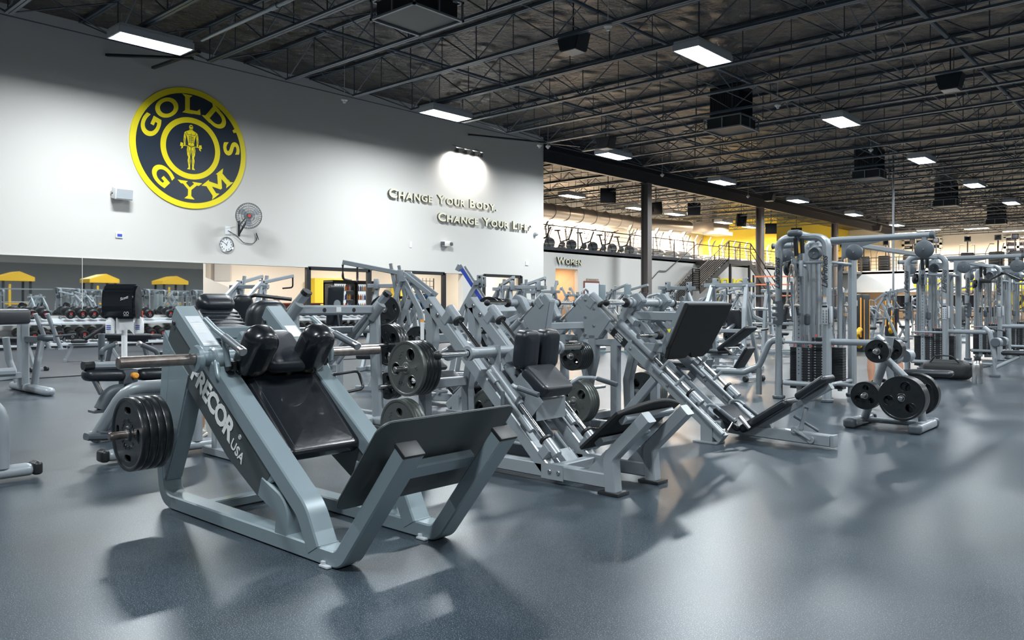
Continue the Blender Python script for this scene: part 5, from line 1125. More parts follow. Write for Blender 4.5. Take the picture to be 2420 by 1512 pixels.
# ================================================================== DUMBBELL RACK
t = thing('dumbbell_rack', 'long low two-tier dumbbell rack standing under the wall mirrors', 'dumbbell rack', (-26.1, 13, 0))
g = G(); ya, yb = 3.8, 21.6
for z, x in ((.12, -25.95), (.74, -26.1)): g.prism([(x-.22, ya, z+.16), (x+.24, ya, z+.02), (x+.24, ya, z-.03), (x-.22, ya, z+.11)], (0, yb-ya, 0), b=.0)
obj('tray', g, 'grey', t)
g = G(); g.box2((-26.25, ya, .0), (-25.75, yb, .08)); obj('base', g, 'black', t)
for k in range(8):
    y = ya+.03+(yb-ya-.06)*k/7; g = G(); g.bar([(-25.85, y, .05), (-26.3, y, .95)], .07, .06, up=(0, 1, 0)); g.bar([(-25.72, y, .05), (-26.35, y, .05)], .06, .06); obj('upright', g, 'dgrey', t)
def dumbbell():
    t = thing('dumbbell', 'black round-head dumbbell with red number', 'dumbbell', (0, 0, 0))
    for s in (-1, 1):
        g = G(); g.lathe([(0, s*.09), (.09, s*.09), (.135, s*.11), (.14, s*.14), (.14, s*.22), (.13, s*.245), (.10, s*.25), (.095, s*.235), (0, s*.235)], (0, 0, 0), (1, 0, 0), 20); h_ = obj('head', g, 'rubber', t)
        if s > 0:
            g = G(); g.mesh(text_me('85', .085, .001, .004), frame_mtx((.2365, 0, .035), (0, 1, 0), (0, 0, 1))); obj('red_number', g, 'red', h_)
            g = G(); g.lathe([(.018, .235), (.045, .237), (.045, .24), (.018, .24)], (0, 0, -.035), (1, 0, 0), 14); obj('end_ring', g, 'steel', h_)
    g = G(); g.cyl((-.1, 0, 0), (.1, 0, 0), .018, 10); obj('handle', g, 'chrome', t); return t
db = dumbbell(); first = True
random.seed(4)
for row, (x, z, lb, gp) in enumerate([(-25.96, .445, 'black round-head dumbbell with red number on the bottom tier of the wall rack', 'dumbbells on the bottom tier'), (-26.12, 1.07, 'black round-head dumbbell with red number on the top tier of the wall rack', 'dumbbells on the top tier')]):
    for k in range(41):
        y = 7.7+.34*k
        if (row, k) in ((1, 3), (1, 12), (0, 9), (1, 24), (0, 30)): continue
        o = db if first else dup(db); first = False
        o.location = (x, y, z); o.rotation_euler = (random.uniform(-.5, .5), R(16), R(random.uniform(-3, 3))); o['label'] = lb.replace('red number on', 'red number, '+nth(k+1)+' on'); o['group'] = gp

# ================================================================== MACHINES AND BENCHES AT THE NEAR LEFT
def hoop_machine():
    t = thing('seated_hip_machine', 'grey seated machine with long black pads and bent handles, beside the lettered hack squat', 'gym machine', (-7.3, 3.0, 0))
    X0 = -6.72; A = lambda px, py, X=-7.3: onX(px, py, X)
    g = G(); g.tube([(X0, 3.37, .10), (X0, 3.37, .60), (X0-.05, 2.80, .60), (X0-.35, 2.66, .16)], .052, rad=.2, seg=18); g.box((X0-.03, 3.08, .44), (.012, .55, .22)); obj('hoop', g, 'frame2', t)
    g = G(); g.pad((X0-.02, 3.10, .065), (0, 1, 0), (1, 0, 0), (0, 0, 1), .98, .13, .085, b=.04); ft = obj('base_foot', g, 'frame2', t)
    for y in (2.60, 3.60): g = G(); g.pad((X0-.02, y, .07), (0, 1, 0), (1, 0, 0), (0, 0, 1), .07, .135, .095, b=.04); obj('foot_cap', g, 'black', ft)
    g = G(); g.tube([(X0, 3.1, .35), (-7.3, 3.12, .42), (-7.7, 3.1, .36), (-7.9, 3.1, .06)], .05, rad=.15); g.tube([(-7.9, 2.95, .05), (-7.9, 3.3, .05)], .045); obj('spine', g, 'frame2', t)
    c0, c1 = A(303, 945), A(303, 872); g = G(); g.box2((-7.36, c0.y-.065, c0.z), (-7.24, c0.y+.065, c1.z), b=.02); col = obj('column', g, 'dgrey', t)
    k_ = A(318, 887, -7.22); g = G(); g.cyl(k_+V((-.05, .0, 0)), k_+V((.04, 0, 0)), .028, 14, .01); obj('orange_knob', g, 'orange', col)
    for pa, pb in (((200, 884), (290, 884)), ((326, 883), (400, 880))):
        a_, b_ = A(*pa), A(*pb); c = (a_+b_)/2; g = G(); g.pad(c+V((0, 0, -.01)), (b_-a_), (1, 0, 0), (0, 0, 1), (b_-a_).length+.04, .17, .10, b=.045); obj('thigh_pad', g, 'vinyl2', t)
    a_, b_ = A(205, 864), A(300, 862); g = G(); g.bar([a_, b_, b_+V((0, .6, 0))], .10, .065, b=.025); obj('pad_rail', g, 'frame2', t); g = G(); g.bar([a_+V((0, -.03, 0)), a_+V((0, .05, 0))], .108, .072, b=.03); obj('rail_cap', g, 'black', t)
    for q in (((240, 858), (240, 826), (275, 813)), ((373, 850), (371, 830), (328, 812))):
        p3 = [A(*z_) for z_ in q]; g = G(); g.tube(p3, .022, rad=.06, seg=12); h_ = obj('hand_grip', g, 'dgrey', t)
        d = (p3[2]-p3[1]).normalized(); g = G(); g.cyl(p3[2]-d*.02, p3[2]+d*.012, .027, 12, .004); obj('grip_end', g, 'steel', h_)
    a_, b_ = A(240, 850, -7.7), A(240, 788, -7.7); g = G(); g.cyl(a_, b_, .028, 14, .004); obj('top_post', g, 'dgrey', t)
    c = A(350, 916, -7.12); g = G(); g.pad(c, (0, 1, 0), (1, 0, 0), (0, 0, 1), .36, .34, .08, b=.03); obj('seat', g, 'vinyl2', t)
    p4 = [A(330, 925, -7.2), A(262, 920, -7.25), A(237, 968, -7.25)]; g = G(); g.tube(p4, .055, rad=.12, seg=14); g.box(p4[-1]+V((0, 0, -.01)), (.14, .15, .02)); obj('knee_arm', g, 'dgrey', t)
    g = G(); g.tube([A(222, 895), A(240, 930)], .026); obj('link', g, 'steel', t)
    a_, b_ = A(203, 1032, -6.95), A(285, 1030, -6.95); g = G(); g.bar([a_, b_], .12, .055, b=.02); g.bar([a_.lerp(b_, .35)+V((0, 0, .035)), a_.lerp(b_, .7)+V((0, 0, .035))], .10, .02); g.bar([b_, b_+V((.1, .25, -.12))], .05, .05); obj('foot_rest', g, 'dgrey', t)
    return t
hm = hoop_machine(); dup(hm, V(hm.location)+V((.10, -1.52, 0)), label='grey seated machine cut by the picture edge, only its hoop and foot showing')
def preacher():
    t = thing('preacher_bench', 'grey machine with thick slate pad and twin curved legs on a capsule foot', 'gym machine', (-12.8, 4.1, 0))
    g = G(); g.pad((-13.0, 4.36, .06), (1, 0, 0), (0, 1, 0), (0, 0, 1), 1.6, .16, .11, b=.05); obj('base_foot', g, 'frame2', t)
    g = G(); g.bar([(-13.25, 4.33, .05), (-13.25, 4.33, 1.12)], .17, .13, b=.02); g.bar([(-13.25, 4.33, .78), (-12.95, 4.5, .78)], .1, .09); g.tube([(-12.98, 4.5, .80), (-12.92, 4.42, .45), (-13.0, 4.4, .08)], .05, rad=.2); g.tube([(-13.6, 4.2, .80), (-13.62, 4.25, .45), (-13.55, 4.36, .08)], .05, rad=.2); g.bar([(-13.25, 4.33, .25), (-12.6, 3.4, .25)], .09, .09); obj('frame', g, 'frame2', t)
    g = G(); g.pad((-12.75, 3.85, 1.12), (.62, -1, 0), (1, .62, 0), (0, 0, 1), .95, .34, .22, b=.05); obj('arm_pad', g, 'vinyl2', t)
    g = G(); g.pad((-11.6, 3.1, .42), (.62, -1, 0), (1, .62, 0), (0, 0, 1), .8, .34, .12, b=.05); obj('seat_pad', g, 'vinyl2', t)
    g = G(); g.pad((-11.6, 3.1, .50), (.62, -1, 0), (1, .62, 0), (0, 0, 1), .5, .3, .06, b=.02); g.bar([(-12.4, 3.5, .3), (-11.4, 3.0, .34)], .1, .08); obj('seat_frame', g, 'dgrey', t)
    g = G(); g.bar([(-13.1, 4.52, .80), (-12.8, 4.9, .85)], .03, .03); g.cyl((-12.98, 4.45, .80), (-12.85, 4.62, .80), .05, 12); obj('stub', g, 'dgrey', t)
    return t
_pr = preacher(); _pr.location = V(_pr.location)+V((-.15, -.30, 0))
def bench(label, loc, rz, inc=0, pad='vinyl2', fr='frame2', wheels=True, L=1.2, zs=.46):
    t = thing('flat_bench', label, 'bench', (0, 0, 0)); 
    if inc:
        g = G(); g.pad((-.28, 0, zs), (1, 0, 0), (0, 1, 0), (0, 0, 1), .34, .28, .07, b=.025); obj('seat_pad', g, pad, t)
        a_ = R(inc); g = G(); g.pad((.28*math.cos(a_)-.05, 0, zs+.05+.40*math.sin(a_)), (math.cos(a_), 0, math.sin(a_)), (0, 1, 0), (-math.sin(a_), 0, math.cos(a_)), .82, .28, .07, b=.025); obj('back_pad', g, pad, t)
    else: g = G(); g.pad((0, 0, zs), (1, 0, 0), (0, 1, 0), (0, 0, 1), L, .30, .09, b=.03); obj('pad', g, pad, t)
    g = G(); g.bar([(-.5, 0, zs-.08), (.45, 0, zs-.08)], .07, .06); g.bar([(-.42, 0, zs-.1), (-.55, 0, .05)], .07, .07, up=(0, 1, 0)); g.bar([(.35, 0, zs-.1), (.52, 0, .05)], .07, .07, up=(0, 1, 0)); g.bar([(-.56, -.24, .04), (-.56, .24, .04)], .07, .06); g.bar([(.54, -.2, .04), (.54, .2, .04)], .07, .06)
    if inc: g.bar([(.1, 0, zs-.05), (.4*math.cos(a_), 0, zs+.3*math.sin(a_))], .05, .04, up=(0, 1, 0))
    obj('frame', g, fr, t)
    if wheels:
        for s in (-1, 1): g = G(); g.cyl((.60, s*.16, .05), (.60, s*.22, .05), .05, 14, .006); obj('wheel', g, 'rubber', t)
    t.location = loc; t.rotation_euler = (0, 0, rz); return t
bench('flat grey bench with wheels behind the slate-pad machine', (-17.6, 5.1, 0), R(30), L=1.5, zs=.62)
bench('adjustable bench with pale legs before the dumbbell rack', (-19.5, 7.3, 0), R(70), 35)
bench('dark flat bench standing behind the paper towel dispenser', (-16.6, 6.9, 0), R(25), 0, 'vinyl2', 'dgrey', False, 1.4, .66)
bench('reclined bench with rounded grey frame beyond the lettered hack squat', (-13.5, 6.6, 0), R(60), 40)
for i, (x, y, r_, inc, lb) in enumerate([(-22.5, 9.3, 80, 0, 'flat bench close to the dumbbell rack'), (-20.5, 12.0, 75, 45, 'inclined bench close to the dumbbell rack'), (-22.8, 15.2, 80, 0, 'flat bench below the lit office window'), (-21.0, 18.0, 70, 30, 'reclined bench below the second lit window')]):
    bench(lb, (x, y, 0), R(r_), inc)
# barbells on stands by the rack (slanted silver posts)
for i, (px, lb) in enumerate([(112, 'pale slanted steel post of a bar stand, nearer the slate pad'), (140, 'pale slanted steel post of a bar stand, nearer the dispenser')]):
    p = onZ(px+5, 826, 0); g = G(); g.tube([p, p+V((.15, -.42, 1.05))], .06, seg=12); g.box(p+V((0, 0, .02)), (.25, .25, .04)); g.tube([p+V((.1, -.3, .75)), p+V((.3, -.1, .72))], .03); solo('bar_stand', g, 'frame2', lb, 'bar stand', loc=p)

# paper towel dispenser on a pole with spray bottles
t = thing('towel_dispenser_stand', 'black paper towel dispenser on a white pole above a bin', 'dispenser', (-8.3, 3.4, 0)); x, y = -8.3, 3.4
c = onX(291, 713, x); y = c.y
t.location = (x, y, 0)
fw = V((.72, -.69, 0)).normalized(); rt = V((.69, .72, 0)).normalized()
def Q(a_, b_, z_): return V((x, y, z_))+rt*a_+fw*b_
g = G(); pts = [(-.13, -.14), (-.14, .1), (-.12, .165), (-.05, .185), (.06, .18), (.12, .14), (.12, -.16), (-.10, -.17)]
g.prism([Q(-.16, b_, c.z+z_) for b_, z_ in [(-.08, -.17), (-.08, .10), (-.02, .17), (.05, .18), (.12, .12), (.14, .0), (.13, -.12), (.11, -.17)]], rt*.32, b=.02); obj('dispenser_body', g, 'plast', t)
g = G(); me = text_me('Scott', .038, .0006, .0006, shear=.4); g.mesh(me, frame_mtx(Q(.06, .137, c.z+.035), rt, (0, 0, 1)) @ Matrix.Rotation(.3, 4, 'Z')); obj('brand_lettering', g, 'white', t)
g = G(); 
for k in (-1, 1): g.tube([Q(.08+k*.013+.011*math.cos(i*PI/5), .132, c.z-.115+.014*math.sin(i*PI/5)) for i in range(10)], .002, seg=4, closed=True)
g.tube([Q(.055, .13, c.z-.14), Q(.105, .13, c.z-.14)], .002, seg=4); obj('window_marks', g, 'label', t)
g = G(); g.box(Q(-.02, .02, c.z-.24), (.012, .16, .16), Matrix.Rotation(R(44), 3, 'Z')); g.prism([Q(-.08, .03, c.z-.17), Q(.12, .05, c.z-.17), Q(.14, .08, c.z-.33), Q(.09, .07, c.z-.28), Q(-.08, .04, c.z-.29)], fw*.003); obj('paper_sheet', g, 'white', t)
g = G(); g.cyl(Q(0, -.03, .3), Q(0, -.03, c.z-.1), .028, 14); g.box(Q(0, -.03, c.z-.1), (.2, .2, .02), b=.005); obj('pole', g, 'white', t)
g = G(); g.box(Q(0, -.05, .02), (.5, .5, .04), Matrix.Rotation(R(44), 3, 'Z'), b=.01); g.box(Q(0, -.1, .34), (.34, .34, .62), Matrix.Rotation(R(44), 3, 'Z'), b=.02); obj('bin', g, 'grey', t)
g = G(); cc = [Q(a_, b_-.1, .67) for a_, b_ in ((-.27, -.18), (.27, -.18), (.27, .18), (-.27, .18))]
g.tube(cc+[cc[0]], .014, rad=.05, seg=6); obj('bin_rim', g, 'white', t)
for s, m_, lb in ((-1, 'white', 'white spray bottle hung beside the dispenser, pale nozzle'), (1, 'red', 'white spray bottle with red nozzle hung beside the dispenser')):
    px = 261 if s < 0 else 329; p = onX(px, 770, x-.0); p = p-rt*.0
    t2 = thing('spray_bottle', lb, 'spray bottle', p)
    g = G(); g.lathe([(0, -.075), (.042, -.075), (.045, -.065), (.045, .04), (.03, .075), (.014, .095), (.014, .11), (0, .11)], p, (0, 0, 1), 20); obj('bottle_body', g, 'white', t2)
    g = G(); g.lathe([(.0455, -.05), (.0458, -.05), (.0458, .02), (.0455, .02)], p, (0, 0, 1), 20); obj('bottle_label', g, 'blue', t2) if False else g.bm.free()
    g = G(); 
    for q in range(3): g.box(p+fw*.046+V((0, 0, .005-q*.018)), (.004, .045, .007), Matrix.Rotation(R(-44), 3, 'Z'))
    obj('label_print', g, 'blue', t2)
    g = G(); g.cyl(p+V((0, 0, .105)), p+V((0, 0, .125)), .018, 12); g.box(p+V((0, 0, .14))+rt*.01, (.02, .055, .03), Matrix.Rotation(R(-44), 3, 'Z'), b=.006); g.tube([p+V((0, 0, .13))+rt*.025, p+V((0, 0, .09))+rt*.04], .006, seg=6); obj('spray_nozzle', g, m_, t2)
    g = G(); g.tube([p+V((0, 0, .14)), V((x, y, p.z+.14))-fw*.03], .006, seg=6); obj('hook', g, 'steel', t2)
# ribbed black recliner and other pads behind the lettered hack squat
t = thing('ribbed_recliner', 'long ribbed black reclining pad just behind the lettered hack squat', 'gym machine', (-6.3, 3.6, 0))
u = V((.62, -.25, -.55)).normalized()
a = onX(515, 745, -6.4); b = onX(590, 868, -5.85); u = (b-a).normalized(); sd = u.cross(V((0, 0, 1))).normalized(); n = sd.cross(u)
g = G(); g.pad((a+b)/2, u, sd, n, (b-a).length+.15, .36, .09, b=.04); rp = obj('long_pad', g, 'vinyl2', t)
g = G()
for k in range(14): q = a.lerp(b, (k+.5)/14)+n*.048; g.tube([q-sd*.16, q+sd*.16], .006, seg=6)
obj('pad_ribs', g, 'vinyl', rp)
g = G(); g.pad(a-u*.10+n*.05, u, sd, n, .18, .32, .13, b=.05); obj('neck_roll', g, 'vinyl2', t)
g = G(); g.bar([a-n*.08, b-n*.08, b-n*.2+V((.2, 0, -.25))], .08, .06, up=n); g.bar([(b.x+.05, b.y, .05), (b.x-.1, b.y, b.z-.1)], .08, .08, up=(0, 1, 0)); g.bar([(a.x, a.y, .05), (a.x, a.y, a.z-.1)], .08, .08, up=(0, 1, 0)); g.bar([(a.x-.2, a.y, .04), (b.x+.3, b.y, .04)], .08, .07); obj('frame', g, 'frame2', t)
c = onX(628, 752, -6.6); g = G(); g.pad(c, (.2, 1, 0), (0, .15, 1), (1, -.2, 0), .36, .34, .20, b=.08, seg=5); g.bm.verts.ensure_lookup_table()
o = obj('head_cushion', g, 'vinyl2', t)
c = onX(572, 735, -7.0); g = G(); g.pad(c, (.2, 1, 0), (.1, 0, 1), (1, -.2, 0), .20, .32, .10, b=.05); obj('side_cushion', g, 'vinyl2', t)
g = G(); q = onX(628, 752, -6.6); g.bar([q+V((-.1, 0, 0)), V((q.x-.15, q.y, .05))], .08, .08, up=(0, 1, 0)); g.bar([V((q.x-.3, q.y, .04)), V((q.x+.1, q.y, .04))], .08, .07); q2 = onX(572, 735, -7.0); g.bar([q2+V((-.06, 0, 0)), V((q2.x-.1, q2.y, .05))], .07, .07, up=(0, 1, 0)); obj('cushion_post', g, 'frame2', t)
# sneakered legs standing behind the hack squat
t = thing('person', 'person hidden behind the hack squat, only bare calf and pale sneakers showing', 'person', (-7.45, 3.75, 0))
def legs(t, x, y, hd, shoe, sep=.14, top=.46, cloth=None):
    f = V((math.cos(hd), math.sin(hd), 0)); s_ = V((-f.y, f.x, 0)); g = G()
    for s in (-1, 1):
        o_ = V((x, y, 0))+s_*s*sep/2+f*(.05*s)
        g.lathe([(.036, 0), (.038, .08), (.056, .20), (.060, .27), (.050, .36), (.062, top), (.0, top+.001)], o_+V((0, 0, .08)), (f.x*.05, f.y*.05, 1), 16)
    obj('calves', g, 'skin', t)
    for s in (-1, 1):
        o_ = V((x, y, 0))+s_*s*sep/2+f*(.05*s+.06); g = G(); g.pad(o_+V((0, 0, .018)), f, s_, (0, 0, 1), .29, .10, .034, b=.012); sh = obj('sneaker', g, shoe, t)
        g = G(); g.ball(o_+f*.02+V((0, 0, .055)), .05, 12, (1, 1, .8)); g.pad(o_+V((0, 0, .05)), f, s_, (0, 0, 1), .27, .088, .05, b=.024); g.lathe([(.045, 0), (.042, .05), (.038, .05)], o_-f*.07+V((0, 0, .06)), (0, 0, 1), 12); obj('upper', g, shoe, sh)
        g = G()
        for k in range(4): g.tube([o_+f*(.0+k*.025)-s_*.03+V((0, 0, .085-k*.005)), o_+f*(.01+k*.025)+s_*.03+V((0, 0, .085-k*.005))], .004, seg=5)
        obj('laces', g, 'white', sh)
pz = onZ(460, 1034, 0); t.location = (pz.x-.1, pz.y+.05, 0); legs(t, pz.x-.1, pz.y+.05, R(-40), 'shoe')
p = onX(2066, 905, -3.85)
t = thing('person', 'person seated behind the plate tree, only bare legs and yellow-soled shoes showing', 'person', (-3.85, p.y+.5, 0))
legs(t, -3.85, p.y+.5, R(-80), 'yblk', .40, .5)
# ================================================================== LEVER MACHINES (mid distance)
def wpos(loc, rz, p): c_, s_ = math.cos(rz), math.sin(rz); return V((loc[0]+c_*p[0]-s_*p[1], loc[1]+s_*p[0]+c_*p[1], p[2]))
def lever_proto(name, label, H=1.95, style='row'):
    t = thing(name, label, 'gym machine', (0, 0, 0))
    g = G(); 
    for s in (-1, 1): g.bar([(-.75, s*.42, .05), (.55, s*.42, .05)], .08, .08); 
    g.bar([(-.7, -.42, .05), (-.7, .42, .05)], .08, .08); g.bar([(.2, -.42, .05), (.2, .42, .05)], .08, .08); obj('base', g, 'frame2', t)
    for s in (-1, 1):
        g = G(); g.bar([(-.6, s*.42, .05), (-.40, s*.38, H*.62), (-.15, s*.34, H*.86)], .08, .08, rad=.15, up=(0, 1, 0)); g.bar([(.35, s*.42, .05), (-.25, s*.36, H*.7)], .08, .07, up=(0, 1, 0)); obj('upright', g, 'frame2', t)
        g = G(); g.cyl((-.42, s*.42, .80), (-.42, s*.70, .80), .022, 12); obj('storage_peg', g, 'steel', t)
    g = G(); g.bar([(-.15, -.5, H*.86), (-.15, .5, H*.86)], .08, .08); obj('cross_beam', g, 'frame2', t); g = G(); g.bar([(-.40, -.38, .80), (-.40, .38, .80)], .07, .07); obj('cross_beam', g, 'frame2', t)
    for s in (-1, 1):
        g = G()
        if style == 'row':
            g.bar([(-.55, s*.30, H*.74), (-.15, s*.30, H*.90), (.75, s*.42, H*.99)], .07, .07, rad=.1, up=(0, 1, 0)); g.bar([(.05, s*.30, H*.98), (-.12, s*.30, H*.5)], .05, .07, up=(0, 1, 0)); g.bar([(-.15, s*.30, H*.9), (-.02, s*.34, H*.70), (.1, s*.40, H*.62)], .07, .07, rad=.06, up=(0, 1, 0))
        elif style == 'incline':
            g.bar([(-.45, s*.30, H*1.02), (-.05, s*.30, H*.70), (.15, s*.30, H*.45), (.5, s*.32, H*.38)], .07, .07, rad=.15, up=(0, 1, 0)); g.bar([(-.45, s*.30, H*1.02), (-.5, s*.30, H*.97)], .08, .08, up=(0, 1, 0))
        else:
            g.bar([(-.2, s*.30, H*.86), (.1, s*.36, H*.55), (.5, s*.42, H*.5)], .07, .07, rad=.1, up=(0, 1, 0))
        obj('lever_arm', g, 'frame2', t)
        g = G(); g.box((-.1, s*.30, H*.88), (.1, .09, .2), b=.01); br = obj('pivot_plate', g, 'frame2', t)
        g = G(); 
        for z in (-.06, .06): g.cyl((-.1, s*.30-.052, H*.88+z), (-.1, s*.30-.04, H*.88+z), .022, 10)
        obj('bolt', g, 'black', br)
        g = G(); g.cyl((.08, s*.38, H*.62), (.08, s*.68, H*.62), .023, 12, .003); obj('loading_sleeve', g, 'steel', t)
        g = G()
        if style == 'row': g.tube([(.75, s*.42, H*.97), (.75, s*.42, H*.86), (.68, s*.2, H*.85)], .018, rad=.06, seg=8)
        else: g.tube([(.5, s*.32, H*.40), (.52, s*.55, H*.42)], .02, seg=8)
        obj('handle', g, 'black', t)
    g = G(); g.pad((.45, 0, .50), (1, 0, 0), (0, 1, 0), (0, 0, 1), .36, .34, .08, b=.03); obj('seat', g, 'vinyl2', t)
    g = G(); g.pad((.14, 0, .92), (0, 0, 1), (0, 1, 0), (1, 0, 0), .56, .28, .08, b=.03); obj('back_pad', g, 'vinyl2', t)
    g = G(); g.bar([(.4, 0, .46), (.2, 0, .06)], .07, .07, up=(0, 1, 0)); g.bar([(.1, 0, .9), (-.3, 0, .80)], .06, .06, up=(0, 1, 0)); g.bar([(-.7, 0, .05), (.3, 0, .05)], .07, .07); obj('seat_post', g, 'frame2', t)
    return t
PR = {}
def lever(style, loc, rz, label, plate=None, H=1.95, word='black'):
    key = (style, H)
    if key not in PR: PR[key] = o = lever_proto('plate_loaded_machine', label, H, style); o.location = loc; o.rotation_euler = (0, 0, rz)
    else: o = dup(PR[key], loc, rz, label)
    if plate:
        short = plate[0]; ax = (-math.sin(rz), math.cos(rz), 0)
        for (lx, ly, lz, sg, n, kind, rad) in plate[1]:
            p = wpos(loc, rz, (lx, ly, lz)); plates(p, 1, n, short+(' upper' if lz > 1 else ' storage')+(' near' if sg < 0 else ' far')+' peg', kind, rad, .034, .003, rot=.6, axis=(ax[0]*-sg, ax[1]*-sg, 0), word=word)
    return o
lever('row', onZ(905, 824+5, 0) if False else V((-9.5, 8.0, 0)), R(-142), 'tall high-row machine with two overhead lever arms and round plates', ('high-row machine', [(.08, -.60, 1.209, -1, 1, 'olympic', .225), (.08, .60, 1.209, 1, 2, 'olympic', .225), (-.42, -.64, .80, -1, 4, 'three', .18), (-.42, .64, .80, 1, 4, 'three', .18)]))
lever('incline', V((-9.85, 10.35, 0)), R(38), 'lever machine with long blue-lettered arm rising above the plates', ('blue-lettered machine', [(.08, -.60, 1.209, -1, 2, 'slot', .225), (.08, .60, 1.209, 1, 2, 'three', .225)]))
g = G(); rz = R(38); H = 1.95
a = wpos((-9.85, 10.35), rz, (-.42, .345, H*1.0)); b = wpos((-9.85, 10.35), rz, (-.06, .345, H*.71))
u = (b-a).normalized(); ax = V((-math.sin(rz), math.cos(rz), 0)); n = u.cross(ax)
a2 = wpos((-9.85, 10.35), rz, (-.42, -.34, H*.985)); b2 = wpos((-9.85, 10.35), rz, (-.06, -.34, H*.70)); u2 = (b2-a2).normalized()
g.prism([a2+n*.03, b2+n*.03, b2-n*.03, a2-n*.03], -ax*.003)
o = solo('arm_decal', g, 'blue', 'long blue decal with pale lettering along the rising lever arm', 'decal', loc=a2)
lever('press', V((-11.2, 13.0, 0)), R(-30), 'shoulder press machine behind the leg presses', ('shoulder press machine', [(.08, -.60, 1.21, -1, 3, 'three', .225), (.08, .6, 1.21, 1, 3, 'three', .225)]))
lever('press', V((-12.4, 10.2, 0)), R(-60), 'chest press machine half hidden behind the high-row machine', ('hidden chest press', [(-.42, -.64, .80, -1, 4, 'three', .18), (-.42, .64, .80, 1, 3, 'three', .18)]))
lever('row', V((-12.8, 14.4, 0)), R(-20), 'low row machine in the open area short of the doorway', ('low row machine', [(.08, -.60, 1.21, -1, 2, 'three', .225)]))
lever('incline', V((-14.6, 17.6, 0)), R(-70), 'incline press machine in front of the doorway', None)
# angled press with two capped tubes behind the lettered hack squat
t = thing('incline_press_machine', 'grey press machine with capped slanted tubes and horizontal crossbeam behind the lettered hack squat', 'gym machine', (-7.0, 4.9, 0))
X = -6.75; ya, yb = 4.42, 5.30
g = G(); g.bar([(X, ya-.02, 1.235), (X, yb, 1.235)], .10, .10, b=.02); cb = obj('crossbeam', g, 'frame2', t)
g = G()
for y in (ya+.27, yb-.25): g.cyl((X+.052, y, 1.235), (X+.047, y, 1.235), .022, 14)
obj('beam_holes', g, 'black', cb); g = G(); g.box((X+.052, (ya+yb)/2, 1.24), (.002, .06, .05)); obj('decal', g, 'label', cb)
for y in (ya-.05, yb+.07):
    g = G(); g.bar([(X+.02, y+.02, .05), (X-.02, y, 1.25)], .09, .11, b=.02); obj('post', g, 'frame2', t)
    g = G(); g.pad((X+.0, y, .06), (1, 0, 0), (0, 1, 0), (0, 0, 1), .55, .11, .09, b=.03); obj('base_foot', g, 'frame2', t)
    g = G(); g.bar([(X+.12, y+.06, 1.40), (X-.55, y-.25, .62)], .12, .07, b=.03); sb = obj('slanted_tube', g, 'frame2', t)
    g = G(); g.bar([(X+.11, y+.055, 1.39), (X+.135, y+.067, 1.42)], .125, .075, b=.03); obj('tube_cap', g, 'black', sb)
    g = G(); g.cyl((X+.10, y+.0, 1.30), (X-.02, y-.05, 1.14), .055, 18, .004); g.cyl((X-.02, y-.05, 1.14), (X-.4, y-.2, .66), .022, 12); obj('socket', g, 'frame2', t)
g = G(); g.cyl((X-.25, ya-.1, 1.02), (X-.25, yb+.2, 1.02), .04, 14); g.bar([(X-.5, ya+.1, .6), (X-.5, yb-.1, .6)], .08, .08); g.bar([(X, ya, .06), (X, yb, .06)], .08, .07); obj('rear_bars', g, 'frame2', t)
g = G(); g.tube([(X+.04, ya-.1, 1.34), (X-.2, ya-.35, 1.38), (X-.4, ya-.5, 1.30)], .018, rad=.05, seg=8); obj('grip', g, 'black', t)
g = G(); q = onX(792, 722, X-1.3); g.pad(q, (.1, 0, 1), (0, 1, 0), (1, 0, -.1), .48, .22, .05, b=.02); g.bar([(q.x+.04, q.y, q.z-.1), (q.x+.1, q.y, .9)], .04, .03, up=(0, 1, 0)); obj('upright_pad', g, 'vinyl2', t)
g = G(); g.bar([(q.x+.1, q.y, .9), (q.x+.1, q.y, .04)], .06, .06, up=(0, 1, 0)); g.bar([(q.x-.2, q.y, .04), (X, q.y, .04)], .07, .06); g.cyl((q.x+.045, q.y, q.z+.02), (q.x+.03, q.y, q.z+.02), .05, 12); obj('pad_post', g, 'frame2', t)
g = G(); g.cyl((X+.08, yb+.06, .86), (X+.08, yb+.4, .86), .024, 12); g.cyl((X+.08, yb+.06, .42), (X+.08, yb+.4, .42), .024, 12); g.cyl((X+.08, yb-.30, .86), (X+.08, yb+.06, .86), .024, 12); obj('storage_peg', g, 'steel', t)
plates((X+.05, yb+.20, .86), 1, 3, 'upper peg of the crossbeam press', 'three', .225, .04, .003, rot=.9)
plates((X+.05, yb+.20, .42), 1, 3, 'lower peg of the crossbeam press', 'three', .145, .04, .003, rot=.2, word='small black')

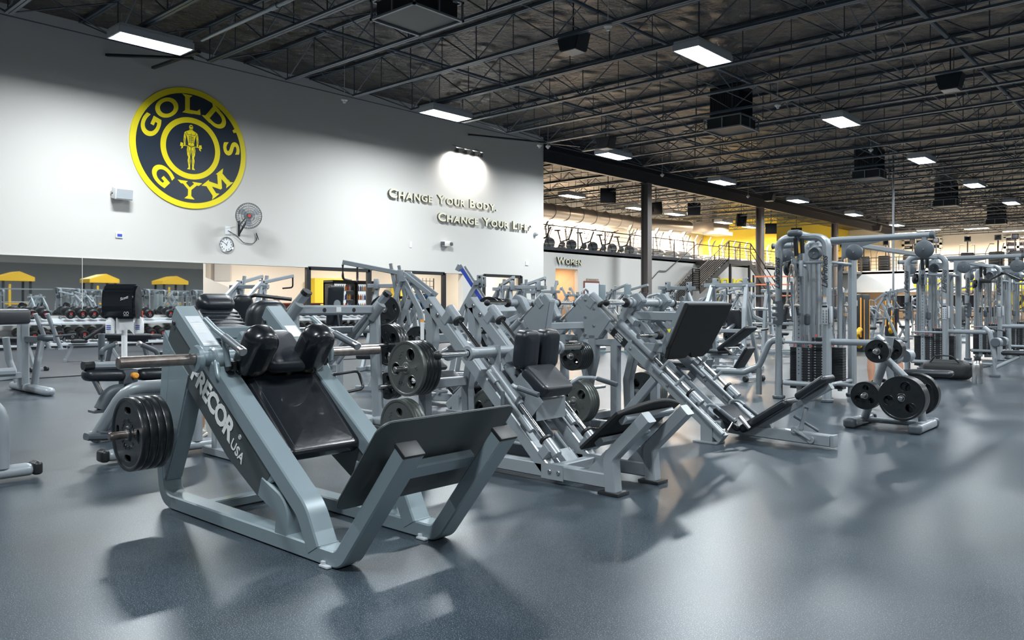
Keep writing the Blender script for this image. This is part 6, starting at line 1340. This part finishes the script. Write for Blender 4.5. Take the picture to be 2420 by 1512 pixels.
# ================================================================== BACKGROUND GYM FLOOR
def stack_proto(style):
    t = thing('weight_stack_machine', 'x', 'gym machine', (0, 0, 0)); fr = 'frame2'
    g = G(); g.bar([(-.6, 0, .05), (.8, 0, .05)], .08, .08); g.bar([(-.6, -.4, .05), (-.6, .4, .05)], .08, .08); g.bar([(.75, -.3, .05), (.75, .3, .05)], .08, .08); obj('base', g, fr, t)
    g = G()
    for s in (-1, 1): g.tube([(-.6, s*.28, .05), (-.6, s*.28, 1.55+.25*(style == 1)), (-.6, 0, 1.62+.25*(style == 1))], .04, rad=.1, seg=10)
    obj('tower_frame', g, fr, t)
    g = G()
    for k in range(16): g.box((-.6, 0, .16+k*.05), (.16, .36, .045))
    obj('weight_stack', g, 'dgrey', t)
    g = G(); 
    for s in (-.1, .1): g.cyl((-.6, s, .1), (-.6, s, 1.55), .012, 6)
    obj('guide_rods', g, 'chrome', t)
    g = G(); g.pad((.25, 0, .52), (1, 0, 0), (0, 1, 0), (0, 0, 1), .42, .38, .09, b=.03); obj('seat', g, 'vinyl2', t)
    g = G(); g.pad((-.02, 0, .92), (-.2, 0, 1), (0, 1, 0), (1, 0, .2), .66, .34, .08, b=.03); obj('back_pad', g, 'vinyl2', t)
    g = G(); g.bar([(.2, 0, .05), (.2, 0, .5)], .08, .08, up=(0, 1, 0)); g.bar([(-.6, 0, 1.1), (-.05, 0, .95)], .06, .06, up=(0, 1, 0))
    for s in (-1, 1): g.tube([(-.1, s*.3, 1.2), (.35, s*.42, 1.15 if style else .9), (.5, s*.40, .95 if style else .7)], .025, rad=.08, seg=8); g.tube([(-.6, s*.28, 1.3), (-.1, s*.3, 1.2)], .03, seg=8)
    obj('arms', g, fr, t)
    g = G(); g.cyl((-.5, -.1, 1.5), (-.5, .1, 1.5), .1, 16) if style else g.cyl((.1, -.38, .8), (.1, -.32, .8), .13, 18); obj('pulley', g, 'dgrey', t)
    return t
sp = [stack_proto(0), stack_proto(1)]; su = [False, False]
def stackm(k, loc, rz, label):
    if not su[k]: su[k] = True; o = sp[k]; o.location = loc; o.rotation_euler = (0, 0, rz); o['label'] = label
    else: o = dup(sp[k], loc, rz, label)
    return o
def at(px, d):    # point on the floor at camera depth d under image column px
    r = _ray(px, HOR); return V((r[0]*d, r[1]*d, 0))
random.seed(11)
_used = [(-9.5, 8.0), (-9.85, 10.35), (-11.2, 13.0), (-12.4, 10.2), (-12.8, 14.4), (-14.6, 17.6), (-5.3, 7.2), (-4.2, 11.2), (-4.2, 17), (-4.2, 22), (-4.15, 25), (-7.2, 14.5), (-9, 21)]
def free_at(px, d, gap=2.3):
    for k in range(30):
        for sg in (1, -1):
            p = at(px, d+sg*k*.5)
            if all((p.x-a)**2+(p.y-b)**2 > gap*gap for a, b in _used) and d+sg*k*.5 > 13: _used.append((p.x, p.y)); return p
    return at(px, d)
rows = [(1610, 17, 'lever'), (1668, 19, 'bench'), (1735, 17.5, 'stack'), (1640, 24, 'stack'), (1700, 26, 'lever'), (1765, 24, 'lever'), (1560, 22, 'stack'), (1470, 24, 'lever'), (1500, 30, 'stack'), (1590, 32, 'lever'), (1670, 33, 'stack'), (1745, 34, 'stack'), (1800, 30, 'lever'), (1420, 28, 'stack'), (1360, 24, 'lever'),
        (1900, 24, 'stack'), (1925, 31, 'lever'), (2035, 27, 'stack'), (2070, 36, 'stack'), (2110, 30, 'lever'), (2190, 31, 'stack'), (2240, 38, 'stack'), (2230, 27, 'lever'), (2275, 34, 'stack'), (2380, 40, 'stack'), (2345, 46, 'lever'), (2060, 48, 'stack'), (1850, 42, 'stack'), (1880, 52, 'lever'), (2180, 52, 'stack'), (2290, 56, 'stack'), (1960, 40, 'stack'), (2010, 56, 'lever')]
where = ['by the foot of the staircase', 'under the yellow mezzanine wall', 'beyond the leg press foot plate', 'seen through the cable towers', 'beneath the far gallery', 'on the open floor past the cable towers']
kinds = {'lever': 'plate-loaded press', 'bench': 'bench', 'stack': 'weight-stack machine'}
for i, (px, d, kd) in enumerate(rows):
    p = free_at(px, d); rz = random.uniform(-1.2, .6)
    w_ = where[2] if px < 1820 and d < 21 else where[0] if px < 1620 else where[1] if px < 1820 else where[3] if d < 33 else where[5] if d < 45 else where[4]
    tone = ['silver', 'pale grey', 'grey', 'slate'][i % 4]
    look = ['facing the towers', 'turned side-on', 'facing the long wall', 'seen from behind', 'angled toward the stairs'][(i*2) % 5]
    lb = f'{tone} {kinds[kd]} {look}, {w_}'
    if kd == 'lever': lever(['press', 'row', 'incline'][i % 3], p, rz, lb, None, H=1.95)
    elif kd == 'stack': stackm(i % 2, p, rz, lb)
    else: bench(lb, p, rz, 35, L=1.2)
# decline benches with grey padded discs next to the low row
bench('long inclined slate bench beyond the big foot plate', free_at(1722, 15, 1.6), R(-20), 30)
for i, (px, d, z, lb) in enumerate([(1680, 17.2, .5, 'open floor weights behind the foot plate'), (1735, 21, .5, 'floor rack by the slate bench'), (1712, 26, .45, 'rack under the stair landing')]):
    p = free_at(px, d, 1.7); t = thing('plate_tree', ['plate tree past the foot plate', 'plate tree by the slate bench', 'plate tree under the landing'][i], 'plate rack', p)
    g = G(); g.bar([p+V((0, 0, .05)), p+V((0, 0, 1.0))], .08, .08, up=(0, 1, 0)); g.bar([p+V((-.35, 0, .04)), p+V((.35, 0, .04))], .08, .08); g.bar([p+V((0, -.3, .04)), p+V((0, .3, .04))], .08, .08); g.cyl(p+V((0, -.3, .5)), p+V((0, .3, .5)), .022, 10); g.cyl(p+V((0, -.3, .9)), p+V((0, .3, .9)), .022, 10); obj('stand', g, 'frame2', t)
    plates(p+V((0, -.25, .5)), 1, 3, 'lower peg of the '+t['label'], 'three', .18, .034, .003); plates(p+V((0, -.25, .9)), 1, 3, 'upper peg of the '+t['label'], 'three', .12, .026, .003, word='tiny black')
# black and orange vertical units between the first two towers
for i, (px, d, lb) in enumerate([(2033, 22.5, 'tall black gym machine shroud with orange stripes between the towers'), (1906+200, 34, 'black machine shroud seen low between towers, orange stripe')]):
    p = free_at(px, d, 1.5); t = thing('weight_stack_machine', lb, 'gym machine', p)
    g = G(); g.box(p+V((0, 0, .8)), (.35, .62, 1.6), b=.05); obj('shroud', g, 'black', t); g = G(); 
    for s in (-1, 1): g.box(p+V((-.18*0, 0, .85))+V((.17, s*.22, 0)), (.03, .04, 1.2)); 
    for s in (-1, 1): g.box(p+V((s*.12, -.315, .95)), (.035, .02, 1.1))
    obj('orange_stripes', g, 'orange', t)
    g = G(); g.box(p+V((-.02, -.315, 1.35)), (.1, .01, .16)); obj('instruction_sheet', g, 'grey', t)
    g = G(); g.tube([p+V((.1, -.32, .62)), p+V((.1, -.5, .55)), p+V((.1, -.5, .25)), p+V((.1, -.35, .15))], .07, rad=.08, seg=10); obj('yellow_pad', g, 'yblk', t)
# orange red rack beside the second column
p = at(1862, 50); t = thing('training_rig', 'tall rig with orange-red crossbars behind the first cable tower', 'gym rig', p)
for a_ in (-2.2, 0, 2.2):
    g = G(); g.bar([p+V((a_*.8, a_*.5, .0)), p+V((a_*.8, a_*.5, 3.2))], .1, .1, up=(0, 1, 0)); obj('post', g, 'black', t)
for z in (1.9, 2.6, 3.1):
    g = G(); g.bar([p+V((-2.2*.8, -1.1, z)), p+V((1.8, 1.1, z))], .08, .08); obj('crossbar', g, 'ored', t)
# yellow and black power rigs reflected in the long mirror
for i, (x, y) in enumerate([(3.4, 16.4), (3.6, 21.6), (4.0, 26.6), (4.0, 31.5)]):
    t = thing('power_rig', nth(i+1)+' yellow-topped black power rig mirrored above the dumbbells', 'gym rig', (x, y, 0), 'yellow-topped power rigs seen in the mirror')
    for sx in (-1, 1):
        for sy in (-1, 1): g = G(); g.bar([(x+sx*.7, y+sy*.75, 0), (x+sx*.7, y+sy*.75, 2.9)], .12, .12, up=(0, 1, 0)); obj('post', g, 'black', t)
    g = G(); g.prism([(x-.85, y-.95, 2.8), (x-.85, y+.95, 2.8), (x-.85, y+.95, 3.05), (x-.85, y+.1, 3.4), (x-.85, y-.95, 3.05)], (1.7, 0, 0)); obj('canopy', g, 'yblk', t)
    g = G(); 
    for z in (.5, 1.4): g.bar([(x-.7, y-.75, z), (x-.7, y+.75, z)], .1, .1)
    g.bar([(x-.7, y-.4, .1), (x-.7, y-.4, 2.6)], .12, .12, up=(0, 1, 0)); obj('yellow_bars', g, 'yblk', t)
    g = G(); g.cyl((x-.9, y-1.2, 1.5), (x-.9, y+1.2, 1.5), .025, 10); obj('barbell', g, 'steel', t)
for i, (x, y) in enumerate([(-.8, 14.2), (-.6, 19.6), (-.6, 25.4), (1.0, 30)]):
    dup(ct, (x, y, 0), label=nth(i+1)+' grey cable tower mirrored between the yellow-topped rigs', group='cable towers seen in the mirror')
for i, (x, y, r_) in enumerate([(-12, 5.8, 1.9), (-7.2, 14.5, 1.7), (-9, 21, 1.9), (-1.8, 36, 1.6), (1.5, 11.5, 3.0)]):
    lever(['row', 'press', 'incline'][i % 3], V((x, y, 0)) if i else V((-15.4, 9.0, 0)), r_, ['high lever machine between the dumbbell rack and the press machines', 'lever press turned toward the wall mirror past the leg presses', 'incline lever machine in the middle of the floor', 'lever machine deep in the hall beside the towers', 'lever machine off frame, reflected in the mirror'][i], None)

# ================================================================== MEZZANINE: railing, stairs, cardio machines
def railing(p, q, label, step=2.1, h=1.35, bars=5, mat_='stair', nm='railing'):
    p, q = V(p), V(q); L = (q-p).length; t = thing(nm, label, 'railing', p)
    n = max(1, round(L/step))
    for k in range(n+1):
        g = G(); a_ = p.lerp(q, k/n); g.bar([a_, a_+V((0, 0, h))], .06, .06, up=(0, 1, 0), b=.01); obj('post', g, mat_, t)
    for k in range(bars):
        z = h*(1-k/bars)-.02*(k == 0); g = G(); g.tube([p+V((0, 0, z)), q+V((0, 0, z))], .035 if k == 0 else .018, seg=8); obj('rail', g, mat_, t)
    return t
ZM = 4.5
railing((XM, YE+.1, ZM), (XM, 51.5, ZM), 'dark railing along the mezzanine in front of the spin bikes', 2.9)
railing((XM, 55.3, ZM), (XM, 66, ZM), 'dark railing on the mezzanine past the stair landing', 2.6)
railing((-26.2, 79.9, ZM), (8, 79.9, ZM), 'long dark railing along the far gallery', 3.0, bars=4)
railing((XM, 66, ZM), (-26.3, 79.9, ZM), 'dark railing turning toward the far gallery', 3.0)
# staircase: two flights with a mid landing and a top platform
t = thing('staircase', 'dark steel staircase climbing to the mezzanine with bar railings', 'staircase', (-27.5, 44, 0))
x0, x1 = -27.6, -25.9
def flight(ya, za, yb, zb, n, nm):
    for s, x in ((0, x0), (1, x1)):
        g = G(); d = .28; g.prism([(x-.03, ya, za-.02), (x-.03, ya+.1, za-.35), (x-.03, yb, zb-.42), (x-.03, yb, zb)], (.06, 0, 0)); obj('stringer', g, 'stair', t)
    for k in range(n):
        f = (k+1)/n; y = ya+(yb-ya)*(k+.5)/n; z = za+(zb-za)*f; g = G(); g.box((.5*(x0+x1), y, z-.025), (x1-x0-.06, (yb-ya)/n*1.05, .05)); tr = obj('tread', g, 'tread', t)
        g = G(); g.box((.5*(x0+x1), y-(yb-ya)/n/2, z-.12), (x1-x0-.06, .02, .18)); obj('riser', g, 'tread', tr)
flight(42.7, 0, 46.6, 2.42, 12, 'lower'); flight(47.5, 2.42, 51.7, 4.5, 12, 'upper')
g = G(); g.box((.5*(x0+x1), 47.05, 2.33), (x1-x0, .95, .16)); g.box2((XM+.05, 51.6, 4.2), (x1+.05, 55.2, 4.5)); obj('landing', g, 'stair', t)
for x in (x0, x1):
    for (ya, za, yb, zb) in ((42.7, 0, 46.6, 2.42), (46.6, 2.42, 47.5, 2.42), (47.5, 2.42, 51.7, 4.5), (51.7, 4.5, 55.1, 4.5)):
        if x == x0: 
            g = G(); xx = XM+.1; g.tube([(xx, ya, za+1.2), (xx, yb, zb+1.2)], .03, seg=8); obj('handrail', g, 'stair', t); continue
        for k in range(9 if x == x1 else 4):
            z = 1.3*(k+1)/(9 if x == x1 else 4); g = G(); g.tube([(x, ya, za+z), (x, yb, zb+z)], .032 if z > 1.2 else .014, seg=6); obj('rail', g, 'stair', t)
        nn = max(1, round((yb-ya)/1.7))
        for k in range(nn+1): f = k/nn; g = G(); g.bar([(x, ya+(yb-ya)*f, za+(zb-za)*f-.1), (x, ya+(yb-ya)*f, za+(zb-za)*f+1.3)], .06, .06, up=(0, 1, 0)); obj('rail_post', g, 'stair', t)
for y in (52.0, 55.0): g = G(); g.bar([(x1-.05, y, 0), (x1-.05, y, 4.3)], .16, .16, up=(0, 1, 0)); obj('support_post', g, 'stair', t)
g = G(); g.prism([(x1-.05, 55.1, 4.5), (x1-.05, 60.0, 1.6), (x1-.05, 60.0, 1.1), (x1-.05, 55.0, 4.1)], (.06, 0, 0)); g.tube([(x1, 55.1, 5.8), (x1, 60.1, 2.6)], .04); g.tube([(x1, 55.1, 5.2), (x1, 60.1, 2.0)], .03); g.bar([(x1, 60.0, 0), (x1, 60.0, 2.8)], .1, .1, up=(0, 1, 0)); obj('descending_flight', g, 'stair', t)

def spin_bike():
    t = thing('spin_bike', 'x', 'exercise bike', (0, 0, 0)); k = 1.35
    g = G(); g.bar([(-.5*k, 0, .08), (.5*k, 0, .08)], .1, .07); g.bar([(-.5*k, -.28*k, .05), (-.5*k, .28*k, .05)], .09, .08); g.bar([(.5*k, -.28*k, .05), (.5*k, .28*k, .05)], .09, .08); g.bar([(-.30*k, 0, .1), (-.12*k, 0, .45*k), (-.25*k, 0, .95*k)], .09, .07, up=(0, 1, 0)); g.bar([(.42*k, 0, .1), (.25*k, 0, .6*k), (.42*k, 0, 1.05*k)], .09, .07, up=(0, 1, 0)); g.bar([(-.12*k, 0, .45*k), (.25*k, 0, .6*k)], .09, .07, up=(0, 1, 0)); obj('frame', g, 'black', t)
    g = G(); g.lathe([(0, -.03), (.2*k, -.03), (.24*k, -.045), (.25*k, 0), (.24*k, .045), (.2*k, .03), (0, .03)], (.38*k, 0, .34*k), (0, 1, 0), 24); obj('flywheel', g, 'dgrey', t)
    g = G(); g.cyl((-.05*k, -.07, .36*k), (-.05*k, .07, .36*k), .13*k, 18); g.bar([(-.05*k, -.1, .36*k), (-.05*k, -.1, .16*k)], .04, .03, up=(0, 1, 0)); g.bar([(-.05*k, .1, .36*k), (-.05*k, .1, .56*k)], .04, .03, up=(0, 1, 0)); obj('crank', g, 'dgrey', t)
    g = G(); g.pad((-.27*k, 0, .98*k), (1, 0, 0), (0, 1, 0), (0, 0, 1), .28*k, .18*k, .09, b=.03); obj('saddle', g, 'black', t)
    g = G()
    for s in (-1, 1): g.tube([(.40*k, 0, 1.08*k), (.42*k, s*.2*k, 1.1*k), (.62*k, s*.22*k, 1.2*k)], .022, rad=.05, seg=8)
    obj('handlebar', g, 'black', t); return t
def elliptical():
    t = thing('elliptical_trainer', 'x', 'elliptical trainer', (0, 0, 0)); k = 1.35
    g = G(); g.pad((.45*k, 0, .35*k), (1, 0, .2), (0, 1, 0), (-.2, 0, 1), .8*k, .3*k, .5*k, b=.1); obj('drive_cover', g, 'grey', t)
    g = G(); g.bar([(-.8*k, 0, .06), (.7*k, 0, .06)], .1, .08); g.bar([(-.8*k, -.3*k, .05), (-.8*k, .3*k, .05)], .1, .08)
    for s in (-1, 1): g.bar([(-.7*k, s*.14*k, .15), (.2*k, s*.14*k, .45*k)], .09, .07, up=(0, 1, 0))
    obj('ramp', g, 'grey', t)
    g = G(); g.bar([(.35*k, 0, .4*k), (.48*k, 0, 1.45*k)], .12, .1, up=(0, 1, 0)); obj('mast', g, 'white', t)
    g = G(); g.box((.42*k, 0, 1.55*k), (.08, .42*k, .34*k), Matrix.Rotation(R(-25), 3, 'Y'), b=.03); obj('console', g, 'grey', t)
    g = G()
    for s in (-1, 1): g.tube([(.35*k, s*.25*k, .5*k), (.32*k, s*.26*k, 1.0*k), (.22*k, s*.24*k, 1.25*k), (.10*k, s*.22*k, 1.5*k)], .028, rad=.1, seg=8)
    obj('arm_levers', g, 'dgrey', t)
    g = G()
    for s in (-1, 1): g.box((-.25*k, s*.14*k, .38*k+s*.05), (.42*k, .16*k, .05), b=.01)
    obj('pedals', g, 'dgrey', t); return t
def stepper():
    t = thing('stair_climber', 'x', 'stair climber', (0, 0, 0)); k = 1.55
    g = G(); g.pad((0, .1, .55*k), (1, 0, 0), (0, 1, 0), (0, 0, 1), .72*k, .6*k, 1.05*k, b=.1); obj('body', g, 'black', t)
    g = G()
    for q in range(6): g.box((0, -.55*k+.13*k*q*.8, .12*k+.16*k*q), (.5*k, .26*k, .05), b=.01)
    obj('steps', g, 'dgrey', t)
    g = G(); g.bar([(0, .3*k, 1.0*k), (0, .35*k, 1.75*k)], .1, .1, up=(0, 1, 0))
    for s in (-1, 1): g.tube([(s*.36*k, -.6*k, .1), (s*.40*k, -.5*k, 1.0*k), (s*.38*k, .1*k, 1.55*k), (s*.2*k, .32*k, 1.55*k)], .03, rad=.15, seg=8)
    obj('handrails', g, 'black', t)
    g = G(); g.box((0, .33*k, 1.92*k), (.36*k, .1, .32*k), b=.03); c_ = obj('console', g, 'dgrey', t)
    g = G(); g.box((0, .33*k-.055, 1.93*k), (.24*k, .01, .18*k)); obj('screen', g, 'screen', c_); return t
pb, pe, ps = spin_bike(), elliptical(), stepper(); fb = fe = fs = True
for i, Y in enumerate([34.0, 36.0, 38.1, 40.3, 42.4, 44.4]):
    o = pb if fb else dup(pb); fb = False
    o.location = (XM-1.4, Y, ZM); o.rotation_euler = (0, 0, R(55)); o['label'] = nth(i+1)+' black spin bike along the mezzanine railing, counted from the long wall'; o['group'] = 'spin bikes on the mezzanine'
for i in range(7):
    Y = 34.5+2.1*i; o = pe if fe else dup(pe); fe = False
    o.location = (XM-4.2, Y, ZM); o.rotation_euler = (0, 0, R(230)); o['label'] = nth(i+1)+' grey elliptical of the row behind the spin bikes'; o['group'] = 'ellipticals behind the spin bikes'
for i, Y in enumerate([46.6, 48.3, 50.0, 51.9, 53.8]):
    o = dup(pe); o.location = (XM-1.6, Y, ZM); o.rotation_euler = (0, 0, R(235)); o['label'] = nth(i+1)+' pale elliptical behind the railing short of the stair head'; o['group'] = 'ellipticals by the stair head'
for i in range(7):
    Y = 57+2.2*i; o = dup(pe); o.location = (XM-2.2, Y, ZM); o.rotation_euler = (0, 0, R(215)); o['label'] = nth(i+1)+' elliptical standing before the yellow wall, counted from the stairs'; o['group'] = 'ellipticals before the yellow wall'
for i, px in enumerate([1918, 1985, 2042, 2091, 2150, 2209, 2286, 2354, 2400]):
    p = onY(px, 600, 83.0); o = ps if fs else dup(ps); fs = False
    o.location = (p.x, 83.0, ZM); o.rotation_euler = (0, 0, R([12, -8, 20, 5, -15, 0, 10, -6, 14][i])); o['label'] = nth(i+1)+' black stair climber on the far gallery, counted from the yellow wall'; o['group'] = 'stair climbers on the far gallery'
# lettering, clock and sign below
c = onX(1733, 668, XM+.02); g = G(); me = text_me("GOLD'S", 1.25, .02, .05, space=1.05); t = thing('wall_lettering', "bright yellow reversed letters modelling the mirror reflection of a gym sign under the stair landing", 'sign lettering', c)  # solid reversed letters stand in for a sign reflected in a wall mirror
g.mesh(me, frame_mtx(c+V((.03, 0, 0)), (0, -1, 0), (0, 0, 1)) @ Matrix.Diagonal((1.6, .6, -1, 1))); obj('letters', g, 'yellow', t)
c = onX(1690, 697, XM+.02); t = thing('round_logo_sign', 'small round yellow emblem on the wall beside the staircase', 'sign', c); g = G(); g.lathe([(0, 0), (.62, 0), (.62, .04), (0, .04)], c, (1, 0, 0), 40); obj('disc', g, 'yellow', t)  # solid disc in place of the round emblem's reflection in the mirror
g = G(); me = loops_me([circ(.5, 40), circ(.36, 40)], ext=.004); g.mesh(me, frame_mtx(c+V((.05, 0, 0)), *YZ)); g.lathe([(0, .04), (.28, .04), (.28, .05), (0, .05)], c, (1, 0, 0), 30); obj('ring', g, 'navy', t)
clock(onY(2210, 662, 79.97), .50, (0, -1, 0), (1, 0, 0), 'white wall clock on the band below the far gallery')
for px, py, s_, tx, lb in ((2345, 672, 1.9, "GOLD'S GYM", 'huge yellow gym lettering on the band below the far gallery'),):
    c = onY(px, py, 79.95); t = thing('wall_lettering', lb, 'sign lettering', c); g = G(); me = text_me(tx, s_, .02, .06); g.mesh(me, frame_mtx(c, (1, 0, 0), (0, 0, 1)) @ Matrix.Diagonal((1.15, .75, 1, 1))); obj('letters', g, 'yellow', t)
c = onY(2395, 705, 87.8); t = thing('round_logo_sign', 'big yellow ring emblem on the wall beneath the far gallery', 'sign', c); g = G(); me = loops_me([circ(1.1, 48), circ(.85, 48)], ext=.02); g.mesh(me, frame_mtx(c, (1, 0, 0), (0, 0, 1))); g.lathe([(0, -.02), (.6, -.02), (.6, .02), (0, .02)], c, (0, -1, 0), 32); obj('ring', g, 'yellow', t)
# notice boards near the doorway
c = onX(1398, 683, XM+.03); t = thing('notice_board', 'white notice board with maroon frame beside the lit doorway', 'notice board', c); g = G(); g.box(c, (.05, 1.55, .95)); obj('board_frame', g, 'maroon', t); g = G(); g.box(c+V((.03, 0, -.03)), (.01, 1.4, .8)); obj('paper', g, 'white', t)
g = G(); g.box(c+V((0, .1, .55)), (.05, 1.2, .16)); me = text_me('GROUP EXERCISE', .1, .003); g.mesh(me, frame_mtx(c+V((.04, .1, .55)), *YZ)); obj('header', g, 'tile', t)
for px, lb in ((1423, 'pale grey upright panel sticking up behind the leg presses'), (1483, 'second pale grey upright panel sticking up behind the leg presses')):
    p = at(px, 22); g = G(); zt = EYE+(HOR-672)/FPX*22; g.box(p+V((0, 0, zt/2)), (.06, .22, zt), Matrix.Rotation(R(-10), 3, 'Z'), b=.01); g.box(p+V((0, 0, .02)), (.5, .4, .04)); solo('banner_panel', g, 'frame', lb, 'panel', loc=p)

# ================================================================== THINGS INSIDE THE LIT ROOM BEHIND THE WALL OPENINGS
for i, (Y, nb) in enumerate([(21.4, 3), (22.7, 3)]):
    t = thing('drinks_cooler', ['lit drinks cooler with bottles, beside the yellow office wall', 'second lit drinks cooler full of bottles'][i], 'cooler', (-29.3, Y, 0))
    g = G(); g.box2((-29.8, Y-.6, 0), (-29.7, Y+.6, 2.3)); g.box2((-29.8, Y-.6, 0), (-29.1, Y-.53, 2.3)); g.box2((-29.8, Y+.53, 0), (-29.1, Y+.6, 2.3)); g.box2((-29.8, Y-.6, 2.25), (-29.1, Y+.6, 2.4)); g.box2((-29.8, Y-.6, 0), (-29.1, Y+.6, .2)); obj('cabinet', g, 'black', t)
    g = G(); g.box2((-29.69, Y-.52, .2), (-29.67, Y+.52, 2.25)); obj('lit_back', g, 'cooler', t)
    for k in range(5):
        z = .35+k*.4; g = G(); g.box2((-29.68, Y-.53, z-.02), (-29.15, Y+.53, z)); obj('shelf', g, 'grey', t)
        if k < 2: continue
        for q in range(9):
            g = G(); p = V((-29.3, Y-.46+q*.115, z)); g.lathe([(0, 0), (.038, 0), (.038, .16), (.015, .21), (.015, .25), (0, .25)], p, (0, 0, 1), 8)
            solo('drink_bottle', g, ['red', 'blue', 'orange', 'white', 'yblk'][(q*3+k+i) % 5], nth(q+1)+' bottle, '+['red', 'blue', 'orange', 'white', 'yellow'][(q*3+k+i) % 5]+', on the '+['low', 'middle', 'top'][k-2]+' shelf of the '+('first' if i == 0 else 'second')+' lit cooler', 'bottle', ['red', 'blue', 'orange', 'white', 'yellow'][(q*3+k+i) % 5]+' bottles in the '+('first' if i == 0 else 'second')+' cooler', p)
t = thing('clothes_rack', 'clothes rack with blue garments on a wire grid inside the lit room', 'clothes rack', (-28.5, 25.5, 0)); y = 25.6
g = G()
for k in range(7): g.tube([(-28.6, y-.7+k*.23, .8), (-28.6, y-.7+k*.23, 2.6)], .012, seg=5); g.tube([(-28.6, y-.7, .9+k*.26), (-28.6, y+.7, .9+k*.26)], .012, seg=5)
g.bar([(-28.6, y-.7, 0), (-28.6, y-.7, 2.6)], .04, .04, up=(0, 1, 0)); g.bar([(-28.6, y+.7, 0), (-28.6, y+.7, 2.6)], .04, .04, up=(0, 1, 0)); g.tube([(-28.4, y-.7, 1.9), (-28.4, y+.5, 1.9)], .02); obj('wire_grid', g, 'black', t)
for k in range(6):
    g = G(); yy = y-.55+k*.17; g.prism([(-28.5, yy, 1.85), (-28.3, yy, 1.85), (-28.18, yy, 1.7), (-28.25, yy, 1.62), (-28.2, yy, 1.1), (-28.6, yy, 1.1), (-28.55, yy, 1.62), (-28.62, yy, 1.7)], (0, .08, 0), b=.02)
    solo('hanging_shirt', g, 'denim', nth(k+1)+' blue shirt hanging on the wire clothes rack', 'shirt', 'blue shirts on the wire rack', (-28.4, yy, 1.85))
t = thing('gym_ball', 'red ball on the floor of the lit room behind the glass', 'ball', (-29.8, 24.3, .9)); g = G(); g.ball((-29.8, 24.3, 1.15), .42, 20); obj('ball_skin', g, 'red', t); g = G(); g.box((-29.8, 24.3, .37), (.5, .5, .74)); obj('stand', g, 'dgrey', t)
# person sitting in the lit room
p = V((-27.9, 17.3, 0)); t = thing('person', 'person with blonde hair in a patterned shirt, seated beyond the wall opening', 'person', p)
g = G(); g.lathe([(.0, .55), (.17, .56), (.19, .8), (.21, 1.05), (.17, 1.22), (.06, 1.30), (.055, 1.38), (.0, 1.39)], p, (0, 0, 1), 18)
for s in (-1, 1): g.tube([p+V((.05, s*.2, 1.18)), p+V((.12, s*.26, .92)), p+V((.35, s*.18, .80))], .05, rad=.08, seg=10); g.tube([p+V((0, s*.1, .6)), p+V((.42, s*.12, .62)), p+V((.45, s*.12, .12))], .075, rad=.1, seg=10)
obj('body', g, 'shirt', t); g = G(); g.ball(p+V((0, 0, 1.50)), .115, 18, (.92, .85, 1.15)); g.ball(p+V((.11, 0, 1.48)), .02, 8); 
for s in (-1, 1): g.ball(p+V((.35, s*.18, .80)), .045, 10); g.ball(p+V((0, s*.105, 1.49)), .025, 8)
hd_ = obj('head', g, 'skin', t); g = G(); g.ball(p+V((-.03, 0, 1.55)), .128, 16, (1, .95, 1.05)); g.ball(p+V((-.08, 0, 1.42)), .09, 12, (.6, .9, 1.4)); obj('hair', g, 'hair', t)
g = G(); g.box(p+V((-.05, 0, .48)), (.45, .45, .12), b=.03); g.cyl(p+V((-.05, 0, 0)), p+V((-.05, 0, .45)), .04, 10); g.cyl(p+V((-.05, 0, 0)), p+V((-.05, 0, .03)), .22, 16); solo('stool', g, 'black', 'black stool under the seated person in the lit room', 'stool', loc=p)
